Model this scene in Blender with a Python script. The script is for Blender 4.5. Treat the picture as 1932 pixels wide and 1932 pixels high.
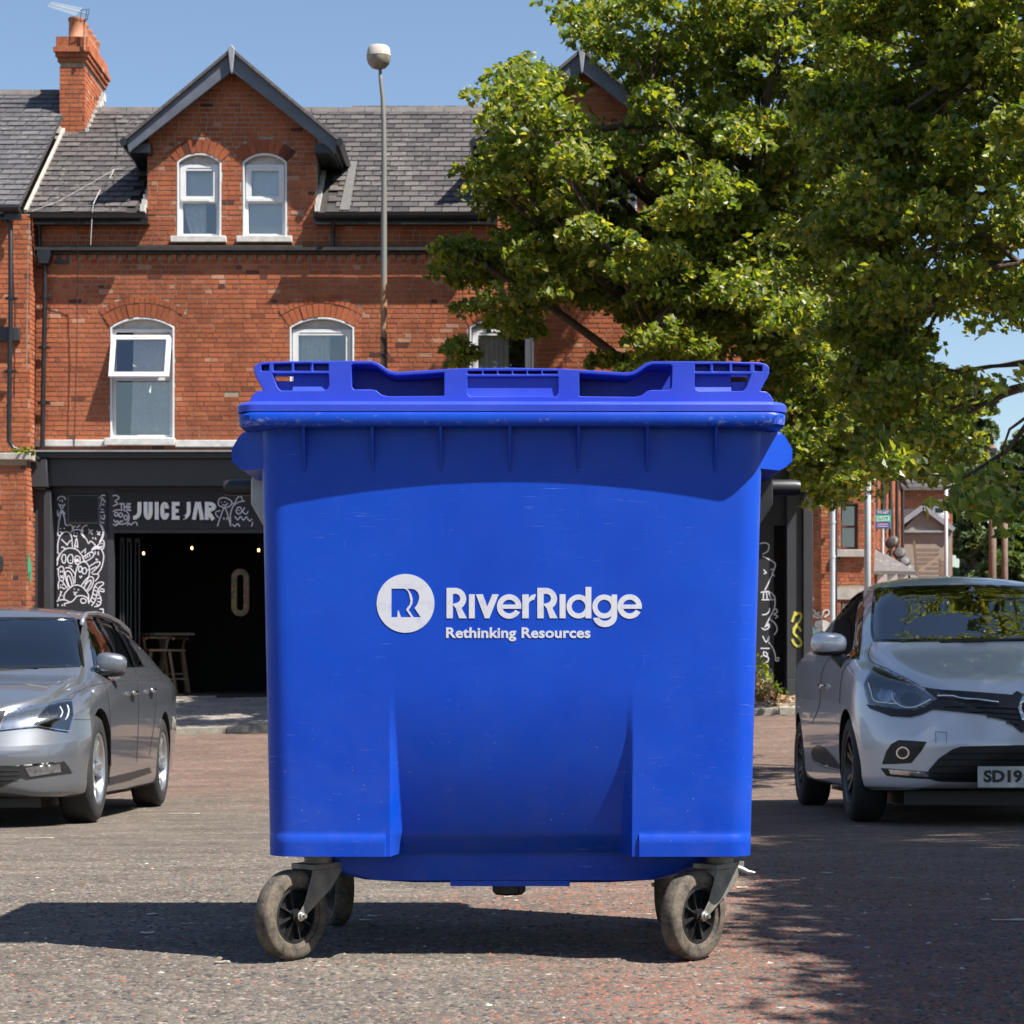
import bpy, bmesh, math, random
import numpy as np
from mathutils import Vector, Matrix
from mathutils.geometry import delaunay_2d_cdt
from mathutils.bvhtree import BVHTree
R = math.radians
rnd = random.Random(7)
rng = np.random.default_rng(11)
scene = bpy.context.scene
COL = scene.collection
for o in list(bpy.data.objects):
    bpy.data.objects.remove(o)

# ------------------------------------------------------------------ camera, sky, sun, exposure
CAM_H = 0.77
FPX = 4000.0          # focal length in units of a 1932-wide picture
HX, HY = 966.0, 1240.0
cam_data = bpy.data.cameras.new('camera')
cam_data.sensor_width = 36.0
cam_data.lens = 36.0 * FPX / 1932.0
cam_data.shift_y = (HY - 966.0) / 1932.0
cam_data.clip_start = 0.1
cam_data.clip_end = 3000
cam = bpy.data.objects.new('camera', cam_data)
COL.objects.link(cam)
cam.location = (0, 0, CAM_H)
cam.rotation_euler = (R(90), 0, 0)
cam_data.dof.use_dof = True
cam_data.dof.focus_distance = 6.4
cam_data.dof.aperture_fstop = 16.0
scene.camera = cam

LIGHT = Vector((-0.60, 0.335, -1.0)).normalized()
world = bpy.data.worlds.new('World')
scene.world = world
world.use_nodes = True
nt = world.node_tree
nt.nodes.clear()
sky = nt.nodes.new('ShaderNodeTexSky')
sky.sky_type = 'NISHITA'
sky.sun_disc = False
sky.sun_elevation = math.asin(-LIGHT.z)
sky.sun_rotation = math.atan2(-LIGHT.x, -LIGHT.y)
sky.altitude = 0
sky.air_density = 1.0
sky.dust_density = 0.7
sky.ozone_density = 2.5
bg = nt.nodes.new('ShaderNodeBackground')
bg.inputs[1].default_value = 0.067
wo = nt.nodes.new('ShaderNodeOutputWorld')
nt.links.new(sky.outputs[0], bg.inputs[0])
nt.links.new(bg.outputs[0], wo.inputs[0])
sun_d = bpy.data.lights.new('sun', 'SUN')
sun_d.energy = 5.0
sun_d.angle = R(0.53)
sun_d.color = (1.0, 0.95, 0.87)
sun = bpy.data.objects.new('sun', sun_d)
COL.objects.link(sun)
sun.rotation_euler = LIGHT.to_track_quat('-Z', 'Y').to_euler()
scene.view_settings.view_transform = 'Standard'
scene.view_settings.look = 'None'
scene.view_settings.exposure = 1.24
scene.view_settings.gamma = 1.0
scene.render.engine = 'CYCLES'
scene.cycles.max_bounces = 6
scene.cycles.diffuse_bounces = 3
scene.cycles.glossy_bounces = 3
scene.cycles.transmission_bounces = 4
scene.cycles.transparent_max_bounces = 12
scene.cycles.caustics_reflective = False
scene.cycles.caustics_refractive = False
scene.cycles.use_denoising = True

# ------------------------------------------------------------------ helpers
def P(px, py, D):
    """a point at distance D that shows at (px, py) of the 1932-pixel photograph"""
    return Vector(((px - HX) * D / FPX, D, CAM_H - (py - HY) * D / FPX))
def X(px, D): return (px - HX) * D / FPX
def Z(py, D): return CAM_H - (py - HY) * D / FPX

def link(o, parent=None, kind=None):
    COL.objects.link(o)
    if parent is not None:
        o.parent = parent
        if parent.type == 'EMPTY' and parent.get('_w'):
            o.matrix_parent_inverse = Matrix.Translation(-Vector(parent.location))
    if kind:
        o['kind'] = kind
    return o

def mesh(name, V, F, mat=None, parent=None, smooth=False, kind=None, bevel=0, segs=2, autos=None):
    me = bpy.data.meshes.new(name)
    me.from_pydata([tuple(v) for v in V], [], [tuple(f) for f in F])
    if mat is not None:
        for m in (mat if isinstance(mat, (list, tuple)) else [mat]):
            me.materials.append(m)
    o = bpy.data.objects.new(name, me)
    link(o, parent, kind)
    if smooth:
        me.shade_smooth()
    if autos is not None:
        me.shade_smooth()
        me.set_sharp_from_angle(angle=R(autos))
    if bevel:
        b = o.modifiers.new('bevel', 'BEVEL')
        b.width = bevel; b.segments = segs; b.limit_method = 'ANGLE'; b.angle_limit = R(35)
        me.shade_smooth()
        me.set_sharp_from_angle(angle=R(50))
    return o

def fast_mesh(name, V, F, mat, parent=None, kind=None, tone=None, smooth=False):
    """V (n,3) array, F (m,k) array with equal k; tone: per-face colour (m,3)"""
    me = bpy.data.meshes.new(name)
    V = np.asarray(V, dtype=np.float32); F = np.asarray(F, dtype=np.int32)
    m, k = F.shape
    me.vertices.add(len(V)); me.vertices.foreach_set('co', V.ravel())
    me.loops.add(m * k); me.loops.foreach_set('vertex_index', F.ravel())
    me.polygons.add(m)
    me.polygons.foreach_set('loop_start', np.arange(0, m * k, k, dtype=np.int32))
    me.update(calc_edges=True)
    if smooth: me.shade_smooth()
    else: me.shade_flat()
    if tone is not None:
        at = me.attributes.new('tone', 'FLOAT_COLOR', 'FACE')
        c = np.ones((m, 4), dtype=np.float32)
        c[:, :tone.shape[1]] = tone
        at.data.foreach_set('color', c.ravel())
    me.materials.append(mat)
    o = bpy.data.objects.new(name, me)
    return link(o, parent, kind)

def thing(name, label, cat, loc=(0, 0, 0), group=None, rotz=0, local=False):
    o = bpy.data.objects.new(name, None)
    o.empty_display_size = 0.2
    COL.objects.link(o)
    o.location = loc
    o.rotation_euler = (0, 0, rotz)
    if not local:
        o['_w'] = 1
    o['label'] = label; o['category'] = cat
    if group: o['group'] = group
    return o
def tag(o, label, cat, group=None):
    o['label'] = label; o['category'] = cat
    if group: o['group'] = group
    return o

class MB:
    def __init__(s): s.V = []; s.F = []
    def add(s, V, F):
        n = len(s.V); s.V += [tuple(v) for v in V]; s.F += [tuple(i + n for i in f) for f in F]; return s
    def box(s, x0, x1, y0, y1, z0, z1):
        V = [(x0,y0,z0),(x1,y0,z0),(x1,y1,z0),(x0,y1,z0),(x0,y0,z1),(x1,y0,z1),(x1,y1,z1),(x0,y1,z1)]
        return s.add(V, [(0,3,2,1),(4,5,6,7),(0,1,5,4),(1,2,6,5),(2,3,7,6),(3,0,4,7)])
    def bar(s, a, b, w, h=None, up=(0,0,1)):
        a = Vector(a); b = Vector(b); h = h or w
        d = (b - a).normalized(); u = Vector(up)
        if abs(d.dot(u)) > .99: u = Vector((1, 0, 0))
        r = d.cross(u).normalized(); u = r.cross(d)
        V = []
        for p in (a, b):
            for i, j in ((-1,-1),(1,-1),(1,1),(-1,1)):
                V.append(p + r * (i*w/2) + u * (j*h/2))
        return s.add(V, [(0,1,2,3),(7,6,5,4),(0,4,5,1),(1,5,6,2),(2,6,7,3),(3,7,4,0)])
    def tube(s, pts, r, n=8, cap=True):
        pts = [Vector(p) for p in pts]
        rs = r if isinstance(r, (list, tuple)) else [r] * len(pts)
        V = []; F = []
        prev = None
        for i, p in enumerate(pts):
            d = (pts[min(i+1, len(pts)-1)] - pts[max(i-1, 0)]).normalized()
            if prev is None:
                u = Vector((0, 0, 1)) if abs(d.z) < .9 else Vector((1, 0, 0))
                a = d.cross(u).normalized()
            else:
                a = (prev - d * prev.dot(d)).normalized()
            prev = a
            b = d.cross(a)
            for k in range(n):
                t = 2 * math.pi * k / n
                V.append(p + (a * math.cos(t) + b * math.sin(t)) * rs[i])
        for i in range(len(pts)-1):
            for k in range(n):
                F.append((i*n+k, i*n+(k+1)%n, (i+1)*n+(k+1)%n, (i+1)*n+k))
        if cap:
            F.append(tuple(range(n-1, -1, -1))); F.append(tuple((len(pts)-1)*n + k for k in range(n)))
        return s.add(V, F)
    def prism(s, poly, y0, y1):
        """poly in (x,z), extruded y0..y1"""
        n = len(poly)
        V = [(x, y0, z) for x, z in poly] + [(x, y1, z) for x, z in poly]
        F = [tuple(range(n)), tuple(range(2*n-1, n-1, -1))]
        F += [(i, i+n, (i+1)%n+n, (i+1)%n) for i in range(n)]
        return s.add(V, F)
    def lathe(s, prof, n=32, c=(0,0,0), axis='z', closed=False):
        V = []; F = []; m = len(prof)
        for r, h in prof:
            for k in range(n):
                t = 2*math.pi*k/n
                a, b = r*math.cos(t), r*math.sin(t)
                v = (a, b, h) if axis == 'z' else ((h, a, b) if axis == 'x' else (a, h, b))
                V.append((v[0]+c[0], v[1]+c[1], v[2]+c[2]))
        for i in range(m if closed else m-1):
            j = (i+1) % m
            for k in range(n):
                F.append((i*n+k, i*n+(k+1)%n, j*n+(k+1)%n, j*n+k))
        return s.add(V, F)
    def xf(s, M, start=0):
        s.V = s.V[:start] + [tuple(M @ Vector(v)) for v in s.V[start:]]; return s
    def obj(s, name, mat, parent=None, recalc=True, **k):
        o = mesh(name, s.V, s.F, mat, parent, **k)
        if recalc:
            bm = bmesh.new(); bm.from_mesh(o.data)
            bmesh.ops.recalc_face_normals(bm, faces=bm.faces)
            bm.to_mesh(o.data); bm.free()
        return o

def area2(p):
    return sum(p[i][0]*p[(i+1)%len(p)][1]-p[(i+1)%len(p)][0]*p[i][1] for i in range(len(p)))/2
def inpoly(x, y, p):
    c = False; n = len(p); j = n-1
    for i in range(n):
        if (p[i][1] > y) != (p[j][1] > y) and x < (p[j][0]-p[i][0])*(y-p[i][1])/(p[j][1]-p[i][1])+p[i][0]:
            c = not c
        j = i
    return c
def cdt(outer, holes=(), extra=()):
    pts = []; edges = []
    for lp in [outer] + list(holes):
        n = len(pts); k = len(lp)
        pts += [Vector((a, b)) for a, b in lp]
        edges += [(n+i, n+(i+1)%k) for i in range(k)]
    pts += [Vector(e) for e in extra]
    r = delaunay_2d_cdt(pts, edges, [], 0, 1e-6)
    V = [(v.x, v.y) for v in r[0]]; F = []
    for f in r[2]:
        cx = sum(V[i][0] for i in f)/len(f); cy = sum(V[i][1] for i in f)/len(f)
        if inpoly(cx, cy, outer) and not any(inpoly(cx, cy, h) for h in holes):
            f = list(f)
            if area2([V[i] for i in f]) < 0: f.reverse()
            F.append(f)
    return V, F
def plate(mb, outer, holes, y0, y1, xf=None):
    """2-D polygon with holes in (x,z), front at y0 (towards camera), back at y1"""
    V2, F2 = cdt(outer, holes)
    n = len(V2)
    V = [(a, y0, b) for a, b in V2] + [(a, y1, b) for a, b in V2]
    F = [tuple(f) for f in F2] + [tuple(i+n for i in reversed(f)) for f in F2]
    cnt = {}
    for f in F2:
        for i in range(len(f)):
            a, b = f[i], f[(i+1) % len(f)]
            cnt[(a, b)] = 1
    for (a, b) in cnt:
        if (b, a) not in cnt:
            F.append((b, a, a+n, b+n))
    if xf: V = [xf(v) for v in V]
    mb.add(V, F)
    return mb
def arc(cx, cy, rx, ry, a0, a1, n=10):
    return [(cx+rx*math.cos(R(a0+(a1-a0)*i/n)), cy+ry*math.sin(R(a0+(a1-a0)*i/n))) for i in range(n+1)]
def smooth_path(pts, sub=4, closed=False):
    out = []; n = len(pts)
    rngi = range(n if closed else n-1)
    for i in rngi:
        g = (lambda k: pts[k % n]) if closed else (lambda k: pts[max(0, min(n-1, k))])
        p0, p1, p2, p3 = g(i-1), g(i), g(i+1), g(i+2)
        for j in range(sub):
            t = j/sub
            out.append(tuple(0.5*((2*b)+(-a+c)*t+(2*a-5*b+4*c-d)*t*t+(-a+3*b-3*c+d)*t**3) for a, b, c, d in zip(p0, p1, p2, p3)))
    if not closed: out.append(tuple(pts[-1]))
    return out
def ribbon(pts, w, closed=False):
    """2-D outline quads of a stroke: list of quads"""
    p = [Vector((a, b)) for a, b in pts]; n = len(p); L = []; Rr = []
    for i in range(n):
        a = p[(i-1) % n] if (closed or i > 0) else None
        b = p[(i+1) % n] if (closed or i < n-1) else None
        d1 = (p[i]-a).normalized() if a is not None else None
        d2 = (b-p[i]).normalized() if b is not None else None
        if d1 is None: d1 = d2
        if d2 is None: d2 = d1
        n1 = Vector((-d1.y, d1.x)); n2 = Vector((-d2.y, d2.x))
        m = (n1+n2)
        if m.length < .2: m = n1
        m.normalize()
        k = min(2.0, 1/max(.3, m.dot(n1)))
        L.append(p[i]+m*(w/2*k)); Rr.append(p[i]-m*(w/2*k))
    q = []
    for i in range(n if closed else n-1):
        j = (i+1) % n
        q.append((L[i], Rr[i], Rr[j], L[j]))
    return q
def stroke3(mb, pts, w, y, t=0.004, closed=False, f=None, jitter=[0]):
    """extrude a stroke (x,z) to a raised ribbon at depth y, thickness t"""
    jitter[0] = (jitter[0]+1) % 9
    y = y - jitter[0]*0.0002
    ff = f or (lambda x, z: y)
    p = [Vector((a, b)) for a, b in pts]
    quads = ribbon(pts, w, closed)
    V = []; F = []
    n = len(quads)
    Ls = [q[0] for q in quads] + ([quads[-1][3]] if not closed else [])
    Rs = [q[1] for q in quads] + ([quads[-1][2]] if not closed else [])
    m = len(Ls)
    for a, b in zip(Ls, Rs):
        ya = ff(a.x, a.y) - jitter[0]*0.00015 if f else y
        yb = ff(b.x, b.y) - jitter[0]*0.00015 if f else y
        V += [(a.x, ya-t, a.y), (b.x, yb-t, b.y), (b.x, yb, b.y), (a.x, ya, a.y)]
    for i in range(m if closed else m-1):
        j = (i+1) % m
        for k in range(4):
            F.append((i*4+k, i*4+(k+1)%4, j*4+(k+1)%4, j*4+k))
    if not closed:
        F.append((3, 2, 1, 0)); F.append(tuple((m-1)*4+k for k in range(4)))
    mb.add(V, F)

def text_mesh(s, size, bold=0.0, sx=1.0, spacing=1.0):
    """outline text as 2-D triangles (list V2, F)"""
    cu = bpy.data.curves.new('lettering', 'FONT')
    cu.body = s; cu.size = size; cu.offset = bold; cu.space_character = spacing
    cu.resolution_u = 3
    o = bpy.data.objects.new('lettering_tmp', cu); COL.objects.link(o)
    dg = bpy.context.evaluated_depsgraph_get(); dg.update()
    me = bpy.data.meshes.new_from_object(o.evaluated_get(dg))
    V = [(v.co.x*sx, v.co.y) for v in me.vertices]
    F = [list(p.vertices) for p in me.polygons]
    bpy.data.objects.remove(o); bpy.data.curves.remove(cu); bpy.data.meshes.remove(me)
    return V, F
def text_obj(s, x0, x1, z0, z1, y, mat, parent, bold=0.0, t=0.003, f=None, name='lettering', spacing=1.0, xf=None):
    """lettering whose ink fills x0..x1, z0..z1"""
    V, F = text_mesh(s, 1.0, bold, 1.0, spacing)
    xs = [v[0] for v in V]; zs = [v[1] for v in V]
    ax, bx, az, bz = min(xs), max(xs), min(zs), max(zs)
    V = [(x0+(x-ax)/(bx-ax)*(x1-x0), z0+(z-az)/(bz-az)*(z1-z0)) for x, z in V]
    F = [f2 if area2([V[i] for i in f2]) > 0 else f2[::-1] for f2 in F]
    n = len(V); cnt = {}
    for f2 in F:
        for i in range(len(f2)): cnt[(f2[i], f2[(i+1) % len(f2)])] = 1
    ff = f or (lambda a, b: y)
    VV = [(a, ff(a, b)-t, b) for a, b in V] + [(a, ff(a, b)+.001, b) for a, b in V]
    FF = [tuple(f2) for f2 in F]
    for (a, b) in cnt:
        if (b, a) not in cnt: FF.append((b, a, a+n, b+n))
    if xf: VV = [xf(v) for v in VV]
    return mesh(name, VV, FF, mat, parent)

# ------------------------------------------------------------------ materials
def nodes_of(name):
    m = bpy.data.materials.new(name); m.use_nodes = True
    t = m.node_tree; t.nodes.clear()
    out = t.nodes.new('ShaderNodeOutputMaterial')
    b = t.nodes.new('ShaderNodeBsdfPrincipled')
    t.links.new(b.outputs[0], out.inputs[0])
    return m, t, b, out
def N(t, typ, **k):
    n = t.nodes.new(typ)
    for a, v in k.items():
        if a.startswith('i_'):
            n.inputs[a[2:].replace('_', ' ')].default_value = v
        else: setattr(n, a, v)
    return n
def tc(t): return N(t, 'ShaderNodeTexCoord').outputs['Object']
def noise(t, vec, scale, detail=4, rough=.55):
    n = N(t, 'ShaderNodeTexNoise'); n.inputs['Scale'].default_value = scale
    n.inputs['Detail'].default_value = detail; n.inputs['Roughness'].default_value = rough
    t.links.new(vec, n.inputs['Vector']); return n.outputs['Fac']
def ramp(t, fac, stops, interp='LINEAR'):
    r = N(t, 'ShaderNodeValToRGB'); r.color_ramp.interpolation = interp
    while len(r.color_ramp.elements) < len(stops): r.color_ramp.elements.new(.5)
    for e, (p, c) in zip(r.color_ramp.elements, stops):
        e.position = p; e.color = (c, c, c, 1) if isinstance(c, (int, float)) else (*c, 1)
    t.links.new(fac, r.inputs[0]); return r.outputs[0]
def mixc(t, fac, a, b, mode='MIX'):
    m = N(t, 'ShaderNodeMix', data_type='RGBA', blend_type=mode)
    for s, v in ((0, fac), (6, a), (7, b)):
        if isinstance(v, (int, float)): m.inputs[s].default_value = v if s == 0 else (v, v, v, 1)
        elif isinstance(v, tuple): m.inputs[s].default_value = (*v, 1)
        else: t.links.new(v, m.inputs[s])
    return m.outputs[2]
def math_n(t, op, a, b=None, clamp=False):
    m = N(t, 'ShaderNodeMath', operation=op); m.use_clamp = clamp
    for i, v in enumerate((a, b)):
        if v is None: continue
        if isinstance(v, (int, float)): m.inputs[i].default_value = v
        else: t.links.new(v, m.inputs[i])
    return m.outputs[0]
def bump(t, b, h, strength=.3, dist=.01):
    n = N(t, 'ShaderNodeBump'); n.inputs['Strength'].default_value = strength
    n.inputs['Distance'].default_value = dist
    t.links.new(h, n.inputs['Height']); t.links.new(n.outputs[0], b.inputs['Normal'])
def mapping(t, vec, s):
    m = N(t, 'ShaderNodeMapping'); m.inputs['Scale'].default_value = s
    t.links.new(vec, m.inputs[0]); return m.outputs[0]
def simple(name, c, rough=.6, metal=0, var=.15, scale=6, bmp=0, bscale=60, coat=0, spec=.5, dist=.004):
    m, t, b, out = nodes_of(name)
    v = tc(t)
    n = noise(t, v, scale)
    f = ramp(t, n, [(.3, 1-var), (.7, 1+var)])
    t.links.new(mixc(t, 1.0, (c[0], c[1], c[2]), f, 'MULTIPLY'), b.inputs['Base Color'])
    b.inputs['Roughness'].default_value = rough
    b.inputs['Metallic'].default_value = metal
    b.inputs['Specular IOR Level'].default_value = spec
    b.inputs['Coat Weight'].default_value = coat
    if coat: b.inputs['Coat Roughness'].default_value = .04
    if bmp: bump(t, b, noise(t, v, bscale, 5), bmp, dist)
    return m

MAT = {}
MAT['white_frame'] = simple('white_upvc', (.60, .61, .62), .35, var=.06)
MAT['white_paint'] = simple('weathered_white_paint', (.47, .46, .44), .6, var=.2, scale=9, bmp=.2)
MAT['black_paint'] = simple('black_gloss_paint', (.012, .013, .016), .35, var=.3)
MAT['charcoal'] = simple('charcoal_shopfront_paint', (.028, .029, .035), .55, var=.12, scale=3)
MAT['blackboard'] = simple('black_mural_panel', (.010, .011, .015), .6, var=.2)
MAT['chalk'] = simple('white_mural_paint', (.62, .60, .66), .7, var=.08)
MAT['sign_white'] = simple('sign_letter_white', (.82, .82, .80), .5, var=.05)
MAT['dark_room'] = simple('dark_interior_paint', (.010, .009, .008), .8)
MAT['barge'] = simple('slate_blue_bargeboard_paint', (.085, .098, .125), .5, var=.25, scale=4)
MAT['wood'] = simple('pale_stool_wood', (.24, .145, .08), .5, var=.25, scale=14)
MAT['terracotta'] = simple('chimney_pot_terracotta', (.38, .15, .08), .75, var=.25, scale=8, bmp=.3)
MAT['mortar'] = simple('lime_mortar', (.29, .225, .17), .9, var=.25, scale=20, bmp=.4, bscale=90)
MAT['concrete'] = simple('grey_concrete', (.34, .31, .28), .9, var=.2, scale=5, bmp=.4, bscale=60)
MAT['render'] = simple('grey_brown_render', (.24, .21, .17), .9, var=.15, scale=3, bmp=.3)
MAT['galv'] = simple('galvanised_steel', (.34, .35, .34), .45, metal=.7, var=.2, scale=12)
MAT['zinc'] = simple('zinc_plated_bolt', (.62, .60, .56), .28, metal=.9, var=.15, scale=30)
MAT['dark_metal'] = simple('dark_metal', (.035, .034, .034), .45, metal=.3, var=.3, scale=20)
MAT['rubber_black'] = simple('car_tyre_rubber', (.016, .016, .017), .75, var=.3, scale=30, bmp=.3)
MAT['plastic_black'] = simple('black_plastic_trim', (.012, .012, .013), .45, var=.2, scale=20)
MAT['gloss_black'] = simple('gloss_black_trim', (.008, .008, .009), .12, var=.1)
MAT['chrome'] = simple('bright_chrome', (.75, .76, .78), .12, metal=1, var=.05)
MAT['alloy'] = simple('silver_alloy', (.50, .51, .53), .25, metal=.85, var=.08)
MAT['dark_alloy'] = simple('dark_alloy', (.05, .05, .055), .35, metal=.6, var=.1)
MAT['bark'] = simple('tree_bark', (.075, .055, .040), .95, var=.4, scale=9, bmp=.8, bscale=25, dist=.02)
MAT['pole_wood'] = simple('weathered_pole_wood', (.17, .115, .085), .85, var=.2, scale=8, bmp=.4)
MAT['lamp_grey'] = simple('pale_grey_column_paint', (.42, .45, .48), .5, var=.08)
MAT['net'] = simple('net_curtain', (.85, .85, .84), .9, var=.1, scale=20)
MAT['blind'] = simple('roller_blind', (.84, .85, .84), .8, var=.04)
MAT['room'] = simple('dim_room', (.035, .04, .045), .9, var=.1)
# ------------------------------------------------------------------ ground
_gy = np.arange(-40, 60, .1)
_gz = np.interp(_gy, [-40, 6.6, 10, 12.7, 13.6, 15.2, 16.4, 18.5, 21, 24, 28, 40], [0, 0, -.13, -.235, -.264, -.32, -.355, -.372, -.345, -.25, -.10, -.02])
_k = np.hanning(25); _k /= _k.sum()
_gs = np.convolve(np.pad(_gz, 12, mode='edge'), _k, mode='valid')
def gz(x, y):
    b = np.interp(y, _gy, _gs)
    return b + np.interp(y, [8, 13, 28], [0, .010, .026]) * np.clip(x, -8, 8)
def kerb_y(x): return 28.1 + .16 * np.clip(x, -20, 20)

def red_mask(t, v):
    """0..1: where the red-chip surfacing shows"""
    s = N(t, 'ShaderNodeSeparateXYZ'); t.links.new(v, s.inputs[0])
    n = noise(t, v, .8, 3); n2 = noise(t, v, 3.5, 4)
    xx = math_n(t, 'ADD', s.outputs[0], math_n(t, 'MULTIPLY', math_n(t, 'SUBTRACT', n2, .5), .5))
    a = ramp(t, math_n(t, 'MULTIPLY_ADD', xx, .5, True), [(.42, 0), (.60, 1)])
    m = N(t, 'ShaderNodeMapRange'); t.links.new(xx, m.inputs[0]); m.inputs[1].default_value = -.12; m.inputs[2].default_value = .16
    far = N(t, 'ShaderNodeMapRange'); t.links.new(math_n(t, 'ADD', s.outputs[1], math_n(t, 'MULTIPLY', math_n(t, 'SUBTRACT', n, .5), 9)), far.inputs[0])
    far.inputs[1].default_value = 15.5; far.inputs[2].default_value = 19
    return math_n(t, 'MAXIMUM', math_n(t, 'MULTIPLY', m.outputs[0], ramp(t, n, [(.30, .55), (.6, 1)])), far.outputs[0], True)

def make_road():
    m, t, b, out = nodes_of('worn_chipped_asphalt')
    v = tc(t)
    vo = N(t, 'ShaderNodeTexVoronoi', feature='F1'); vo.inputs['Scale'].default_value = 40
    vo.inputs['Randomness'].default_value = 1
    wn = N(t, 'ShaderNodeTexNoise'); wn.inputs['Scale'].default_value = 30
    t.links.new(v, wn.inputs['Vector'])
    vv = N(t, 'ShaderNodeVectorMath', operation='MULTIPLY_ADD'); t.links.new(wn.outputs['Color'], vv.inputs[0])
    vv.inputs[1].default_value = (.02, .02, .02); t.links.new(v, vv.inputs[2])
    t.links.new(vv.outputs[0], vo.inputs['Vector'])
    rm = red_mask(t, v)
    sep = N(t, 'ShaderNodeSeparateColor'); t.links.new(vo.outputs['Color'], sep.inputs[0])
    grey = ramp(t, sep.outputs[0], [(0, (.045, .042, .042)), (.35, (.085, .078, .074)), (.6, (.135, .118, .10)), (.85, (.19, .155, .125)), (1, (.36, .33, .29))])
    red = ramp(t, sep.outputs[0], [(0, (.040, .038, .040)), (.28, (.075, .068, .066)), (.46, (.11, .085, .07)), (.50, (.19, .072, .045)), (.82, (.25, .095, .060)), (.86, (.17, .13, .10)), (.97, (.20, .165, .13)), (1, (.40, .36, .31))])
    chip = mixc(t, rm, grey, red)
    matrix = mixc(t, rm, (.110, .090, .072), (.125, .088, .068))
    stone = ramp(t, vo.outputs['Distance'], [(.30, 1), (.48, 0)])
    present = ramp(t, sep.outputs[1], [(.10, 0), (.2, 1)])
    col = mixc(t, math_n(t, 'MULTIPLY', stone, present), matrix, chip)
    big = ramp(t, noise(t, v, 1.3, 5), [(.3, .84), (.7, 1.12)])
    mot = ramp(t, noise(t, v, 11, 7, .7), [(.34, .70), (.66, 1.24)])
    mot2 = ramp(t, noise(t, mapping(t, v, (.5, 1.3, 1)), 2.3, 5, .65), [(.36, .80), (.64, 1.14)])
    col = mixc(t, 1, mixc(t, 1, col, mot, 'MULTIPLY'), mot2, 'MULTIPLY')
    mp = mapping(t, v, (.25, 2.2, 1))
    streak = ramp(t, noise(t, mp, 1.2, 4), [(.35, .94), (.65, 1.05)])
    col = mixc(t, 1, mixc(t, 1, col, big, 'MULTIPLY'), streak, 'MULTIPLY')
    t.links.new(col, b.inputs['Base Color'])
    b.inputs['Roughness'].default_value = .88
    b.inputs['Specular IOR Level'].default_value = .3
    h = math_n(t, 'MULTIPLY', ramp(t, vo.outputs['Distance'], [(0, 1), (.55, 0)]), present)
    h2 = math_n(t, 'ADD', h, math_n(t, 'MULTIPLY', noise(t, v, 150, 4), .5))
    bump(t, b, h2, .55, .006)
    return m
MAT['road'] = make_road()

def make_chip():
    m, t, b, out = nodes_of('stone_chip')
    a = N(t, 'ShaderNodeAttribute', attribute_name='tone')
    v = tc(t)
    t.links.new(mixc(t, 1, a.outputs['Color'], ramp(t, noise(t, v, 260, 3), [(.3, .75), (.7, 1.25)]), 'MULTIPLY'), b.inputs['Base Color'])
    b.inputs['Roughness'].default_value = .85
    return m
MAT['chip'] = make_chip()

# road: dense sheet in view, coarse beyond
xs = np.concatenate([[-600, -200, -60], np.arange(-24, 24.1, .5), [60, 200, 600]])
ys = np.concatenate([[-300, -60], np.arange(-12, 60.1, .25), [90, 200, 500, 1500]])
XX, YY = np.meshgrid(xs, ys)
ZZ = gz(XX, YY)
ZZ = np.where(YY > kerb_y(XX) + .05, ZZ - .02, ZZ)
Vg = np.stack([XX.ravel(), YY.ravel(), ZZ.ravel()], 1)
nx = len(xs); ii = np.arange(len(ys)-1)[:, None]*nx + np.arange(nx-1)[None, :]
Fg = np.stack([ii, ii+1, ii+nx+1, ii+nx], -1).reshape(-1, 4)
road = fast_mesh('road', Vg, Fg, MAT['road'], kind='structure', smooth=True)

# stone chips lying proud of the near road surface
def chips(name, n, ymin, ymax, smin, smax, frac_pale, seed, litter=False):
    g = np.random.default_rng(seed)
    u = g.random(n)
    y = 1/(1/ymin + u*(1/ymax-1/ymin)) if ymin > 0 else ymin + u*(ymax-ymin)
    x = (g.random(n)*2-1) * (y*.255+.15)
    red = np.clip((x + .28*np.sin(y*2.1) + .15*np.sin(x*9+y*5) + .25)/.55, 0, 1)*.62+.06
    z = gz(x, y)
    s = smin + (smax-smin)*g.random(n)**2
    ang = g.random(n)*6.283
    ratio = .45 + .5*g.random(n)
    hh = s*(.14+.24*g.random(n))
    k = 6
    V = np.zeros((n, k+1, 3)); 
    for j in range(k):
        a = ang + j*2*np.pi/k
        rr = s*(.75+.5*g.random(n))
        lx = np.cos(a)*rr; ly = np.sin(a)*rr*ratio
        V[:, j] = np.stack([x+lx, y+ly, z-.0012+0*z], 1)
    V[:, k] = np.stack([x+(g.random(n)-.5)*s*.6, y+(g.random(n)-.5)*s*.5, z+hh], 1)
    base = (np.arange(n)*(k+1))[:, None, None]
    F = np.array([[j, (j+1) % k, k] for j in range(k)])[None] + base
    isred = g.random(n) < red
    t0 = g.random(n)[:, None]
    greys = np.array([.04, .038, .038])*(1-t0) + np.array([.165, .14, .115])*t0
    reds = np.array([.13, .058, .042])*(1-t0) + np.array([.23, .088, .056])*t0
    c = np.where(isred[:, None], reds, greys)
    pale = g.random(n) < frac_pale
    c = np.where(pale[:, None], np.array([.50, .46, .40])*(.6+.4*t0), c)
    dark = g.random(n) < .10
    c = np.where(dark[:, None], np.array([.03, .03, .03]), c)
    return fast_mesh(name, V.reshape(-1, 3), F.reshape(-1, 3), MAT['chip'], kind='stuff', tone=np.repeat(c, k, 0))
ch = chips('stone_chips', 62000, 4.1, 10.0, .0042, .0135, .003, 3)
ch.parent = road
gr_o = chips('loose_gravel', 700, 4.3, 16, .003, .010, .12, 5)
gr_o.parent = road
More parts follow.
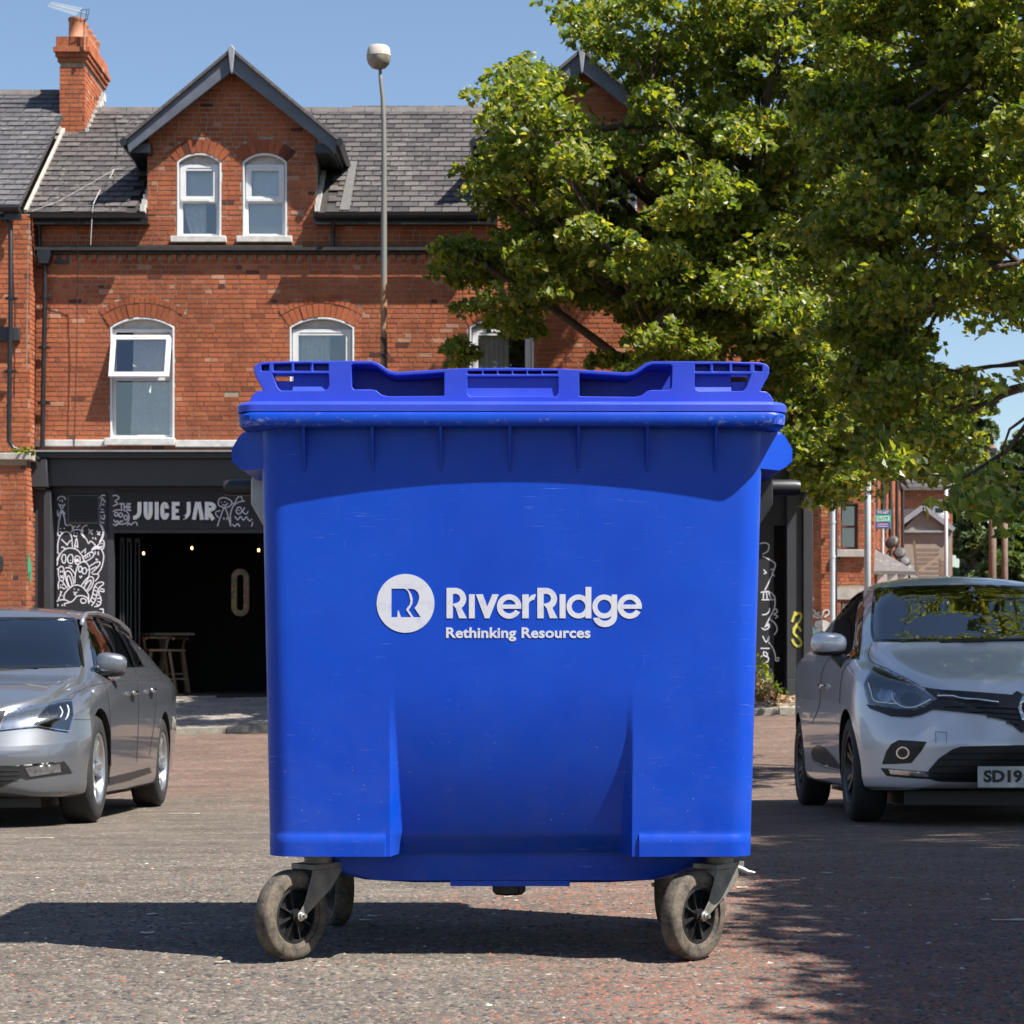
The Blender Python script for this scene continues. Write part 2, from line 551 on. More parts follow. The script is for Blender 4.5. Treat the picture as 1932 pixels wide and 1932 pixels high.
# bits of paper, straw and leaf on the road
mb = MB()
for (px, py, D, l, w, a) in [(px, py, D, l*.75, w*.6, a) for (px, py, D, l, w, a) in [(75, 1581, 11.3, .20, .022, .12), (1910, 1692, 6.2, .16, .02, -.05), (348, 1512, 15, .28, .03, .05), (288, 1726, 6.35, .045, .02, .1),
                             (278, 1749, 5.9, .05, .02, .0), (708, 1725, 6.3, .06, .015, .15), (420, 1818, 5.33, .05, .012, .2), (1400, 1648, 7.3, .05, .018, .1),
                             (355, 1742, 6.1, .05, .008, 0), (820, 1704, 6.5, .03, .012, .4), (690, 1738, 6.2, .05, .012, .2), (960, 1688, 6.9, .04, .01, 0),
                             (1690, 1634, 7.8, .06, .012, .1), (1560, 1622, 8.1, .07, .012, .2), (1860, 1680, 6.8, .05, .014, .5)]]:
    p = P(px, py, D); z = float(gz(p.x, D))
    c, s = math.cos(a), math.sin(a)
    V = []
    for i, (u, v_) in enumerate([(-1, -1), (-.3, -1.2), (.4, -.8), (1, -.9), (1, .9), (.3, 1.1), (-.4, .8), (-1, 1)]):
        V.append((p.x + l/2*u*c - w*v_*s, D + l/2*u*s + w*v_*c, z + .004 + .004*rnd.random()))
    mb.add(V, [(0, 1, 6, 7), (1, 2, 5, 6), (2, 3, 4, 5)])
MAT['litter'] = simple('bleached_straw_and_paper', (.34, .31, .26), .8, var=.3, scale=15)
lo = mb.obj('road_litter', MAT['litter'], recalc=False); lo['kind'] = 'stuff'; lo.parent = road
lo.modifiers.new('sol', 'SOLIDIFY').thickness = .0015

# ------------------------------------------------------------------ blue four-wheeled bin
def make_plastic(name='scuffed_blue_plastic', c1=(.0, .040, .385), c2=(.001, .055, .44)):
    m, t, b, out = nodes_of(name)
    v = tc(t)
    s = N(t, 'ShaderNodeSeparateXYZ'); t.links.new(v, s.inputs[0])
    base = mixc(t, ramp(t, noise(t, v, 2.2, 4), [(.35, 0), (.65, 1)]), c1, c2)
    # dull grubby film, stronger low down
    low = N(t, 'ShaderNodeMapRange'); t.links.new(s.outputs[2], low.inputs[0]); low.inputs[1].default_value = .75; low.inputs[2].default_value = .25
    film = math_n(t, 'MULTIPLY', ramp(t, noise(t, v, 7, 6, .7), [(.42, 0), (.75, .35)]), math_n(t, 'ADD', low.outputs[0], .15))
    base = mixc(t, film, base, (.05, .08, .34))
    # fine scratches: stretched noise in three directions
    def scr(scale, lo, hi):
        return ramp(t, noise(t, mapping(t, v, scale), 1.0, 3, .6), [(lo, 0), (hi, 1)])
    gate = ramp(t, noise(t, v, 5, 3), [(.48, 0), (.62, 1)])
    s1 = math_n(t, 'MULTIPLY', scr((14, 14, 500), .69, .75), gate)
    s2 = math_n(t, 'MULTIPLY', scr((300, 300, 5), .70, .76), gate)
    mp = N(t, 'ShaderNodeMapping'); mp.inputs['Rotation'].default_value = (0, R(35), 0); mp.inputs['Scale'].default_value = (12, 12, 380)
    t.links.new(v, mp.inputs[0])
    gate2 = ramp(t, noise(t, v, 3, 2), [(.52, 0), (.66, 1)])
    s3 = math_n(t, 'MULTIPLY', ramp(t, noise(t, mp.outputs[0], 1.0, 2), [(.68, 0), (.74, 1)]), gate2)
    sc = math_n(t, 'ADD', math_n(t, 'ADD', s1, math_n(t, 'MULTIPLY', s2, .6)), s3, True)
    base = mixc(t, math_n(t, 'MULTIPLY', sc, .34), base, (.40, .42, .72))
    # worn white scuffing along the rim edge
    rim = N(t, 'ShaderNodeMapRange'); t.links.new(math_n(t, 'ABSOLUTE', math_n(t, 'SUBTRACT', s.outputs[2], 1.353)), rim.inputs[0])
    rim.inputs[1].default_value = .028; rim.inputs[2].default_value = .002
    xe = N(t, 'ShaderNodeMapRange'); t.links.new(math_n(t, 'ABSOLUTE', s.outputs[0]), xe.inputs[0]); xe.inputs[1].default_value = .35; xe.inputs[2].default_value = .68
    thr = math_n(t, 'MULTIPLY_ADD', xe.outputs[0], .10, False)
    scuffn = noise(t, mapping(t, v, (34, 34, 60)), 1.0, 8, .8)
    sf = ramp(t, math_n(t, 'ADD', math_n(t, 'ADD', scuffn, math_n(t, 'MULTIPLY', xe.outputs[0], .07)), math_n(t, 'MULTIPLY', rim.outputs[0], .10)), [(.65, 0), (.78, 1)])
    zone = N(t, 'ShaderNodeMapRange'); t.links.new(math_n(t, 'ABSOLUTE', math_n(t, 'SUBTRACT', s.outputs[2], 1.366)), zone.inputs[0]); zone.inputs[1].default_value = .030; zone.inputs[2].default_value = .018
    base = mixc(t, math_n(t, 'MULTIPLY', math_n(t, 'MULTIPLY', sf, zone.outputs[0]), .42), base, (.50, .50, .68))
    # mud specks near the wheels
    vo = N(t, 'ShaderNodeTexVoronoi', feature='F1'); vo.inputs['Scale'].default_value = 70; t.links.new(v, vo.inputs['Vector'])
    sep = N(t, 'ShaderNodeSeparateColor'); t.links.new(vo.outputs['Color'], sep.inputs[0])
    sp = math_n(t, 'MULTIPLY', ramp(t, vo.outputs['Distance'], [(.10, 1), (.16, 0)]), math_n(t, 'GREATER_THAN', sep.outputs[0], .90))
    sp = math_n(t, 'MULTIPLY', sp, math_n(t, 'ADD', low.outputs[0], .10, True))
    base = mixc(t, math_n(t, 'MULTIPLY', sp, .75), base, mixc(t, sep.outputs[1], (.05, .04, .06), (.30, .24, .28)))
    t.links.new(base, b.inputs['Base Color'])
    rr = ramp(t, noise(t, v, 9, 5), [(.3, .36), (.7, .52)])
    t.links.new(rr, b.inputs['Roughness'])
    b.inputs['Specular IOR Level'].default_value = .30
    h = math_n(t, 'ADD', math_n(t, 'MULTIPLY', noise(t, v, 420, 2), .06), math_n(t, 'ADD', noise(t, v, 3.0, 2), math_n(t, 'MULTIPLY', noise(t, v, 40, 3), .02)))
    bump(t, b, h, .25, .012)
    return m
MAT['plastic'] = make_plastic()
MAT['plastic_lid'] = make_plastic('faded_blue_lid_plastic', (.018, .046, .43), (.034, .066, .49))
def make_print():
    m, t, b, out = nodes_of('white_print')
    v = tc(t)
    c = mixc(t, ramp(t, noise(t, v, 25, 6, .7), [(.52, 0), (.74, .6)]), (.54, .55, .60), (.28, .30, .48))
    t.links.new(c, b.inputs['Base Color']); b.inputs['Roughness'].default_value = .5
    return m
MAT['print'] = make_print()
def make_rubber():
    m, t, b, out = nodes_of('muddy_caster_rubber')
    v = tc(t)
    c = mixc(t, ramp(t, noise(t, v, 26, 8, .75), [(.38, 0), (.62, 1)]), (.032, .029, .026), (.135, .108, .078))
    c = mixc(t, ramp(t, noise(t, v, 90, 3), [(.6, 0), (.75, .6)]), c, (.22, .19, .145))
    t.links.new(c, b.inputs['Base Color']); b.inputs['Roughness'].default_value = .9
    bump(t, b, noise(t, v, 120, 5), .5, .002)
    return m
MAT['rubber'] = make_rubber()
MAT['fork'] = simple('dusty_galvanised_fork', (.21, .20, .175), .5, metal=.45, var=.35, scale=18, bmp=.2)
MAT['fork_dark'] = simple('black_coated_steel', (.03, .03, .032), .4, metal=.4, var=.3, scale=16)

bin_root = thing('wheelie_bin', 'large blue plastic four-wheeled waste bin with white lettering, standing in the road', 'bin', (0, 5.8, 0))
def roundrect(hx, y0, y1, r, n=8, dy=0):
    p = []
    for cx, cy, a in ((hx-r, y0+r, -90), (hx-r, y1-r, 0), (-hx+r, y1-r, 90), (-hx+r, y0+r, 180)):
        p += arc(cx, cy, r, r, a, a+90, n)
    return p
ZT, ZF = 1.352, .268          # body top, foot bottom
def hw(z): return .607 + (.635-.607)*np.clip((z-ZF)/(1.30-ZF), 0, 1)
def yfront(x, z):
    """front face of the tub"""
    h = float(hw(z))
    t_ = np.clip((z-ZF)/(ZT-ZF), 0, 1)
    y = 5.345 - .012*t_
    y -= .024*max(0, 1-(x/h)**2)*(.35+.65*t_)
    # centre panel set back towards the bottom, between the two wheel housings
    e = .158 if x < 0 else .152
    ax = abs(x)*1.0
    if z < .71:
        k = ((.71-z)/.44)
        edge = .310 if x < 0 else .306
        fl = edge - .018*k            # fillet width
        s = 1-np.clip((ax-(edge-.012-.020*k))/(.010+.018*k), 0, 1)
        y += .080*k**2.0*s
        if z < .320: y += (.320-z)*.9*s
    # moulded step band round the foot
    if z < .325 and ax > .318: y -= .006*min(1, (.325-z)/.012)
    return y
zl = list(np.linspace(ZT, .72, 14)) + list(np.linspace(.70, .335, 20)) + [.327, .322, .313, .30, .285, .274, ZF]
xu = sorted(set([round(v_, 4) for v_ in list(np.linspace(0, .27, 10)) + list(np.linspace(.272, .325, 22)) + list(np.linspace(.34, .56, 7))]))
xu = [-v_ for v_ in reversed(xu) if v_ > 0] + xu
loops = []
for z in zl:
    h = float(hw(z)); r = .062; lp = []
    xend = .56
    for x in xu: lp.append((x*(h-r)/xend if abs(x) > .33 else x, None, z))
    lp = [(x, yfront(x, z), z) for x, _, z in lp]
    yc = yfront(h-r, z)
    for a in arc(h-r, yc+r, r, r, -90, 0, 8)[1:]: lp.append((a[0], a[1], z))
    for k in range(1, 8): lp.append((h-.004*math.sin(k/8*3.14), yc+r+k/8*(6.18-yc-2*r), z))
    for a in arc(h-r, 6.18-r, r, r, 0, 90, 6)[1:]: lp.append((a[0], a[1], z))
    for a in arc(-h+r, 6.18-r, r, r, 90, 180, 6): lp.append((a[0], a[1], z))
    for k in range(1, 8): lp.append((-h+.004*math.sin(k/8*3.14), 6.18-r-k/8*(6.18-yc-2*r), z))
    for a in arc(-h+r, yc+r, r, r, 180, 270, 8)[:-1]: lp.append((a[0], a[1], z))
    loops.append(lp)
V = [p for lp in loops for p in lp]; n = len(loops[0]); F = []
for i in range(len(loops)-1):
    for k in range(n): F.append((i*n+k, (i+1)*n+k, (i+1)*n+(k+1) % n, i*n+(k+1) % n))
F.append(tuple(range(n))); F.append(tuple((len(loops)-1)*n+k for k in reversed(range(n))))
V = [(x*(1+.015*(1-(z-ZF)/(ZT-ZF))) if x < -.335 else x, y, z) for x, y, z in V]
body = MB(); body.add(V, F)
# stiffening fins under the lip
for px in (573, 703, 832, 962, 1091, 1221, 1351):
    x = X(px, 5.3)
    yt = yfront(x, 1.33)
    body.add([(x-.0035, yt-.040, 1.352), (x+.0035, yt-.040, 1.352), (x+.0035, yt+.006, 1.352), (x-.0035, yt+.006, 1.352),
              (x-.0025, yt+.001, 1.235), (x+.0025, yt+.001, 1.235), (x+.0025, yt+.006, 1.232), (x-.0025, yt+.006, 1.232)],
             [(0,1,2,3), (4,7,6,5), (0,4,5,1), (1,5,6,2), (2,6,7,3), (3,7,4,0)])
# side shoulders that carry the lifting pins
for sg in (-1, 1):
    out = [(.665, 1.350), (.690, 1.345), (.700, 1.335), (.718, 1.303), (.718, 1.272), (.700, 1.256), (.684, 1.248), (.62, 1.248), (.60, 1.30), (.60, 1.350)]
    poly = [(sg*a, b) for a, b in out]
    if sg < 0: poly.reverse()
    m2 = MB(); m2.prism(poly, 5.43, 6.10)
    # chamfer the front: pull front verts near the body forward
    m2.V = [(x, (y - .07*max(0, 1-(abs(x)-.62)/.07) if y < 5.5 else y), z) for x, y, z in m2.V]
    body.add(m2.V, m2.F)
    body.box(*sorted((sg*.62, sg*.640)), 5.62, 5.72, 1.09, 1.25)
bo = body.obj('tub', MAT['plastic'], bin_root, recalc=True, autos=32)
# base pan below
pan = MB(); lps = []
for z, hx_, yf in ((.30, .53, 5.475), (.262, .53, 5.475), (.238, .515, 5.472), (.212, .475, 5.475), (.192, .40, 5.48), (.184, .30, 5.50)):
    lps.append([(x, y + (.02*abs(x)/hx_ if y < 5.7 else 0), z) for x, y in roundrect(hx_, yf, 6.08, .06, 6)])
n = len(lps[0]); V = [p for l in lps for p in l]; F = []
for i in range(len(lps)-1):
    for k in range(n): F.append((i*n+k, (i+1)*n+k, (i+1)*n+(k+1) % n, i*n+(k+1) % n))
F.append(tuple(range(n))); F.append(tuple((len(lps)-1)*n+k for k in reversed(range(n))))
pan.add(V, F)
pan.box(-.16, .15, 5.50, 5.95, .176, .19)
pan.obj('base_pan', MAT['plastic'], bin_root, autos=35)
dp = MB(); dp.lathe([(0, .205), (.042, .205), (.042, .148), (.036, .142), (0, .142)], 24, (-.008, 5.62, 0))
for k in range(24):
    a = k*math.pi/12; dp.bar((-.008+.042*math.cos(a), 5.62+.042*math.sin(a), .15), (-.008+.042*math.cos(a), 5.62+.042*math.sin(a), .19), .004)
dp.obj('drain_plug', MAT['plastic_black'], bin_root, autos=40)

# rim and lid
def band(mb, levels, n=7):
    lps = [[(x, y, z) for x, y in roundrect(h_, y0, y1, r, n)] for (z, h_, y0, y1, r) in levels]
    n = len(lps[0]); V = [p for l in lps for p in l]; F = []
    for i in range(len(lps)-1):
        for k in range(n): F.append((i*n+k, (i+1)*n+k, (i+1)*n+(k+1) % n, i*n+(k+1) % n))
    F.append(tuple(range(n))); F.append(tuple((len(lps)-1)*n+k for k in reversed(range(n))))
    mb.add(V, F)
rimb = MB()
band(rimb, [(1.344, .672, 5.275, 6.25, .045), (1.346, .680, 5.268, 6.26, .05), (1.350, .683, 5.265, 6.26, .05), (1.372, .685, 5.263, 6.26, .05), (1.378, .683, 5.266, 6.26, .05), (1.381, .675, 5.275, 6.25, .045)])
rimb.obj('rim', MAT['plastic'], bin_root, autos=35)
lid = thing('tmp', 'x', 'x'); bpy.data.objects.remove(lid)
lidb = MB()
band(lidb, [(1.3815, .676, 5.278, 6.26, .045), (1.3815, .688, 5.268, 6.27, .05), (1.398, .688, 5.268, 6.27, .05), (1.404, .683, 5.272, 6.26, .05), (1.4075, .676, 5.282, 6.255, .05), (1.409, .665, 5.292, 6.25, .05)])
lid_o = lidb.obj('lid', MAT['plastic_lid'], bin_root, autos=30)
DL = 5.315
def L(px, py): return (X(px, DL), Z(py, DL))
half = [(470, 763), (473, 752), (478, 744), (486, 738), (497, 737), (489, 722), (484, 713), (480, 704), (480, 692), (486, 686), (498, 683), (560, 681.5), (640, 681), (700, 681), (710, 683), (720, 689), (731, 697), (742, 701), (752, 702), (800, 699), (870, 695), (966, 694)]
outl = half + [(1932-a-1, b+1) for a, b in reversed(half[:-1])]
hs = [[(493, 700), (493, 689), (508, 687), (508, 700)], [(516, 700), (516, 687), (550, 686), (550, 700)], [(555, 700), (555, 686), (586, 686), (586, 700)], [(591, 700), (591, 686), (620, 686), (620, 700)],
      [(514, 705), (620, 705), (621, 726), (618, 734), (612, 737), (530, 737), (524, 731), (519, 718)],
      [(663, 690), (667, 687), (700, 687), (711, 691), (722, 699), (733, 706), (748, 709), (800, 706), (838, 703), (838, 747), (734, 748), (720, 745), (710, 737), (702, 735), (668, 735), (664, 730)],
      ]
hs_r = [[(1932-a-1, b+1) for a, b in reversed(h)] for h in hs]
cen = []
xr = [882, 909, 912, 937, 940, 965, 968, 993, 996, 1021, 1024, 1052]
for a, b in zip(xr[::2], xr[1::2]): cen.append([(a, 706), (a, 700), (b, 700), (b, 706)])
cen.append([(882, 711), (1053, 711), (1053, 740), (1048, 748), (887, 748), (882, 743)])
holes = [[L(*p) for p in h] for h in hs + hs_r + cen]
outl = [L(*p) for p in outl]
fr = MB(); plate(fr, outl, holes, 5.312, 5.372)
fr.obj('lid_front_frame', MAT['plastic_lid'], lid_o, bevel=.0042, segs=3)
bk = MB()
def shp(pts, y0, y1):
    p = [L(*q) for q in pts]; p2 = [L(1931-a, b+1) for a, b in reversed(pts)]
    for q in (p, p2): plate(bk, q, [], y0, y1)
shp([(474, 760), (478, 746), (488, 739), (530, 737), (552, 712), (552, 676), (623, 673), (700, 674), (718, 682), (740, 694), (800, 692), (880, 688), (965.2, 687), (965.2, 760)], 5.425, 6.15)
shp([(655, 689), (700, 689), (710, 692), (720, 698), (732, 706), (746, 710), (800, 708), (870, 704), (965.2, 703), (965.2, 697), (870, 698), (800, 702), (746, 704), (734, 700), (722, 692), (712, 686), (700, 683), (655, 683)][::-1], 5.3725, 5.43)
shp([(500, 737), (512, 716.5), (560, 717), (560, 737)], 5.335, 5.40)
shp([(492, 701), (492, 686), (560, 684), (626, 684), (626, 701)], 5.345, 5.37)
bk.obj('lid_shell', MAT['plastic_lid'], lid_o, bevel=.006, segs=2)
c5 = MB()
# shallow sloping panel in the centre and concave panel in the grips
def slope_panel(x0, x1, yt, yb, d0, d1, nseg=6):
    V = []; F = []
    for i in range(nseg+1):
        k = i/nseg
        d = d0 + (d1-d0)*(k**2)
        py = yt + (yb-yt)*k
        for x in (x0, x1): V.append((X(x, DL), d, Z(py, DL)))
    for i in range(nseg): F.append((2*i, 2*i+2, 2*i+3, 2*i+1))
    c5.add(V, F)
for args in ((880, 1056, 709, 750, 5.3235, 5.318), (552, 624, 703, 738, 5.332, 5.316), (1308, 1380, 704, 739, 5.332, 5.316)):
    c5 = MB(); slope_panel(*args); c5.obj('lid_recess_panel', MAT['plastic_lid'], lid_o, recalc=False, smooth=True)
# lifting pins and brackets
for sg in (-1, 1):
    br = MB()
    poly = [(.655, 1.268), (.702, 1.268), (.707, 1.245), (.707, 1.185), (.675, 1.128), (.655, 1.118)]
    poly = [(sg*a, b) for a, b in poly]
    if sg < 0: poly.reverse()
    br.prism(poly, 5.74, 5.90)
    b_o = br.obj('lifting_bracket', MAT['fork_dark'] if sg > 0 else MAT['galv'], bin_root, bevel=.004)
    pn = MB(); pn.lathe([(0, sg*.69), (.0225, sg*.69), (.0225, sg*.775), (.019, sg*.79), (0, sg*.79)], 24, (0, 5.82, 1.235), axis='x')
    pn.obj('lifting_pin', MAT['plastic_black'], b_o, autos=40)
# casters
def caster(cx, cy, piv, ang, dark, brake=False):
    """cx,cy wheel centre; piv swivel centre; ang: heading of the wheel axle (deg from +x towards -y)"""
    root = bpy.data.objects.new('caster', None); COL.objects.link(root)
    root.empty_display_size = .1
    rr = .1145
    # local frame: axle along local x, rolling direction local y
    off = Vector((piv[0]-cx, piv[1]-cy, 0))
    Mx = Matrix.Translation((cx, cy, rr)) @ Matrix.Rotation(R(-ang), 4, 'Z')
    Mi = Mx.inverted()
    pl = Mi @ Vector((piv[0], piv[1], rr))
    def put(o):
        o.parent = root; o.matrix_basis = Mx; return o
    w = .026
    ty = MB(); ty.lathe([(.083, -w), (.098, -w), (.1000, -w+.003), (.1015, -w+.0035), (.1025, -w+.0005), (.108, -w+.002), (.1128, -w+.008), (rr, -w+.014), (rr, w-.014), (.1128, w-.008), (.108, w-.003), (.1015, w-.001), (.098, w), (.083, w), (.0825, w-.006), (.071, w-.009), (.071, -w+.009), (.0825, -w+.006)], 56, axis='x', closed=True)
    put(ty.obj('tyre', MAT['rubber'], autos=30))
    hb = MB(); hb.lathe([(.0715, -.018), (.0715, .018), (.066, .019), (.064, .004), (.064, -.004), (.066, -.019)], 48, axis='x', closed=True)
    hb.lathe([(0, -.024), (.017, -.024), (.017, .024), (0, .024)], 20, axis='x')
    for k in range(8):
        a = k*math.pi/4+.3
        hb.bar((0, .014*math.cos(a), .014*math.sin(a)), (0, .066*math.cos(a), .066*math.sin(a)), .030, .0035, up=(0, -math.sin(a), math.cos(a)))
    hb.lathe([(.016, 0), (.065, 0)], 32, axis='x')
    put(hb.obj('wheel_centre', MAT['plastic_black'], autos=35))
    fk = MB()
    top = .112; fh = .030
    for s_ in (-1, 1):
        # flat cheek from axle up to the head, leaning to the pivot
        poly = [(-.014, -.006), (0, -.016), (.014, -.006), (pl.y*.6+.052, .060), (pl.y+.060, top), (pl.y-.058, top), (pl.y*.35-.022, .035)]
        V = [(s_*(fh if z < .03 else fh+.004), y, z) for y, z in poly] + [(s_*(fh+.0035 if z < .03 else fh+.0075), y, z) for y, z in poly]
        n = len(poly)
        fk.add(V, [tuple(range(n)), tuple(range(2*n-1, n-1, -1))] + [(i, (i+1) % n, (i+1) % n+n, i+n) for i in range(n)])
    fk.box(-fh-.008, fh+.008, pl.y-.060, pl.y+.062, top, top+.014)
    fk.lathe([(0, top+.012), (.036, top+.012), (.036, top+.030), (0, top+.030)], 24, (pl.x, pl.y, 0))
    fk.box(-.045, .045, pl.y-.05, pl.y+.05, top+.030, top+.040)
    put(fk.obj('fork', MAT['fork'] if not dark else MAT['fork_dark'], bevel=.0015))
    if dark:
        # dark painted hood over the head of a lighter fork
        put(fk.obj('fork_cheek', MAT['fork'], bevel=.001)); 
        bpy.data.objects.remove(root.children[-1])
    bt = MB()
    for s_ in (-1, 1):
        bt.lathe([(0, s_*(fh+.003)), (.0135, s_*(fh+.003)), (.0135, s_*(fh+.006)), (.0095, s_*(fh+.007)), (.0095, s_*(fh+.013)), (.006, s_*(fh+.0135)), (.0055, s_*(fh+.021)), (0, s_*(fh+.021))], 12, axis='x')
    put(bt.obj('axle_bolt', MAT['zinc'], autos=40))
    if brake:
        lv = MB(); lv.tube([(.02, pl.y+.03, top+.004), (.04, pl.y+.045, top-.004), (.055, pl.y+.055, top-.012), (.070, pl.y+.065, top-.014)], [.007, .008, .006, .003], 8)
        put(lv.obj('brake_pedal', MAT['galv'], autos=50))
    root.parent = bin_root
    root.matrix_parent_inverse = Matrix.Translation(-Vector(bin_root.location))
    return root
caster(X(548, 5.38), 5.395, (X(602, 5.5), 5.475), 37, False)
caster(X(1309, 5.38), 5.395, (X(1356, 5.5), 5.475), 41, False, True)
caster(-.505, 6.10, (-.51, 6.02), -20, True)
caster(.452, 6.10, (.47, 6.02), 14, True)

# printed lettering on the front of the tub
def on_front(t=.0008):
    return lambda x, z: yfront(x, z) - .0006
def lp_(zx, zy):    # pixel of the enlarged logo crop -> x,z on the face
    px = (920 + zx/2.6833)*.754688; py = (1400 + zy/2.6833)*.754688
    D = 5.325
    for _ in range(3):
        x, z = X(px, D), Z(py, D); D = yfront(x, z)
    return (x, z)
logo = MB()
ff = on_front()
def flat(outer, holes, off=0.0, t=.0006):
    outer = [lp_(*p) for p in outer]; holes = [[lp_(*p) for p in h] for h in holes]
    V2, F2 = cdt(outer, holes); n = len(V2)
    V = [(a, ff(a, b)-t-off, b) for a, b in V2] + [(a, ff(a, b)+.002, b) for a, b in V2]
    F = [tuple(f) for f in F2]; cnt = {}
    for f in F2:
        for i in range(len(f)): cnt[(f[i], f[(i+1) % len(f)])] = 1
    for (a, b) in cnt:
        if (b, a) not in cnt: F.append((b, a, a+n, b+n))
    logo.add(V, F)
# disc with two interlocked R shapes left blue
r1 = [(157, 192), (240, 192)] + arc(236, 247, 42, 55, -80, -20, 5) + [(285, 275), (280, 300), (262, 322), (256, 334), (290, 384), (222, 384), (205, 340), (200, 336), (196, 384), (157, 384)]
r2 = [(262, 193), (290, 193)] + arc(290, 250, 54, 57, -85, 20, 7) + [(330, 300), (312, 322), (354, 384), (306, 384), (272, 334), (284, 318), (298, 292), (300, 262), (290, 228), (276, 206)]
flat(arc(252, 291, 194, 197, 0, 360, 48)[:-1], [r1, r2])
logo.obj('printed_emblem', MAT['print'], bin_root, recalc=False)
logo = MB()
def Rglyph(x0, x1, y0=187, y1=391, s=42):
    rr = (335-y0)/2; cxr = x1-rr-4; cyr = y0+rr
    outer = [(x0, y0)] + arc(cxr, cyr, rr, rr, -90, 55, 10) + [(x1, y1), (x1-52, y1), (x0+62, 323), (x0+s, 300), (x0+s, y1), (x0, y1)]
    hole = [(x0+s, y0+s)] + arc(cxr, cyr-3, rr-s+2, rr-s, -90, 90, 8) + [(x0+s, 335-s+2)]
    flat(outer, [hole])
def ring(cx, cy, r, w, a0=0, a1=360, extra=None):
    n = 36
    if a1-a0 >= 360: flat(arc(cx, cy, r, r, 0, 360, n)[:-1], [arc(cx, cy, r-w, r-w, 0, 360, n)[:-1]])
    else: flat(arc(cx, cy, r, r, a0, a1, n) + list(reversed(arc(cx, cy, r-w, r-w, a0, a1, n))), [])
def rect(x0, x1, y0, y1, off=.0002): flat([(x0, y0), (x1, y0), (x1, y1), (x0, y1)], [], off)
def eglyph(cx, cy=312, r=82):
    ring(cx, cy, r, 36, 28, 360); rect(cx-52, cx+r-1, cy-13, cy+15, .0003)
Rglyph(527, 663); rect(677, 716, 230, 391)
flat([(724, 230), (770, 230), (800, 312), (834, 230), (877, 230), (814, 391), (784, 391)], [])
eglyph(947); rect(1035, 1078, 231, 391)
flat(arc(1122, 276, 48, 46, 178, 276, 8) + [(1114, 268)] + arc(1120, 300, 42, 34, 262, 188, 5), [], .0003)
Rglyph(1136, 1272); rect(1285, 1325, 230, 391)
ring(1412, 312, 80, 34); rect(1459, 1498, 181, 391)
ring(1585, 312, 80, 34); rect(1634, 1671, 232, 380)
flat(arc(1590, 376, 81, 74, 0, 170, 18) + list(reversed(arc(1590, 372, 44, 36, 0, 155, 14))), [], .0003)
eglyph(1755)
logo.obj('printed_name', MAT['print'], bin_root, recalc=False)
a, b = lp_(524, 523), lp_(1492, 545)
x0, zb = lp_(524, 545); x1, zt = lp_(1492, 452)
text_obj('Rethinking Resources', x0, x1, zb, zt, 0, MAT['print'], bin_root, bold=.028, f=ff, t=.0006, name='printed_slogan', spacing=1.02)
# ------------------------------------------------------------------ brick, slate, glass
BR = [(0, (.07, .027, .020)), (.12, (.17, .052, .028)), (.4, (.30, .085, .038)), (.65, (.37, .115, .050)), (.85, (.40, .140, .066)), (1, (.42, .215, .14))]
def make_brick(name, src, gain=1.0):
    m, t, b, out = nodes_of(name)
    if src == 'attr':
        f = N(t, 'ShaderNodeAttribute', attribute_name='tone').outputs['Fac']
    else:
        f = ramp(t, N(t, 'ShaderNodeObjectInfo').outputs['Random'], [(0, .06), (.03, .36), (.5, .55), (.97, .72), (1, .97)])
    geo = N(t, 'ShaderNodeNewGeometry').outputs['Position']
    soot = ramp(t, noise(t, geo, .55, 5, .6), [(.36, .72), (.58, 1.08)])
    g = ramp(t, noise(t, geo, 34, 4, .7), [(.3, .78), (.7, 1.18)])
    streak = ramp(t, noise(t, mapping(t, geo, (2.2, 2.2, .25)), 1.0, 4, .6), [(.38, .80), (.55, 1.04)])
    soot = mixc(t, 1, soot, streak, 'MULTIPLY')
    c = ramp(t, f, [(p, tuple(v*gain for v in q)) for p, q in BR])
    c = mixc(t, 1, mixc(t, 1, c, g, 'MULTIPLY'), soot, 'MULTIPLY')
    t.links.new(c, b.inputs['Base Color']); b.inputs['Roughness'].default_value = .88
    b.inputs['Specular IOR Level'].default_value = .25
    bump(t, b, noise(t, geo, 55, 4), .5, .006)
    return m
MAT['brick'] = make_brick('facing_brick', 'attr')
MAT['brick_o'] = make_brick('facing_brick_single', 'obj')
def make_slate(name, src, tintA, tintB):
    m, t, b, out = nodes_of(name)
    f = N(t, 'ShaderNodeAttribute', attribute_name='tone').outputs['Fac'] if src == 'attr' else N(t, 'ShaderNodeObjectInfo').outputs['Random']
    geo = N(t, 'ShaderNodeNewGeometry').outputs['Position']
    c = mixc(t, f, tintA, tintB)
    li = ramp(t, noise(t, geo, 9, 7, .8), [(.52, 0), (.64, .85)])
    gate = ramp(t, noise(t, geo, .9, 3), [(.40, 0), (.6, 1)])
    c = mixc(t, math_n(t, 'MULTIPLY', li, gate), c, (.21, .19, .17))
    ye = ramp(t, noise(t, geo, 4.3, 5, .7), [(.64, 0), (.74, .6)])
    c = mixc(t, math_n(t, 'MULTIPLY', ye, gate), c, (.22, .14, .05))
    t.links.new(c, b.inputs['Base Color']); b.inputs['Roughness'].default_value = .6
    bump(t, b, noise(t, geo, 30, 4), .3, .004)
    return m
MAT['slate'] = make_slate('weathered_slate', 'attr', (.036, .031, .032), (.088, .077, .074))
MAT['slate_o'] = make_slate('weathered_slate_single', 'obj', (.036, .031, .032), (.088, .077, .074))
MAT['ridge'] = simple('ridge_tile', (.085, .075, .07), .8, var=.25, scale=6)
MAT['lead'] = simple('lead_flashing', (.22, .235, .26), .55, var=.15, scale=4)
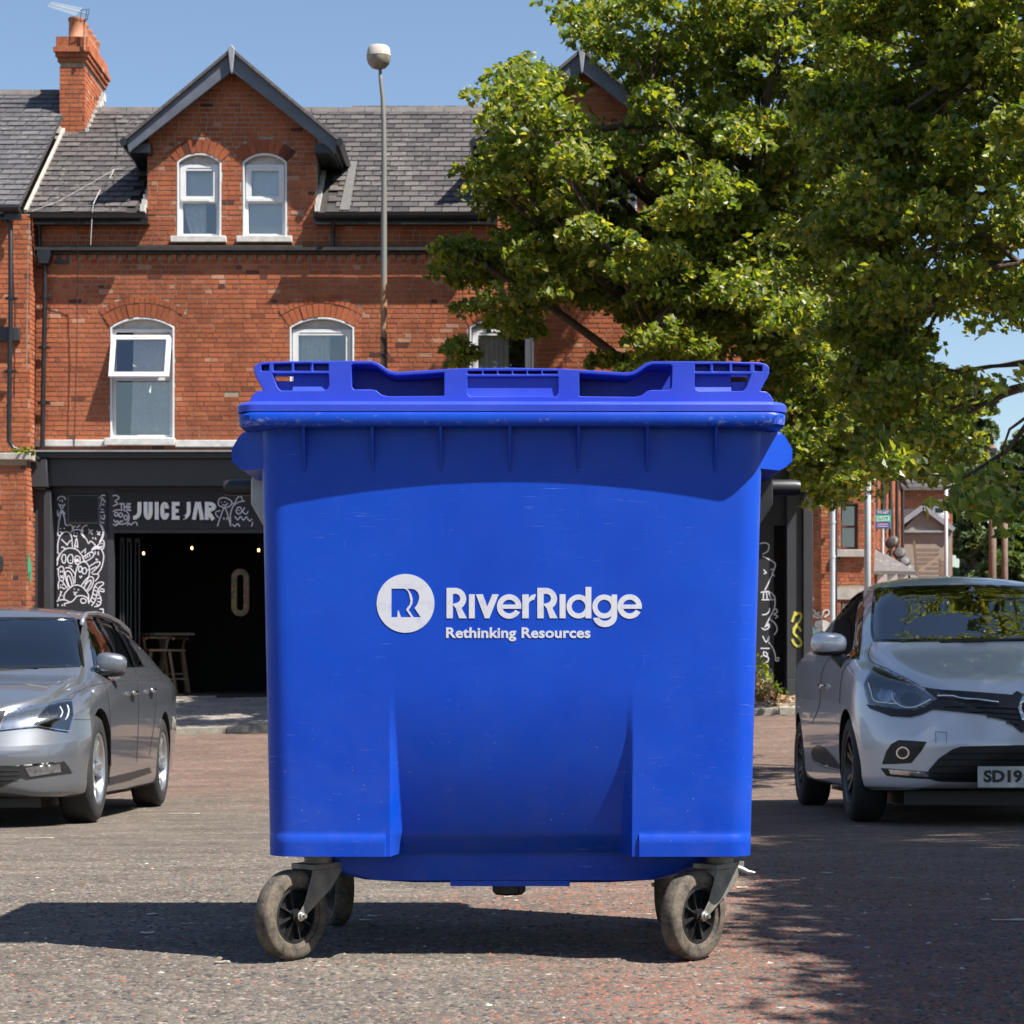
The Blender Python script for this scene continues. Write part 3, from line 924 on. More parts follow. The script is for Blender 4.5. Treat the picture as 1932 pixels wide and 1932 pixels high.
MAT['lime'] = simple('lime_fillet', (.42, .41, .39), .85, var=.25, scale=9)
MAT['soot_black'] = simple('sooty_black_course', (.022, .018, .017), .7, var=.35, scale=7)
def make_glass(name, tint, refl, rough=.02, dark=0.0):
    m, t, b, out = nodes_of(name)
    t.nodes.remove(b)
    tr = N(t, 'ShaderNodeBsdfTransparent'); tr.inputs[0].default_value = (*tint, 1)
    gl = N(t, 'ShaderNodeBsdfGlossy'); gl.inputs['Roughness'].default_value = rough
    gl.inputs['Color'].default_value = (1, 1, 1, 1)
    lw = N(t, 'ShaderNodeLayerWeight'); lw.inputs[0].default_value = .35
    f = N(t, 'ShaderNodeMapRange'); t.links.new(lw.outputs['Fresnel'], f.inputs[0]); f.inputs[3].default_value = refl; f.inputs[4].default_value = 1
    mx = N(t, 'ShaderNodeMixShader'); t.links.new(f.outputs[0], mx.inputs[0]); t.links.new(tr.outputs[0], mx.inputs[1]); t.links.new(gl.outputs[0], mx.inputs[2])
    t.links.new(mx.outputs[0], out.inputs[0])
    return m
MAT['glass'] = make_glass('window_glass', (.93, .95, .95), .07)
MAT['car_glass'] = make_glass('car_glass', (.42, .52, .52), .13)
MAT['car_glass_dark'] = make_glass('tinted_car_glass', (.16, .18, .18), .10)
MAT['lens'] = make_glass('clear_lens', (.85, .88, .92), .10)

BRICKH, COURSE = .065, .0755
def clip_iv(ivs, a, b):
    out = []
    for x0, x1 in ivs:
        if b <= x0 or a >= x1: out.append((x0, x1)); continue
        if a > x0: out.append((x0, a))
        if b < x1: out.append((b, x1))
    return out
class Arch:
    def __init__(s, x0, x1, zb, zs, rise, ring):
        s.x0, s.x1, s.zb, s.zs, s.rise, s.ring = x0, x1, zb, zs, rise, ring
        s.cx = (x0+x1)/2; w = x1-x0
        s.Rad = (w*w/4+rise*rise)/(2*rise); s.cz = zs+rise-s.Rad
        s.skew = (w/2)/(zs-s.cz)
    def outline(s, inset=0.0, n=14, zb=None):
        r = s.Rad-inset; hw_ = (s.x1-s.x0)/2-inset
        a = math.asin(min(1, hw_/r))
        top = [(s.cx+r*math.sin(a-2*a*i/n), s.cz+r*math.cos(a-2*a*i/n)) for i in range(n+1)]
        zb = s.zb+inset if zb is None else zb
        return [(s.cx-hw_, zb), (s.cx+hw_, zb)] + top
    def block(s, z):
        """interval that ordinary bricks must leave free at height z"""
        top = s.cz+s.Rad+s.ring
        if z < s.zb-.01 or z > top: return None
        if z < s.zs: return (s.x0, s.x1)
        ro = s.Rad+s.ring
        h = min(math.sqrt(max(0, ro*ro-(z-s.cz)**2)), (s.x1-s.x0)/2+(z-s.zs)*s.skew)
        return (s.cx-h, s.cx+h) if h > 0 else None
def lay_bricks(u0, u1, z0, z1, clip=None, blocks=(), seed=1, jump=None):
    g = random.Random(seed); out = []
    n = int((z1-z0)/COURSE)
    for i in range(n):
        za = z0+i*COURSE; zc = za+BRICKH/2
        a, b = (u0, u1) if clip is None else clip(zc, u0, u1)
        if b-a < .05: continue
        ivs = [(a, b)]
        for bl in blocks:
            r = bl.block(zc) if hasattr(bl, 'block') else (bl[0:2] if bl[2] < zc < bl[3] else None)
            if r: ivs = clip_iv(ivs, r[0]-.004, r[1]+.004)
        cuts = []; x = u0-g.choice([0, .05, .11, .16]); 
        hdr_course = (i % 5 == 4) if jump is None else False
        while x < u1:
            L_ = .100 if (hdr_course or g.random() < .34) else .205
            L_ += g.uniform(-.004, .004)
            cuts.append((x, x+L_)); x += L_+.010
        for p, q in cuts:
            for (s0, s1) in ivs:
                c0, c1 = max(p, s0), min(q, s1)
                if c1-c0 > .03: out.append((c0, c1, za+g.uniform(-.0015, .0015), za+BRICKH+g.uniform(-.0015, .0015)))
    return out
def tones(n, seed):
    g = np.random.default_rng(seed)
    t = np.clip(g.normal(.55, .085, n), .05, .98)
    k = g.random(n); t = np.where(k < .025, .02+.1*g.random(n), t); t = np.where(k > .975, .98, t)
    return t
def rects_to_mesh(name, rects, O, u, nrm, mat, parent, seed, depth=.009, back=.01):
    """rects (u0,u1,z0,z1) as blocks standing proud of a wall plane through O"""
    n = len(rects); 
    if not n: return None
    r = np.array(rects); O = np.array(O, float); u = np.array(u, float); nrm = np.array(nrm, float); up = np.array([0, 0, 1.])
    g = np.random.default_rng(seed); pr = depth*(.55+.6*g.random(n))
    V = np.zeros((n, 8, 3))
    bev = .003
    idx = 0
    for layer in (0, 1):
        for (a, b) in ((0, 2), (1, 2), (1, 3), (0, 3)):
            e = (bev if layer == 0 else 0)
            uu = r[:, a] + (e if a == 0 else -e); zz = r[:, b] + (e if b == 2 else -e)
            d = pr if layer == 0 else -back*np.ones(n)
            V[:, idx] = O + uu[:, None]*u + zz[:, None]*up + d[:, None]*nrm
            idx += 1
    base = (np.arange(n)*8)[:, None, None]
    q = [[0, 1, 2, 3], [0, 4, 5, 1], [1, 5, 6, 2], [2, 6, 7, 3], [3, 7, 4, 0]]
    if np.dot(np.cross(u, up), nrm) < 0: q = [x[::-1] for x in q]
    F = (np.array(q)[None]+base).reshape(-1, 4)
    tn = np.repeat(tones(n, seed+1)[:, None]*np.ones(3), 5, 0)
    return fast_mesh(name, V.reshape(-1, 3), F, mat, parent, 'stuff', tn)
_unit = {}
def unit_block(key, mat):
    if key in _unit: return _unit[key]
    me = bpy.data.meshes.new(key)
    b = .03
    V = [(-.5+.012, -1, -.5+b), (.5-.012, -1, -.5+b), (.5-.012, -1, .5-b), (-.5+.012, -1, .5-b), (-.5, 0, -.5), (.5, 0, -.5), (.5, 0, .5), (-.5, 0, .5)]
    me.from_pydata(V, [], [(0,1,2,3), (0,4,5,1), (1,5,6,2), (2,6,7,3), (3,7,4,0), (7,6,5,4)])
    me.materials.append(mat)
    _unit[key] = me; return me
def singles(name, rects, O, u, nrm, mat, parent, seed, depth=.009):
    """each brick an object; local -Y faces outwards"""
    g = random.Random(seed); me = unit_block(name+'_unit', mat)
    ang = math.atan2(u[1], u[0])
    for (a, b, c, d) in rects:
        o = bpy.data.objects.new(name, me)
        p = Vector(O)+Vector(u)*((a+b)/2)+Vector((0, 0, (c+d)/2))
        pr = depth*(.6+.6*g.random())
        o.parent = parent; COL.objects.link(o)
        if parent.type == 'EMPTY' and parent.get('_w'): o.matrix_parent_inverse = Matrix.Translation(-Vector(parent.location))
        o.location = p - Vector(nrm)*.01
        o.rotation_euler = (0, 0, ang)
        o.scale = (b-a, pr+.01, d-c)
def brickwork(parent, rects, O, u, nrm, seed, nsingle=300, pick=None, suffix=''):
    full = [r for r in rects if (pick is None or pick(r))]
    full.sort(key=lambda r: -(r[1]-r[0] > .15))
    sel = full[:nsingle]; ss = set(id(r) for r in sel)
    rest = [r for r in rects if id(r) not in ss]
    if sel: singles('brick', sel, O, u, nrm, MAT['brick_o'], parent, seed)
    rects_to_mesh('brick_courses', rest, O, u, nrm, MAT['brick'], parent, seed+5)
def voussoirs(A, D, parent, rings=((0, .21),), seed=3):
    V = []; F = []; g = random.Random(seed); cnt = 0
    for (r0, h) in rings:
        ra = A.Rad+r0+.006; rb = A.Rad+r0+h-.004
        am = math.atan(A.skew)*1.0
        n = max(5, int(2*am*ra/.078)); 
        if n % 2 == 0: n += 1
        for i in range(n):
            a0 = -am+2*am*i/n+.0045/ra; a1 = -am+2*am*(i+1)/n-.0045/ra
            pr = .010+.010*g.random(); k = len(V)
            for y, e in ((D-pr, .002), (D+.01, 0)):
                for (rr, aa) in ((ra, a0), (ra, a1), (rb, a1), (rb, a0)):
                    V.append((A.cx+rr*math.sin(aa), y, A.cz+rr*math.cos(aa)))
            F += [(k, k+1, k+2, k+3), (k, k+4, k+5, k+1), (k+1, k+5, k+6, k+2), (k+2, k+6, k+7, k+3), (k+3, k+7, k+4, k)]
            cnt += 1
    tn = np.repeat(np.clip(tones(cnt, seed)*.82+.02, 0, 1)[:, None]*np.ones(3), 5, 0)
    return fast_mesh('window_arch_bricks', V, F, MAT['brick'], parent, 'stuff', tn)

DB = 32.8
def zb(py, D=DB): return Z(py, D)
def xb(px, D=DB): return X(px, D)

# ------------------------------------------------------------------ the terrace with the shop
shop = thing('brick_terrace', 'red brick terrace with two gabled dormers above a charcoal juice bar shopfront', 'building', (xb(790), DB, .15))
def arch_px(x0, x1, ytop, yspring, ysill, ring, D=DB):
    return Arch(xb(x0, D), xb(x1, D), zb(ysill, D), zb(yspring, D), zb(ytop, D)-zb(yspring, D), ring)
G = []   # gables: centre px
for cxp in (437.5, 1097.5): G.append(cxp)
upper = [arch_px(c+a, c+b, 289, 306, 449, .22) for c in G for a, b in ((-103.5, -20), (20.5, 104))]
first = [arch_px(x0, x1, 598.5, 617, 829, .32) for x0, x1 in ((208, 329), (546.5, 668), (886, 1007), (1214, 1335))]
openings = upper + first
wall_poly = [(xb(56), zb(860)), (xb(1527), zb(860)), (xb(1527), zb(404))]
for c in reversed(G):
    wall_poly += [(xb(c+159.5), zb(404)), (xb(c+159.5), zb(262)), (xb(c), zb(124)), (xb(c-159.5), zb(262)), (xb(c-159.5), zb(404))]
wall_poly += [(xb(56), zb(404))]
mw = MB(); plate(mw, wall_poly, [a.outline() for a in openings], DB, DB+.24)
mw.obj('wall', MAT['mortar'], shop)
# lower part of the wall, courses
rects = lay_bricks(xb(56), xb(1527), zb(858), zb(405), None, openings, 21)
rects = [r for r in rects if not (zb(484) < r[3] and r[2] < zb(466))]
# the missing brick
rects = [r for r in rects if not (xb(427) < (r[0]+r[1])/2 < xb(441) and zb(748) < (r[2]+r[3])/2 < zb(739))]
def pick_main(r):
    x = (r[0]+r[1])/2; z = (r[2]+r[3])/2
    return xb(330) < x < xb(546) and zb(815) < z < zb(560)
brickwork(shop, rects, (0, DB, 0), (1, 0, 0), (0, -1, 0), 31, 300, pick_main)
for gi, c in enumerate(G):
    z_ap = zb(122); sl = .84
    def clipg(z, a, b, c=c):
        h = min(xb(c+159.3)-xb(c), (z_ap-z)/sl*1.0)
        return (xb(c)-h, xb(c)+h)
    rr = lay_bricks(xb(c-160), xb(c+160), zb(405), zb(124), clipg, upper, 41+gi)
    rects_to_mesh('brick_courses', rr, (0, DB, 0), (1, 0, 0), (0, -1, 0), MAT['brick'], shop, 51+gi)
for i, a in enumerate(upper): voussoirs(a, DB-.002, shop, ((0, .215),), 60+i)
for i, a in enumerate(first): voussoirs(a, DB-.002, shop, ((0, .21), (.215, .10)), 70+i)
# string course and dentils
sc_ = MB()
sc_.box(xb(62), xb(1527), DB-.13, DB+.002, zb(476), zb(466)); sc_.box(xb(62), xb(1527), DB-.09, DB-.0, zb(481), zb(476.2)); 
sc_.obj('string_course', MAT['soot_black'], shop, bevel=.012)
g = random.Random(4)
dr = []; x = xb(62)
while x < xb(1525):
    dr.append((x, x+.075, zb(481.4)-.085+g.uniform(-.004, .004), zb(481.2))); x += .1545+g.uniform(-.004, .004)
rects_to_mesh('dentil_bricks', dr, (0, DB, 0), (1, 0, 0), (0, -1, 0), MAT['brick'], shop, 77, depth=.06)

def window(A, parent, D, kind, seed=0, col='white_frame'):
    """arched opening: trim, frame, sashes, panes, curtain, sill"""
    W = MAT[col]
    m = MB()
    o0 = A.outline(); i0 = A.outline(.028)
    plate(m, o0, [i0], D-.012, D+.07)
    fw = m.obj('window', W, parent, bevel=.004)
    # arched head panel and frame
    zt = A.zs-.02 if kind != 'open' else A.zs-.02
    m = MB()
    hp = [p for p in A.outline(.026) if p[1] > zt-.001]
    hp = [(A.x0+.026, zt), (A.x1-.026, zt)] + [p for p in A.outline(.026)[2:]]
    plate(m, hp, [], D+.085, D+.12)
    m.obj('head_panel', MAT['white_paint'], fw)
    x0, x1 = A.x0+.026, A.x1-.026
    zm = A.zb+.04+(zt-A.zb-.04)*(.475 if kind != 'open' else .535)
    f = MB(); t_ = .055
    plate(f, [(x0, A.zb+.02), (x1, A.zb+.02), (x1, zt), (x0, zt)],
          [[(x0+t_, A.zb+.02+t_), (x1-t_, A.zb+.02+t_), (x1-t_, zm-.02), (x0+t_, zm-.02)], [(x0+t_, zm+.03), (x1-t_, zm+.03), (x1-t_, zt-.05), (x0+t_, zt-.05)]], D+.06, D+.12)
    f.obj('frame', W, fw, bevel=.004)
    s = MB()
    if kind != 'open':
        plate(s, [(x0+.02, zm-.005), (x1-.02, zm-.005), (x1-.02, zt-.012), (x0+.02, zt-.012)], [[(x0+.105, zm+.085), (x1-.105, zm+.085), (x1-.105, zt-.105), (x0+.105, zt-.105)]], D+.035, D+.075)
        s.box(x0+.13, x1-.13, D+.028, D+.034, zt-.062, zt-.050)
        s.box(x0+.04, x1-.16, D+.020, D+.034, zm+.004, zm+.05)
        s.obj('top_sash', W, fw, bevel=.004)
        q = MB(); q.box(x0+.09, x1-.09, D+.050, D+.056, zm+.07, zt-.09); q.obj('pane', MAT['glass'], fw)
    else:
        # top-hung sash pushed open at the bottom
        h = zt-.012-zm-.05
        plate(s, [(x0+.0, -h), (x1-.01, -h), (x1-.01, 0), (x0+.0, 0)], [[(x0+.075, -h+.075), (x1-.085, -h+.075), (x1-.085, -.075), (x0+.075, -.075)]], 0, .045)
        s.box(x0+.33, x1-.38, -.006, 0, -.045, -.030)
        th = R(21)
        Mx = Matrix.Translation((-.012, D+.02, zt-.10)) @ Matrix.Rotation(-th, 4, 'X')
        s.xf(Mx); s.obj('top_sash', W, fw, bevel=.004)
        q = MB(); q.box(x0+.06, x1-.07, .018, .024, -h+.06, -.06); q.xf(Mx); q.obj('pane', MAT['glass'], fw)
    q = MB(); q.box(x0+.045, x1-.045, D+.085, D+.091, A.zb+.06, zm-.01); q.obj('pane', MAT['glass'], fw)
    s = MB(); s.box(x0+.05, x1-.28, D+.045, D+.058, A.zb+.028, A.zb+.055); s.obj('drip_bead', W, fw)
    # room and curtain
    r = MB(); r.box(A.x0-.29, A.x1+.29, D+.75, D+.77, A.zb-.1, A.zs+A.rise+.1); r.box(A.x0-.29, A.x1+.29, D+.26, D+.75, A.zs+A.rise+.08, A.zs+A.rise+.1); 
    r.box(A.x0-.3, A.x0-.29, D+.24, D+.77, A.zb, A.zs+.2); r.box(A.x1+.29, A.x1+.30, D+.24, D+.77, A.zb, A.zs+.2)
    r.obj('room_wall', MAT['room'], fw)
    gg = random.Random(seed)
    def curtain(xa, xbb, za, zt_, y, mat, fold=.012, k=8, swing=0):
        n = int((xbb-xa)/.012)+2; V = []; F = []
        for i in range(n):
            u = i/(n-1); x = xa+(xbb-xa)*u
            for j, zz in enumerate((zt_, (zt_*2+za)/3, (zt_+2*za)/3, za)):
                V.append((x+swing*(1-u)*(j/3)**1.5, y+fold*math.sin(u*k*6.28+gg.random()*.3)*(.5+j*.25), zz))
        for i in range(n-1):
            for j in range(3): F.append((i*4+j, (i+1)*4+j, (i+1)*4+j+1, i*4+j+1))
        mesh('curtain', V, F, mat, fw, smooth=True)
    if kind == 'blind': curtain(x0+.05, x1-.05, A.zb+.05, zt, D+.16, MAT['blind'], 0.001, 1)
    elif kind == 'net': curtain(x0+.05, x1-.05, zm, zt, D+.18, MAT['blind'], .001, 1); curtain(x0+.05, x0+.40, A.zb+.05, zm, D+.19, MAT['net'], .02, 3, .12)
    elif kind == 'half': curtain(x0+.05, x0+(x1-x0)*.62, A.zb+.05, zt, D+.17, MAT['net'], .015, 7)
    elif kind == 'open': curtain(x0+.30, x1-.05, A.zb+.05, zt, D+.20, MAT['net'], .02, 2, -.05)
    sl = MB(); pr = .13
    if A in upper: sl.box(A.x0-.085, A.x1+.085, D-pr, D+.10, A.zb-.085, A.zb+.012)
    else: sl.box(A.x0-.07, A.x1+.02, D-pr, D+.10, A.zb-.10, A.zb+.012)
    sl.obj('sill', MAT['white_paint'], fw, bevel=.008)
    return fw
window(upper[0], shop, DB, 'net', 1); window(upper[1], shop, DB, 'blind', 2); window(upper[2], shop, DB, 'blind', 3); window(upper[3], shop, DB, 'blind', 4)
window(first[0], shop, DB, 'open', 5); window(first[1], shop, DB, 'half', 6); window(first[2], shop, DB, 'half', 7); window(first[3], shop, DB, 'half', 8)
s = MB()
s.box(xb(57), xb(79), DB-.07, DB+.002, zb(843), zb(830.5)); s.box(xb(86), xb(203), DB-.07, DB+.002, zb(843), zb(830.5))
s.box(xb(331.5), xb(540), DB-.07, DB+.002, zb(844), zb(831)); s.box(xb(670.5), xb(880), DB-.07, DB+.002, zb(844), zb(831)); s.box(xb(1009.5), xb(1208), DB-.07, DB+.002, zb(844), zb(831)); s.box(xb(1337.5), xb(1527), DB-.07, DB+.002, zb(844), zb(831))
s.obj('sill_band', MAT['white_paint'], shop, bevel=.01)

# roof slopes laid with slates
EAV = (32.52, Z(402.5, 32.52)); TAN = .70
def roof_pt(x, v):       # v metres up the slope
    c, s_ = math.cos(math.atan(TAN)), math.sin(math.atan(TAN))
    return Vector((x, EAV[0]+v*c, EAV[1]+v*s_))
VR = (36.1-EAV[0])/math.cos(math.atan(TAN))
def slates(parent, x0, x1, skip, seed, nsingle, pick, E=EAV, v1=None, w=.255, ex=.205, tan=TAN, mats=('slate', 'slate_o')):
    g = random.Random(seed); cc = math.cos(math.atan(tan)); ss = math.sin(math.atan(tan)); v1 = v1 or VR
    V = []; F = []; items = []
    n = int(v1/ex)
    for i in range(n+1):
        v = i*ex; x = x0-(w/2 if i % 2 else 0)+g.uniform(-.01, .01)
        while x < x1:
            a, b = max(x, x0)+.007, min(x+w, x1)-.007
            if b-a > .03:
                xc = (a+b)/2; zc = E[1]+(v+ex/2)*ss
                if not (skip and skip(xc, zc, E[0]+(v+ex/2)*cc)):
                    items.append((a, b, v+g.uniform(-.004, .004), min(v+ex+.05, v1), g.random()))
            x += w
    sel = [it for it in items if pick and pick((it[0]+it[1])/2, it[2])][:nsingle]
    ids = set(id(s) for s in sel)
    def corners(it, off=0):
        a, b, va, vb_, r = it
        lift = .026+.012*r
        P0 = lambda x, v, h: (x, E[0]+v*cc-h*ss, E[1]+v*ss+h*cc)
        return [P0(a, va, lift), P0(b, va, lift+.003*r), P0(b, vb_, .010), P0(a, vb_, .010), P0(a, va, lift-.012), P0(b, va, lift-.012)]
    tn = []
    for it in items:
        if id(it) in ids: continue
        k = len(V); V += corners(it); F += [(k, k+1, k+2, k+3), (k+4, k+5, k+1, k)]; tn += [it[4]]*2
    fast_mesh('slates', V, F, MAT[mats[0]], parent, 'stuff', np.array(tn)[:, None]*np.ones(3))
    if sel:
        me = bpy.data.meshes.new('slate_unit')
        hh = ex+.05
        Q = lambda x, v, h: (x, v*cc-h*ss, v*ss+h*cc)
        me.from_pydata([Q(-.5, 0, .030), Q(.5, 0, .034), Q(.5, hh, .010), Q(-.5, hh, .010), Q(-.5, 0, .012), Q(.5, 0, .012)], [], [(0, 1, 2, 3), (4, 5, 1, 0)])
        me.materials.append(MAT[mats[1]])
        for it in sel:
            o = bpy.data.objects.new('slate', me); COL.objects.link(o); o.parent = parent
            if parent.type == 'EMPTY': o.matrix_parent_inverse = Matrix.Translation(-Vector(parent.location))
            o.location = ((it[0]+it[1])/2, E[0]+it[2]*cc, E[1]+it[2]*ss); o.scale = (it[1]-it[0], 1, 1)
XP = X(50, 32.52)          # party line with the neighbour
XE = xb(1527)
gz_ap = Z(97, 32.5)
def dormer_z(x):
    best = -9
    for c in G:
        d = abs(x-xb(c))
        if d < xb(c+190)-xb(c): best = max(best, gz_ap-.84*d)
    return best
def skip_main(x, z, y):
    if z < dormer_z(x) - .02: return True
    return X(112, 35.26)-.02 < x < X(161, 35.26)+.02 and 35.26 < y < 36.96
def in_clear(x, v):
    return X(640, 33.5) < x < X(900, 33.5)
MAT['pale_slate'] = simple('rain_washed_slate', (.10, .095, .092), .7, var=.15)
rb = MB()
rb.add([(XP, EAV[0], EAV[1]), (XE, EAV[0], EAV[1]), (XE, 36.1, EAV[1]+(36.1-EAV[0])*TAN), (XP, 36.1, EAV[1]+(36.1-EAV[0])*TAN),
        (XP, EAV[0]+.05, EAV[1]-.06), (XE, EAV[0]+.05, EAV[1]-.06), (XE, 39.6, EAV[1]), (XP, 39.6, EAV[1])],
       [(0, 1, 2, 3), (3, 2, 6, 7), (0, 4, 5, 1)])
# leave the dormer width free in the deck in front of the cheeks
rb = MB()
segs = [(XP, xb(G[0]-159)), (xb(G[0]+159), xb(G[1]-159)), (xb(G[1]+159), XE)]
for a, b in segs:
    rb.add([tuple(roof_pt(a, 0)), tuple(roof_pt(b, 0)), tuple(roof_pt(b, VR)), tuple(roof_pt(a, VR))], [(0, 1, 2, 3)])
rb.add([(XP, 36.1, roof_pt(0, VR).z), (XE, 36.1, roof_pt(0, VR).z), (XE, 39.7, EAV[1]), (XP, 39.7, EAV[1])], [(0, 1, 2, 3)])
roof_o = rb.obj('roof', MAT['soot_black'], shop, recalc=False)
slates(shop, XP, XE, skip_main, 8, 300, in_clear)
rt = MB()
x = XP
zr = roof_pt(0, VR).z
while x < XE:
    rt.add([(x, 35.97, zr-.06), (x+.44, 35.97, zr-.06), (x+.44, 36.1, zr+.055), (x, 36.1, zr+.055), (x, 36.25, zr-.06), (x+.44, 36.25, zr-.06), (x, 35.97, zr-.085), (x+.44, 35.97, zr-.085)],
           [(0, 1, 2, 3), (3, 2, 5, 4), (6, 7, 1, 0)]); x += .45
rt.obj('ridge_tiles', MAT['ridge'], roof_o, recalc=False)['kind'] = 'stuff'
# gable trim
for c in G:
    cx = xb(c, 32.5); za = gz_ap
    e = X(c+200, 32.5)-cx
    for s_ in (-1, 1):
        bb = MB()
        poly = [(cx, za), (cx+s_*e, za-.84*e), (cx+s_*(e-.05), za-.84*e-.20), (cx+s_*(e-.10), za-.84*e-.14), (cx, za-.30)]
        if s_ < 0: poly = poly[::-1]
        bb.prism(poly, 32.50, 32.56)
        bb.obj('bargeboard', MAT['barge'], shop, bevel=.008)
        rf = MB()
        rf.add([(cx, 32.44, za+.045), (cx+s_*(e+.03), 32.44, za+.045-.84*(e+.03)), (cx+s_*(e+.03), 34.6, za+.045-.84*(e+.03)), (cx, 36.6, za+.045),
                (cx, 32.44, za-.01), (cx+s_*(e+.03), 32.44, za-.01-.84*(e+.03)), (cx+s_*(e+.03), 34.6, za-.01-.84*(e+.03)), (cx, 36.6, za-.01)],
               [(0, 1, 2, 3), (4, 7, 6, 5), (0, 4, 5, 1), (1, 5, 6, 2)])
        rf.obj('dormer_roof', MAT['slate_o'], shop)
        # boxed eave and its gutter running back
        zE = za-.84*e
        sf = MB(); sf.box(*sorted((cx+s_*(e-.07), cx+s_*(X(c+159, DB)-cx))), 32.57, 34.2, zE-.17, zE-.03)
        sf.obj('soffit', MAT['black_paint'], shop)
        gt = MB(); gt.tube([(cx+s_*(e+.03), 32.42, zE-.04), (cx+s_*(e+.03), 34.2, zE-.04)], .06, 8)
        gt.box(*sorted((cx+s_*(e-.06), cx+s_*(e-.02))), 32.57, 34.2, zE-.14, zE-.02)
        gt.obj('gutter', MAT['black_paint'], shop)
        ck = MB(); xc = X(c, DB)+s_*(X(c+159, DB)-X(c, DB))
        yk = EAV[0]+(zE-.1-EAV[1])/TAN
        ck.add([(xc, DB+.01, EAV[1]-.05), (xc, DB+.01, zE-.05), (xc, yk+.2, zE-.05), (xc-s_*.2, DB+.01, EAV[1]-.05), (xc-s_*.2, DB+.01, zE-.05), (xc-s_*.2, yk+.2, zE-.05)], [(0, 1, 2), (5, 4, 3), (0, 2, 5, 3), (0, 3, 4, 1)])
        ck.obj('dormer_cheek', MAT['soot_black'], shop)
        fl = MB()
        for v in np.arange(.02, 1.75, .19):
            p = roof_pt(xc+s_*.03, v)
            fl.box(*sorted((xc+s_*.002, xc+s_*.07)), p.y-.02, p.y+.16, p.z+.02, p.z+.13)
        fl.obj('flashing', MAT['lime'], shop)
    fn = MB(); fn.prism([(cx-.055, za+.02), (cx-.02, za-.30), (cx, za-.36), (cx+.02, za-.30), (cx+.055, za+.02), (cx+.03, za+.05), (cx, za+.09), (cx-.03, za+.05)], 32.42, 32.50)
    fn.obj('finial', MAT['lead'], shop, bevel=.01)
mm = MB(); mm.add([tuple(roof_pt(X(645, 33), .05)+Vector((0, -.03, .03))), tuple(roof_pt(X(664, 33), .05)+Vector((0, -.03, .03))), tuple(roof_pt(X(664, 33)-.0, 2.0)+Vector((0, -.03, .03))), tuple(roof_pt(X(650, 33), 2.0)+Vector((0, -.03, .03)))], [(0, 1, 2, 3)])
mm.obj('pale_slate_strip', MAT['pale_slate'], roof_o, recalc=False)
# eaves gutters, fascia and downpipes
for i, (a, b) in enumerate(((60, 277), (593, 938.5), (1257, 1527))):
    m = MB(); x0, x1 = X(a, 32.5), X(b, 32.5)
    m.add(*(lambda n_: ([(x, 32.42+.065*math.cos(t_), Z(405, 32.42)+.02-.075*math.sin(t_)) for x in (x0, x1) for t_ in [math.pi*k/6 for k in range(7)]], [(k, k+1, k+8, k+7) for k in range(6)]))(0))
    go = m.obj('gutter', MAT['black_paint'], shop, recalc=False)
    go.modifiers.new('s', 'SOLIDIFY').thickness = .006
    f = MB(); f.box(x0, x1, 32.56, 32.60, Z(423, 32.56), Z(404, 32.56)); f.box(x0, x1, 32.60, DB, Z(421, 32.6), Z(419, 32.6)); f.obj('fascia_board', MAT['black_paint'], shop)
def pipe(pts, r, mat='black_paint', name='downpipe', collars=(), par=None):
    m = MB(); m.tube(pts, r, 10)
    for c in collars:
        m.lathe([(r+.008, -.03), (r+.008, .03)], 10, c); m.box(c[0]-.09, c[0]+.09, c[1]+.03, c[1]+.07, c[2]-.02, c[2]+.02)
    return m.obj(name, MAT[mat], par or shop, recalc=True, autos=50)
pipe([P(628, 412, 32.48), P(630, 425, 32.6), P(628, 436, 32.72), P(628, 464, 32.72)], .033)
pipe([P(72, 415, 32.6), P(73, 430, 32.7), P(74, 464, 32.72)], .033)
m = MB(); m.prism([(X(72, 32.6), Z(484, 32.6)), (X(77, 32.6), Z(498, 32.6)), (X(92, 32.6), Z(498, 32.6)), (X(97, 32.6), Z(484, 32.6)), (X(97, 32.6), Z(474, 32.6)), (X(72, 32.6), Z(474, 32.6))][::-1], 32.52, 32.72); m.obj('hopper_head', MAT['black_paint'], shop)
pipe([P(85, 497, 32.66), P(85, 560, 32.66), P(82, 700, 32.66), P(80, 846, 32.66)], .037, collars=[P(84.5, 560, 32.66), P(82.5, 655, 32.66), P(81, 760, 32.66)])
m = MB(); m.box(xb(104), xb(130), DB-.03, DB, zb(498), zb(486)); m.obj('air_brick', MAT['dark_metal'], shop)
# thin cables
m = MB()
m.tube([P(220, 228, 35.8)+Vector((0, -.05, .1)), P(224, 270, 34.7), P(217, 320, 33.9), P(214, 352, 33.3)], .006, 5)
m.tube([P(149, 400, 32.4), P(147, 470, 32.5), P(146, 560, 32.7), P(145, 660, 32.72), P(142, 760, 32.72), P(140, 845, 32.72)], .007, 5)
m.obj('dark_cable', MAT['dark_metal'], shop)
m = MB(); m.tube([P(245, 316, 33.4), P(215, 320, 33.3), P(206, 338, 33.0), P(188, 360, 32.6), P(176, 385, 32.4), P(173, 420, 32.38), P(171, 462, 32.38)], .005, 6)
m.tube([P(215, 320, 33.3), P(160, 352, 33.0), P(110, 380, 32.7), P(60, 398, 32.45)], .003, 5)
m.obj('pale_cable', MAT['white_paint'], shop)

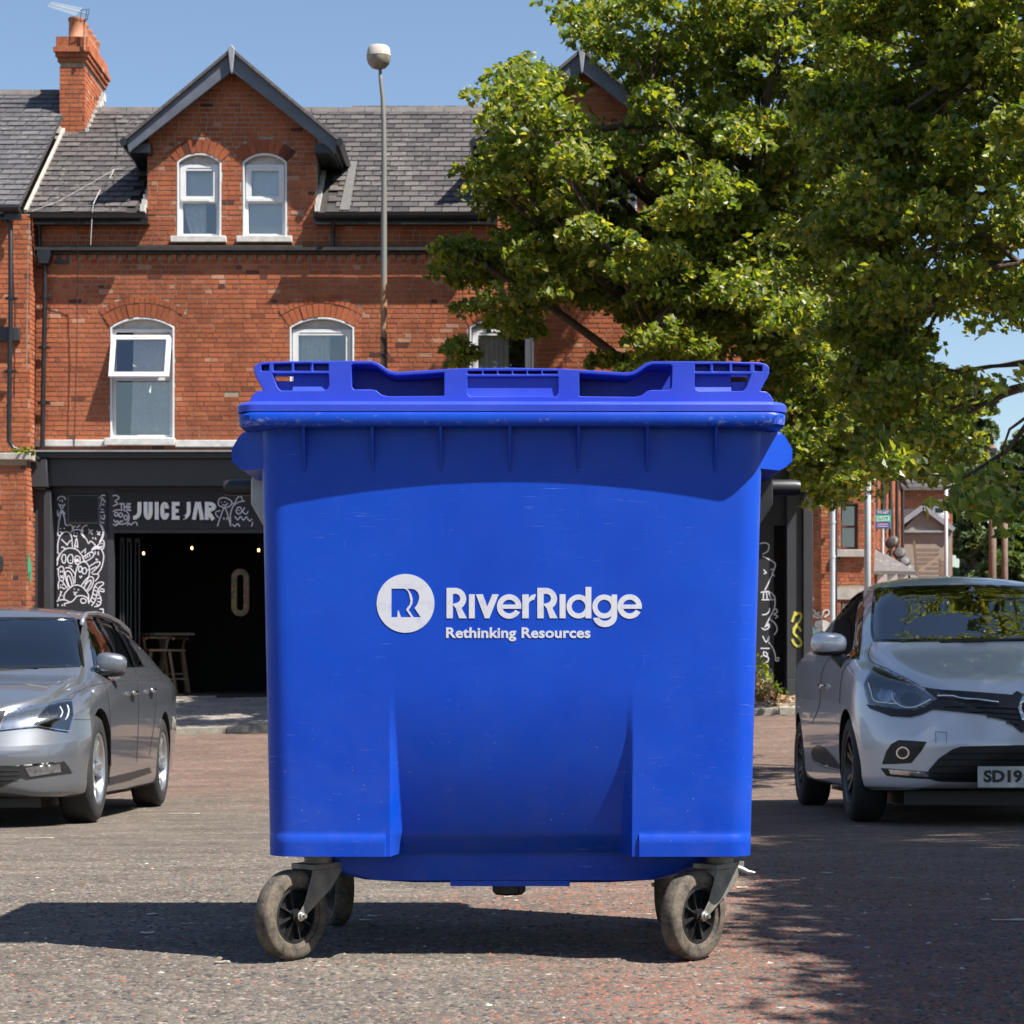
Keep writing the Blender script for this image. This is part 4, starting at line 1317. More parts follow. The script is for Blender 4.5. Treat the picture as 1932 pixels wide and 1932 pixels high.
# chimney on the party line
def stack(name, parent, x0, x1, y0, y1, z0, z1, seed):
    m = MB(); m.box(x0+.012, x1-.012, y0+.012, y1, z0, z1); 
    ch_ = m.obj(name, MAT['mortar'], parent)
    zc = z1-.42
    ra = lay_bricks(x0, x1, z0, zc, None, (), seed); rb_ = lay_bricks(y0, y1, z0, zc, None, (), seed+1)
    brickwork(ch_, ra, (0, y0+.012, 0), (1, 0, 0), (0, -1, 0), seed+2, 300)
    rects_to_mesh('brick_courses', rb_, (x1-.012, 0, 0), (0, 1, 0), (1, 0, 0), MAT['brick'], ch_, seed+3)
    for i, (e, a, b) in enumerate(((.03, zc, zc+.075), (.06, zc+.078, zc+.153), (.09, zc+.156, zc+.236), (.05, zc+.24, z1))):
        r1 = []; u = x0-e; gg = random.Random(seed+i)
        while u < x1+e-.02: r1.append((u, min(u+.215, x1+e), a, b)); u += .225
        r2 = []; u = y0-e
        while u < y1+e-.02: r2.append((u, min(u+.215, y1+e), a, b)); u += .225
        rects_to_mesh('cap_bricks', r1, (0, y0-e+.012, 0), (1, 0, 0), (0, -1, 0), MAT['brick'], ch_, seed+9+i)
        rects_to_mesh('cap_bricks', r2, (x1+e-.012, 0, 0), (0, 1, 0), (1, 0, 0), MAT['brick'], ch_, seed+19+i)
        m = MB(); m.box(x0-e+.014, x1+e-.014, y0-e+.014, y1+e, a+.001, b+.003 if i < 3 else b); m.obj('cap_core', MAT['mortar'], ch_)
    return ch_
cx0, cx1 = X(112, 35.26), X(161, 35.26)
chim = stack('chimney', shop, cx0, cx1, 35.26, 36.96, Z(262, 35.26), Z(70, 35.26), 90)
for k in range(5):
    m = MB(); yy = 35.45+k*.33; cxx = (cx0+cx1)/2+.03
    m.lathe([(.15, 0), (.145, .04), (.13, .06), (.125, .30), (.14, .32), (.14, .36), (.10, .36), (.10, .1)], 18, (cxx, yy, Z(70, 35.26)))
    m.obj('chimney_pot', MAT['terracotta'], chim, autos=40)
m = MB(); m.box(cx0-.10, cx0+.03, 35.20, 35.25, Z(256, 35.2), Z(238, 35.2)); m.box(cx0-.06, cx1+.02, 35.20, 35.26, Z(262, 35.2), Z(251, 35.2))
for k in range(9): m.box(cx1, cx1+.05, 35.24+k*.17, 35.44+k*.17, Z(256, 35.2)+k*.12, Z(256, 35.2)+k*.12+.14)
m.obj('chimney_flashing', MAT['lime'], chim)
# aerial
aer = thing('tv_aerial', 'thin tv aerial on a rusty mast strapped to the chimney', 'aerial', (cx1-.02, 35.2, Z(130, 35.2)))
m = MB(); a = P(159, 95, 35.15); b_ = P(160, 36, 35.15)
m.tube([a, b_], .018, 8); m.obj('mast', MAT['terracotta'], aer)
m = MB(); p0 = P(93, 8, 35.15); p1 = P(166, 27, 35.15); m.tube([p0, p1], .011, 6); m.obj('boom', MAT['galv'], aer)
m = MB()
for k in range(14):
    p = p0.lerp(p1, k/18+.02); q = Vector((.03, .14, .10)).normalized()*(.12+.006*k); m.tube([p-q, p+q], .005, 4)
m.obj('elements', MAT['galv'], aer)['kind'] = 'stuff'
m = MB()
for sx in (0, .09): m.tube([p1+Vector((-.12+sx, -.05, -.14)), p1+Vector((-.10+sx, -.05, .06))], .006, 4)
m.tube([p1+Vector((-.12, -.05, -.14)), p1+Vector((0, -.05, -.10))], .006, 4); m.tube([p1+Vector((-.10, -.05, .06)), p1+Vector((.03, -.05, .07)), p1+Vector((.0, -.05, -.10))], .006, 4)
m.obj('reflector', MAT['dark_metal'], aer)

# ------------------------------------------------------------------ shopfront (part of the terrace)
DS = 32.42
def xs_(px, D=DS): return X(px, D)
def zs_(py, D=DS): return Z(py, D)
m = MB(); m.add([(xs_(57), DB-.01, zs_(846)), (xs_(1530), DB-.01, zs_(846)), (xs_(1530), 32.18, zs_(852)), (xs_(57), 32.18, zs_(852)), (xs_(57), 32.18, zs_(855)), (xs_(1530), 32.18, zs_(855)), (xs_(57), DB-.01, zs_(855)), (xs_(1530), DB-.01, zs_(855))],
                [(0, 3, 2, 1), (3, 4, 5, 2), (4, 6, 7, 5)]); m.obj('lead_capping', MAT['lead'], shop)
m = MB(); m.box(xs_(57), xs_(1530), 32.26, DB-.01, zs_(866), zs_(855.3)); m.obj('cornice', MAT['charcoal'], shop, bevel=.01)
m = MB(); m.box(xs_(94), xs_(1490), 32.36, DB-.01, zs_(917), zs_(866.3)); m.obj('fascia', MAT['charcoal'], shop, bevel=.005)
for i, (a, b) in enumerate(((56, 94), (1488, 1530))):
    m = MB(); m.box(xs_(a), xs_(b), 32.22, DB-.01, zs_(921), zs_(866.6)); m.box(xs_(a)+.03, xs_(b)-.03, 32.28, DB-.01, zs_(925), zs_(921)); m.obj('pilaster_capital', MAT['charcoal'], shop, bevel=.012)
    m = MB(); m.box(xs_(a-3), xs_(a+27), 32.44, DB-.01, zs_(1322), zs_(925.2)); m.box(xs_(a+27.3), xs_(b+3), 32.38, DB-.01, zs_(1322), zs_(925.2)); m.box(xs_(a-4), xs_(b+4), 32.35, DB-.02, zs_(1330), zs_(1282)); m.obj('pilaster', MAT['charcoal'], shop, bevel=.006)
# infill wall with door opening
iw = MB()
plate(iw, [(xs_(88), zs_(1325)), (xs_(1494), zs_(1325)), (xs_(1494), zs_(917.5)), (xs_(88), zs_(917.5))],
      [[(xs_(210), zs_(1313)), (xs_(760), zs_(1313)), (xs_(760), zs_(1004)), (xs_(210), zs_(1004))], [(xs_(1463), zs_(1313)), (xs_(1486.5), zs_(1313)), (xs_(1486.5), zs_(990)), (xs_(1463), zs_(990))]], 32.62, 32.72)
iw.obj('shopfront_wall', MAT['charcoal'], shop)
m = MB(); m.box(xs_(102), xs_(198.5), 32.585, 32.62, zs_(1300), zs_(930)); m.obj('mural_panel', MAT['blackboard'], shop)
m = MB(); m.box(xs_(211), xs_(700), 32.585, 32.62, zs_(996), zs_(926)); m.obj('sign_panel', MAT['blackboard'], shop)
m = MB(); m.box(xs_(1380), xs_(1462), 32.585, 32.62, zs_(1262), zs_(930)); m.obj('mural_panel', MAT['blackboard'], shop)
m = MB(); m.box(xs_(1380), xs_(1462), 32.56, 32.62, zs_(1284), zs_(1262.3)); m.box(xs_(1380), xs_(1462), 32.54, 32.62, zs_(1312), zs_(1284.3)); m.obj('stall_riser', MAT['charcoal'], shop, bevel=.004)
# louvred vent
m = MB(); m.box(xs_(124), xs_(184), 32.555, 32.585, zs_(988), zs_(933)); v_o = m.obj('vent_grille', MAT['gloss_black'], shop)
for k in range(14):
    m = MB(); zc = zs_(984-k*3.75); m.add([(xs_(127), 32.55, zc), (xs_(181), 32.55, zc), (xs_(181), 32.525, zc-.016), (xs_(127), 32.525, zc-.016), (xs_(127), 32.55, zc-.02), (xs_(181), 32.55, zc-.02)], [(0, 1, 2, 3), (3, 2, 5, 4)]); m.obj('louvre', MAT['charcoal'], v_o, recalc=False)
# raised sign letters
SL = 3
def letters():
    zc0, zc1 = zs_(979.5), zs_(946); H = zc1-zc0; w = .058
    def cv(px): return xs_(px, 32.5)
    W_ = MAT['sign_white']
    def put(strokes):
        mm = MB()
        for st in strokes: stroke3(mm, st, w, 32.58, .055)
        mm.obj('sign_letter', W_, shop, recalc=True)
    h = w/2
    def J(x0, x1): a, b = cv(x0)+h, cv(x1)-h; return [[(b, zc1), (b, zc0+.13)] + arc(b-.09, zc0+.13, .09, .13-h, 0, -90, 5)[1:] + [(a, zc0+h)]]
    put(J(247, 266))
    a, b = cv(270.5)+h, cv(287)-h; put([[(a, zc1), (a, zc0+.12)] + arc((a+b)/2, zc0+.12, (b-a)/2, .12-h, 180, 360, 8)[1:] + [(b, zc1)]])
    put([[(cv(295), zc0), (cv(295), zc1)]])
    a, b = cv(302)+h, cv(318)-h; put([[(b, zc1-.10)] + arc((a+b)/2, zc1-.10, (b-a)/2, .10-h, 10, 180, 8) + arc((a+b)/2, zc0+.10, (b-a)/2, .10-h, 180, 350, 8) + [(b, zc0+.10)]])
    a, b = cv(323.5)+h, cv(338); put([[(a, zc0), (a, zc1)], [(a, zc1-h), (b, zc1-h)], [(a, zc0+h), (b, zc0+h)], [(a, (zc0+zc1)/2), (b-.015, (zc0+zc1)/2)]])
    put(J(345, 359))
    a, b = cv(363)+h*.6, cv(383)-h*.6; put([[(a, zc0), ((a+b)/2-.012, zc1)], [(b, zc0), ((a+b)/2+.012, zc1)]])
    a, b = cv(386)+h, cv(404); rr = H*.27; put([[(a, zc0), (a, zc1)], [(a, zc1-h), (b-.10, zc1-h)] + arc(b-.10-h+.05, zc1-rr, .075, rr-h, 90, -90, 8) + [(a, zc1-2*rr+h)], [(b-.12, zc1-2*rr+h), (b-h*.6, zc0)]])
letters()
text_obj('THE', xs_(225, 32.55), xs_(247, 32.55), zs_(964, 32.55), zs_(949, 32.55), 32.57, MAT['chalk'], shop, bold=.03, t=.012, name='sign_word')
# mural strokes, traced in the enlarged crop's own units
def mu(zx, zy): return (xs_((100+zx/5.365)*.754688, 32.585), zs_((1200+zy/5.367)*.754688, 32.585))
mural = [
 [(236,270),(250,235),(290,220),(330,235),(345,270)], [(268,268),(268,290)], [(300,262),(300,298)], [(250,320),(262,345),(290,335),(320,345),(335,318)], [(275,345),(275,372),(290,385),(310,370),(312,345)],
 [(236,405),(244,482),(290,405),(340,465)], [(300,410),(262,520),(240,725),(270,745)], [(300,410),(332,520),(346,605),(425,605),(436,665)], [(272,645),(280,660)], [(322,640),(330,660)], [(270,690),(290,705)],
 [(240,960),(240,860),(262,770),(300,715),(350,695),(400,715),(425,770),(436,905)], [(288,795),(372,880)], [(416,805),(355,875)], [(285,905),(310,900),(325,915),(345,915)],
 [(436,665),(470,612)], [(490,640),(540,605)], [(415,700),(450,675),(520,665),(545,680)], [(455,705),(462,718)], [(495,710),(503,722)], [(448,740),(470,758),(500,752)], [(462,905),(490,780),(506,905),(480,880),(470,918)],
 [(552,700),(565,650),(600,615),(640,608)], [(552,700),(575,755),(620,790),(650,850),(680,820),(720,850),(745,880)], [(775,575),(820,610),(852,680),(840,760),(800,850),(760,890)],
 [(652,660),(702,730)], [(706,668),(650,722)], [(762,680),(806,745)], [(812,690),(770,735)], [(705,790),(715,770)], [(740,772),(752,800)],
 [(812,815),(850,812),(862,860),(850,920),(820,930)], [(822,845),(824,858)], [(842,850),(842,862)], [(810,890),(828,900),(846,880)],
 [(785,300),(800,245),(836,205),(876,210)], [(785,420),(836,240),(876,300)], [(832,320),(832,345)], [(856,316),(856,345)], [(815,395),(850,395)], [(770,432),(862,432)], [(780,462),(800,520),(830,500),(800,470),(850,530),(868,480),(850,470)], [(790,545),(830,575),(862,575)],
 [(230,1145),(245,1060),(290,970),(360,920),(430,915),(500,940),(560,1010),(592,1090)],
 [(228,965),(262,1000),(240,1040),(228,1080)],
 [(300,1020),(290,1060),(310,1110),(335,1110),(348,1060),(340,1010),(315,1000),(300,1020)], [(400,1000),(370,1050),(385,1110),(430,1115),(443,1060),(430,1005),(400,1000)], [(480,1020),(465,1080),(490,1130),(525,1120),(540,1060),(520,1025),(480,1020)],
 [(385,1150),(430,1160)], [(405,1075),(412,1080)],
 [(555,975),(612,925),(605,985)], [(580,1030),(690,965),(718,1020),(610,1095),(580,1030)], [(610,1020),(620,1055)], [(635,1010),(645,1045)], [(660,990),(672,1028)],
 [(700,930),(740,890),(800,900),(850,990),(850,1080),(820,1190),(770,1260)], [(700,930),(690,980)], [(738,955),(742,1000)], [(780,962),(782,1010)], [(748,1055),(770,1070),(750,1078)], [(730,1110),(800,1098),(790,1150),(690,1250)], [(660,1160),(740,1110)], [(680,1200),(760,1160)], [(700,1265),(775,1265),(785,1300),(740,1360)],
 [(228,1190),(250,1205)], [(262,1345),(245,1230),(265,1170),(305,1165),(325,1230),(318,1330),(300,1355)], [(275,1215),(275,1245)], [(302,1212),(302,1242)], [(272,1280),(308,1318)], [(306,1282),(274,1316)],
 [(340,1180),(400,1180),(440,1220),(470,1260)], [(340,1240),(380,1220),(420,1260),(445,1340),(452,1400)], [(340,1240),(348,1330),(382,1440)], [(362,1300),(385,1285),(410,1330),(430,1420),(398,1435),(370,1360),(362,1300)],
 [(468,1385),(475,1260),(510,1150),(570,1098),(630,1120),(665,1200),(650,1310),(600,1400)], [(520,1180),(515,1210),(535,1235),(560,1215),(558,1170),(535,1158),(520,1180)], [(570,1195),(568,1240),(595,1260),(622,1235),(620,1190),(595,1178),(570,1195)], [(622,1215),(660,1200)], [(528,1290),(545,1312),(562,1285)],
 [(250,1470),(245,1400),(265,1350),(300,1360),(340,1420),(370,1460)], [(275,1400),(277,1420)], [(305,1395),(307,1418)], [(262,1442),(300,1442),(318,1462),(340,1450)], [(270,1500),(290,1500),(240,1620)], [(300,1545),(300,1560)],
 [(550,1425),(610,1340),(660,1300),(710,1310),(715,1370),(690,1440),(640,1495)], [(590,1440),(640,1370),(680,1345),(680,1390),(620,1485),(590,1440)],
 [(320,1610),(330,1530),(380,1470),(440,1420),(500,1410),(560,1430),(610,1480),(650,1540),(650,1640)], [(460,1455),(462,1470)], [(515,1465),(516,1485)], [(448,1500),(470,1515),(500,1505)], [(452,1525),(480,1550),(470,1510)],
 [(225,1630),(270,1610),(340,1610),(400,1640)], [(335,1690),(330,1660),(430,1630),(500,1560),(580,1555),(640,1590),(655,1660)], [(545,1615),(560,1650),(600,1650),(620,1615),(590,1590),(555,1595),(545,1615)], [(240,1665),(240,1690)], [(300,1670),(302,1690)],
 [(660,1640),(700,1560),(720,1470),(760,1390),(835,1370),(850,1400),(790,1450),(760,1540),(740,1620),(690,1690)], [(730,1700),(800,1680),(820,1600),(790,1520),(800,1490),(855,1500),(850,1465),(800,1460)], [(740,1430),(770,1450)], [(730,1480),(760,1490)], [(715,1530),(750,1545)], [(700,1580),(735,1600)], [(680,1620),(715,1645)], [(770,1590),(815,1585)], [(770,1630),(812,1640)], [(755,1660),(790,1690)], [(770,1550),(800,1540)], [(800,1735),(845,1730),(850,1790)],
]
mm = MB()
for st in mural:
    pts = smooth_path([mu(*p) for p in st], 4) if len(st) > 3 else [mu(*p) for p in st]
    stroke3(mm, pts, .016, 32.584, .0015)
stroke3(mm, [mu(575, 665), mu(560, 720), mu(600, 775)], .03, 32.583, .0015); stroke3(mm, [mu(700, 930), mu(770, 905), mu(800, 925)], .035, 32.583, .0015); stroke3(mm, smooth_path([mu(820, 610), mu(850, 690), mu(835, 770), mu(800, 840)], 4), .03, 32.583, .0015)
stroke3(mm, [mu(490, 1060), mu(505, 1100)], .05, 32.583, .0015); stroke3(mm, [mu(1, 1), mu(2, 2)], .001, 32.583, .0005)
mm.obj('mural_drawing', MAT['chalk'], shop, recalc=False)
# small drawings either side of the sign (crop units of the lower left enlargement)
def sg_(zx, zy): return (xs_(zx/2.76*.754688, 32.585), zs_((1160+zy/2.76)*.754688, 32.585))
mm = MB()
for st in [[(778,222),(800,215),(822,235),(795,255),(800,262),(812,275),(780,290)], [(780,330),(800,318),(850,318),(880,335),(892,370),(880,400),(850,415),(800,410)],
           [(795,335),(792,352),(805,360),(815,345),(805,333),(795,335)], [(825,340),(822,360),(838,366),(848,350),(836,338),(825,340)], [(858,358),(858,380),(872,386),(882,370),(870,356),(858,358)], [(785,385),(795,400),(810,392),(822,405),(838,392),(850,400)], [(780,415),(795,425),(812,420)],
           [(878,425),(890,408),(905,420),(920,405),(940,402),(948,425)],
           [(1505,270),(1515,240),(1550,232),(1590,250),(1600,270),(1580,295),(1545,300),(1510,285),(1505,270)], [(1525,262),(1527,268)], [(1550,258),(1552,264)], [(1535,280),(1555,288),(1572,270)], [(1600,275),(1620,270),(1640,232),(1665,225),(1672,250)],
           [(1500,430),(1520,370),(1545,305),(1565,330),(1592,430)], [(1510,370),(1490,350),(1490,330),(1520,322)], [(1545,370),(1545,385)], [(1565,368),(1566,384)],
           [(1592,430),(1590,350),(1610,290),(1650,262),(1690,255)], [(1640,300),(1630,330),(1650,345),(1668,325),(1660,300),(1640,300)], [(1645,318),(1652,322)], [(1690,300),(1675,330),(1700,345),(1712,325)], [(1620,360),(1640,385),(1660,362),(1680,388),(1700,365),(1720,392),(1740,380)], [(1605,415),(1620,430),(1640,412),(1655,432)], [(1735,432),(1745,400)]]:
    stroke3(mm, smooth_path([sg_(*p) for p in st], 3) if len(st) > 3 else [sg_(*p) for p in st], .017, 32.584, .0015)
mm.obj('sign_drawing', MAT['chalk'], shop, recalc=False)
# right hand mural scraps and yellow scrawl
def rg_(zx, zy, D=32.585): return (X((1860+zx/3.8633)*.754688, D), Z((1300+zy/3.8633)*.754688, D))
mm = MB()
for st in [[(150,230),(200,220),(240,240),(230,300),(180,330)], [(180,350),(240,380),(300,420),(290,480),(240,600),(200,680)], [(190,480),(215,510),(190,520)], [(255,480),(290,480),(270,520),(295,540)], [(160,700),(230,690),(280,720),(300,770),(290,860),(240,960),(200,1040)], [(170,770),(298,770)], [(190,700),(185,760)], [(215,695),(225,765)], [(240,700),(262,765)],
           [(175,915),(215,910),(245,880),(248,850)], [(280,870),(310,860),(320,890),(290,910),(325,930),(300,950)], [(240,1000),(220,1020),(255,1030)], [(170,1040),(200,1060),(240,1040),(245,1000)], [(250,960),(300,1000),(320,1060),(290,1110)], [(180,1120),(215,1180),(245,1120),(230,1170)], [(160,1240),(250,1240)], [(190,1270),(225,1290),(215,1320),(190,1300),(190,1270)], [(150,1330),(190,1310),(235,1330),(225,1370),(170,1375)], [(240,1180),(280,1240),(300,1300),(305,1360)], [(310,1340),(335,1330),(330,1360),(305,1360)]]:
    stroke3(mm, smooth_path([rg_(*p) for p in st], 3) if len(st) > 3 else [rg_(*p) for p in st], .018, 32.584, .0015)
mm.obj('mural_drawing', MAT['chalk'], shop, recalc=False)
MAT['yellow'] = simple('yellow_spray_paint', (.55, .50, .06), .6, var=.2, scale=20)
mm = MB()
for st in [[(465,985),(495,885)], [(480,930),(520,900),(550,910),(545,960),(480,1050)], [(475,1060),(500,1025),(530,1040),(553,1075)], [(500,1030),(480,1090),(530,1140),(555,1190),(530,1220),(490,1200),(465,1150)]]:
    stroke3(mm, smooth_path([rg_(*p, D=32.43) for p in st], 4), .035, 32.434, .002)
mm.obj('yellow_tag', MAT['yellow'], shop, recalc=False)
# inside the bar
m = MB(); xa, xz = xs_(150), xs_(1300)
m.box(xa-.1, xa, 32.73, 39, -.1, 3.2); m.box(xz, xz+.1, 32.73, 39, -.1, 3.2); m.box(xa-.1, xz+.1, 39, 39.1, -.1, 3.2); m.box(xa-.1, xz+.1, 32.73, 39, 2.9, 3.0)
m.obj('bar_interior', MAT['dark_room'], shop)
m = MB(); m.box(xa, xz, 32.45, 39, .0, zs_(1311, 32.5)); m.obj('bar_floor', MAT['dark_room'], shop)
for (a, b, y) in ((213, 221, 33.0), (224, 233, 33.1), (236, 246, 33.25)):
    m = MB(); plate(m, [(xs_(a), zs_(1309)), (xs_(b), zs_(1309)), (xs_(b), zs_(1010)), (xs_(a), zs_(1010))], [[(xs_(a)+.02, zs_(1290)), (xs_(b)-.02, zs_(1290)), (xs_(b)-.02, zs_(1018)), (xs_(a)+.02, zs_(1018))]], y, y+.05)
    m.obj('folding_door', MAT['charcoal'], shop)
MAT['bulb'] = nodes_of('warm_bulb')[0]
t = MAT['bulb'].node_tree; b = t.nodes['Principled BSDF']; b.inputs['Emission Color'].default_value = (1, .62, .22, 1); b.inputs['Emission Strength'].default_value = 2.2
for i, (px, py, D) in enumerate(((271, 1044, 34.5), (362, 1034, 35.5), (488, 1038, 35))):
    lt = thing('pendant_light', ['bare warm bulb hanging just inside the bar door on the left', 'bare warm bulb hanging in the middle of the dark bar', 'bare warm bulb hanging beside the edge of the blue bin'][i], 'light', P(px, py, D), 'bulbs hanging in the bar')
    m = MB(); p = P(px, py, D); m.lathe([(0, -.028), (.016, -.022), (.021, 0), (.012, .026), (0, .03)], 10, tuple(p)); m.obj('bulb', MAT['bulb'], lt, smooth=True)
    m = MB(); m.tube([p+Vector((0, 0, .04)), Vector((p.x, p.y, 2.88))], .006, 5); m.obj('flex', MAT['dark_metal'], lt)
# patterned zero hung on the back
z0 = thing('patterned_zero', 'tall zero shape covered in a busy yellow and pink pattern inside the bar', 'sign', P(453, 1118, 34.5))
m0, t, b, out = nodes_of('busy_sticker_pattern')
vo = N(t, 'ShaderNodeTexVoronoi'); vo.inputs['Scale'].default_value = 14; t.links.new(tc(t), vo.inputs['Vector'])
sep = N(t, 'ShaderNodeSeparateColor'); t.links.new(vo.outputs['Color'], sep.inputs[0])
t.links.new(ramp(t, sep.outputs[0], [(0, (.16, .14, .02)), (.3, (.13, .03, .05)), (.55, (.04, .06, .03)), (.8, (.13, .09, .10))], 'CONSTANT'), b.inputs['Base Color'])
def stad(cx, cy, rx, ry):
    return [P(x, y, 34.5) for x, y in arc(cx, cy-ry+rx, rx, rx, 180, 360, 8)+arc(cx, cy+ry-rx, rx, rx, 0, 180, 8)]
m = MB(); plate(m, [(p.x, p.z) for p in stad(453, 1118, 16.5, 45)], [[(p.x, p.z) for p in stad(453, 1118, 6.5, 34)]], 34.5, 34.56); m.obj('zero_panel', m0, z0)
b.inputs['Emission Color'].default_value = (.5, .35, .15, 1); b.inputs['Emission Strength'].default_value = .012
# stools and table just inside
def stool(px, D, lab, rz):
    t_ = thing('bar_stool', lab, 'stool', (X(px, D), D, .20), 'stools inside the bar', R(rz), local=True)
    for (sx, sy) in ((-1, -1), (1, -1), (1, 1), (-1, 1)):
        m = MB(); m.bar((sx*.24, sy*.22, 0), (sx*.15, sy*.14, .66), .035); m.obj('leg', MAT['wood'], t_)
    m = MB(); m.box(-.19, .19, -.18, .18, .66, .70); m.obj('seat', MAT['wood'], t_, bevel=.01)
    m = MB(); m.bar((-.21, -.19, .22), (.21, -.19, .22), .025); m.bar((-.21, .19, .3), (.21, .19, .3), .025); m.obj('footrest', MAT['wood'], t_)
    m = MB(); m.tube([(-.22, -.12, .86)] + [(.24*math.cos(R(a)), .20*math.sin(R(a)), .88) for a in range(190, -11, -20)] + [(.22, -.12, .86)], .02, 6); m.bar((-.17, .14, .69), (-.2, .12, .87), .03); m.bar((.17, .14, .69), (.2, .12, .87), .03)
    m.obj('backrest', MAT['wood'], t_)
stool(298, 33.6, 'pale wooden stool nearest the parked grey car inside the bar', 25)
stool(326, 34.3, 'pale wooden stool to the right and further in behind another stool', 15)
tb = thing('bar_table', 'dark high table with wooden stools inside the bar', 'table', (xs_(272), 34.2, .2))
m = MB(); c_ = Vector((xs_(272), 34.2, 0)); m.box(c_.x-.55, c_.x+.55, 33.9, 34.6, 1.12, 1.16); m.obj('tabletop', MAT['gloss_black'], tb)
m = MB(); m.box(c_.x-.04, c_.x+.04, 34.2, 34.28, .2, 1.12); m.obj('pedestal', MAT['dark_metal'], tb)

# ------------------------------------------------------------------ pavement and kerb
MAT['paving'] = simple('worn_paving', (.25, .215, .185), .9, var=.18, scale=2.5, bmp=.3, bscale=60)
MAT['kerb'] = simple('granite_kerb', (.20, .185, .15), .9, var=.3, scale=10, bmp=.5, bscale=50)
def pav_z(x, y):
    k = kerb_y(x); a = gz(x, k)+.085
    return a + np.clip((y-k)/(32.42-k), 0, 1.0)*(.19-a) if y < 40 else .19
pv = MB(); xs2 = list(np.arange(-20, 9.1, 1.0)); 
for i in range(len(xs2)-1):
    a, b = xs2[i], xs2[i+1]; 
    V = []
    for f in (0, .33, .66, 1):
        for x in (a, b):
            y = kerb_y(x)+.14 + f*(33.2-kerb_y(x)-.14); V.append((x, y, float(pav_z(x, y))-.012))
    pv.add(V, [(0, 1, 3, 2), (2, 3, 5, 4), (4, 5, 7, 6)])
pavement = pv.obj('pavement', MAT['paving'], None, recalc=False, kind='structure', smooth=True)
side = MB(); side.add([(9, 25, .12), (60, 25, .12), (60, 400, .25), (9, 400, .25)], [(0, 1, 2, 3)]); side.add([(-40, 33.2, .17), (9, 33.2, .17), (9, 400, .17), (-40, 400, .17)], [(0, 1, 2, 3)])
side.obj('back_ground', MAT['paving'], None, recalc=False, kind='structure')
# slabs
V = []; F = []; tn = []; g = random.Random(9)
row = 0; f = 0.16
while f < 4.9:
    x = -9.0-(.3 if row % 2 else 0)
    while x < 6.5:
        a, b = x+.006, x+.594
        pts = []
        for (xx, ff_) in ((a, f+.006), (b, f+.006), (b, f+.394), (a, f+.394)):
            y = kerb_y(xx)+ff_
            if y > 32.38: break
            pts.append((xx, y, float(pav_z(xx, y))+g.uniform(-.001, .002)))
        if len(pts) == 4:
            k = len(V); V += pts+[(p[0], p[1], p[2]-.03) for p in pts]
            F += [(k, k+1, k+2, k+3), (k, k+4, k+5, k+1), (k+1, k+5, k+6, k+2), (k+3, k+7, k+4, k)]
            tn += [g.random()]*4
        x += .6
    f += .4; row += 1
def make_slab():
    m, t, b, out = nodes_of('paving_slab'); a = N(t, 'ShaderNodeAttribute', attribute_name='tone').outputs['Fac']; v = tc(t)
    c = mixc(t, a, (.20, .175, .155), (.30, .26, .225)); c = mixc(t, 1, c, ramp(t, noise(t, v, 4, 5), [(.3, .75), (.7, 1.15)]), 'MULTIPLY')
    t.links.new(c, b.inputs['Base Color']); b.inputs['Roughness'].default_value = .9; return m
MAT['slab'] = make_slab()
fast_mesh('paving_slabs', V, F, MAT['slab'], pavement, 'stuff', np.array(tn)[:, None]*np.ones(3))
x = -9.2
while x < 6.6:
    m = MB(); a, b = x+.006, x+.909; V = []
    for (xx, dy) in ((a, 0), (b, 0), (b, .14), (a, .14)):
        V.append((xx, kerb_y(xx)+dy, float(gz(xx, kerb_y(xx)))-.08))
    V += [(p[0], p[1]+(.012 if i < 2 else 0), float(gz(p[0], kerb_y(p[0])))+.088+g.uniform(-.004, .004)) for i, p in enumerate(V)]
    m.add(V, [(4, 5, 6, 7), (0, 1, 5, 4), (1, 2, 6, 5), (2, 3, 7, 6), (3, 0, 4, 7)])
    m.obj('kerbstone', MAT['kerb'], pavement, bevel=.01); x += .915

# ------------------------------------------------------------------ neighbouring brick house on the left
DN = 32.38
nb = thing('neighbouring_house', 'red brick house with slate roof left of the juice bar', 'building', (xb(-60), DN, .15))
xr_ = X(57, DN)
m = MB(); plate(m, [(X(-260, DN), Z(852, DN)), (xr_-.012, Z(852, DN)), (xr_-.012, Z(404, DN)), (X(-260, DN), Z(404, DN))], [], DN, DN+.6); m.obj('wall', MAT['mortar'], nb)
brickwork(nb, lay_bricks(X(-260, DN), xr_, Z(852, DN), Z(396, DN), None, (), 121), (0, DN, 0), (1, 0, 0), (0, -1, 0), 131, 300, lambda r: r[0] > X(-60, DN))
rects_to_mesh('brick_courses', lay_bricks(DN, DN+.42, Z(852, DN), Z(396, DN), None, (), 122), (xr_-.012, 0, 0), (0, 1, 0), (1, 0, 0), MAT['brick'], nb, 141)
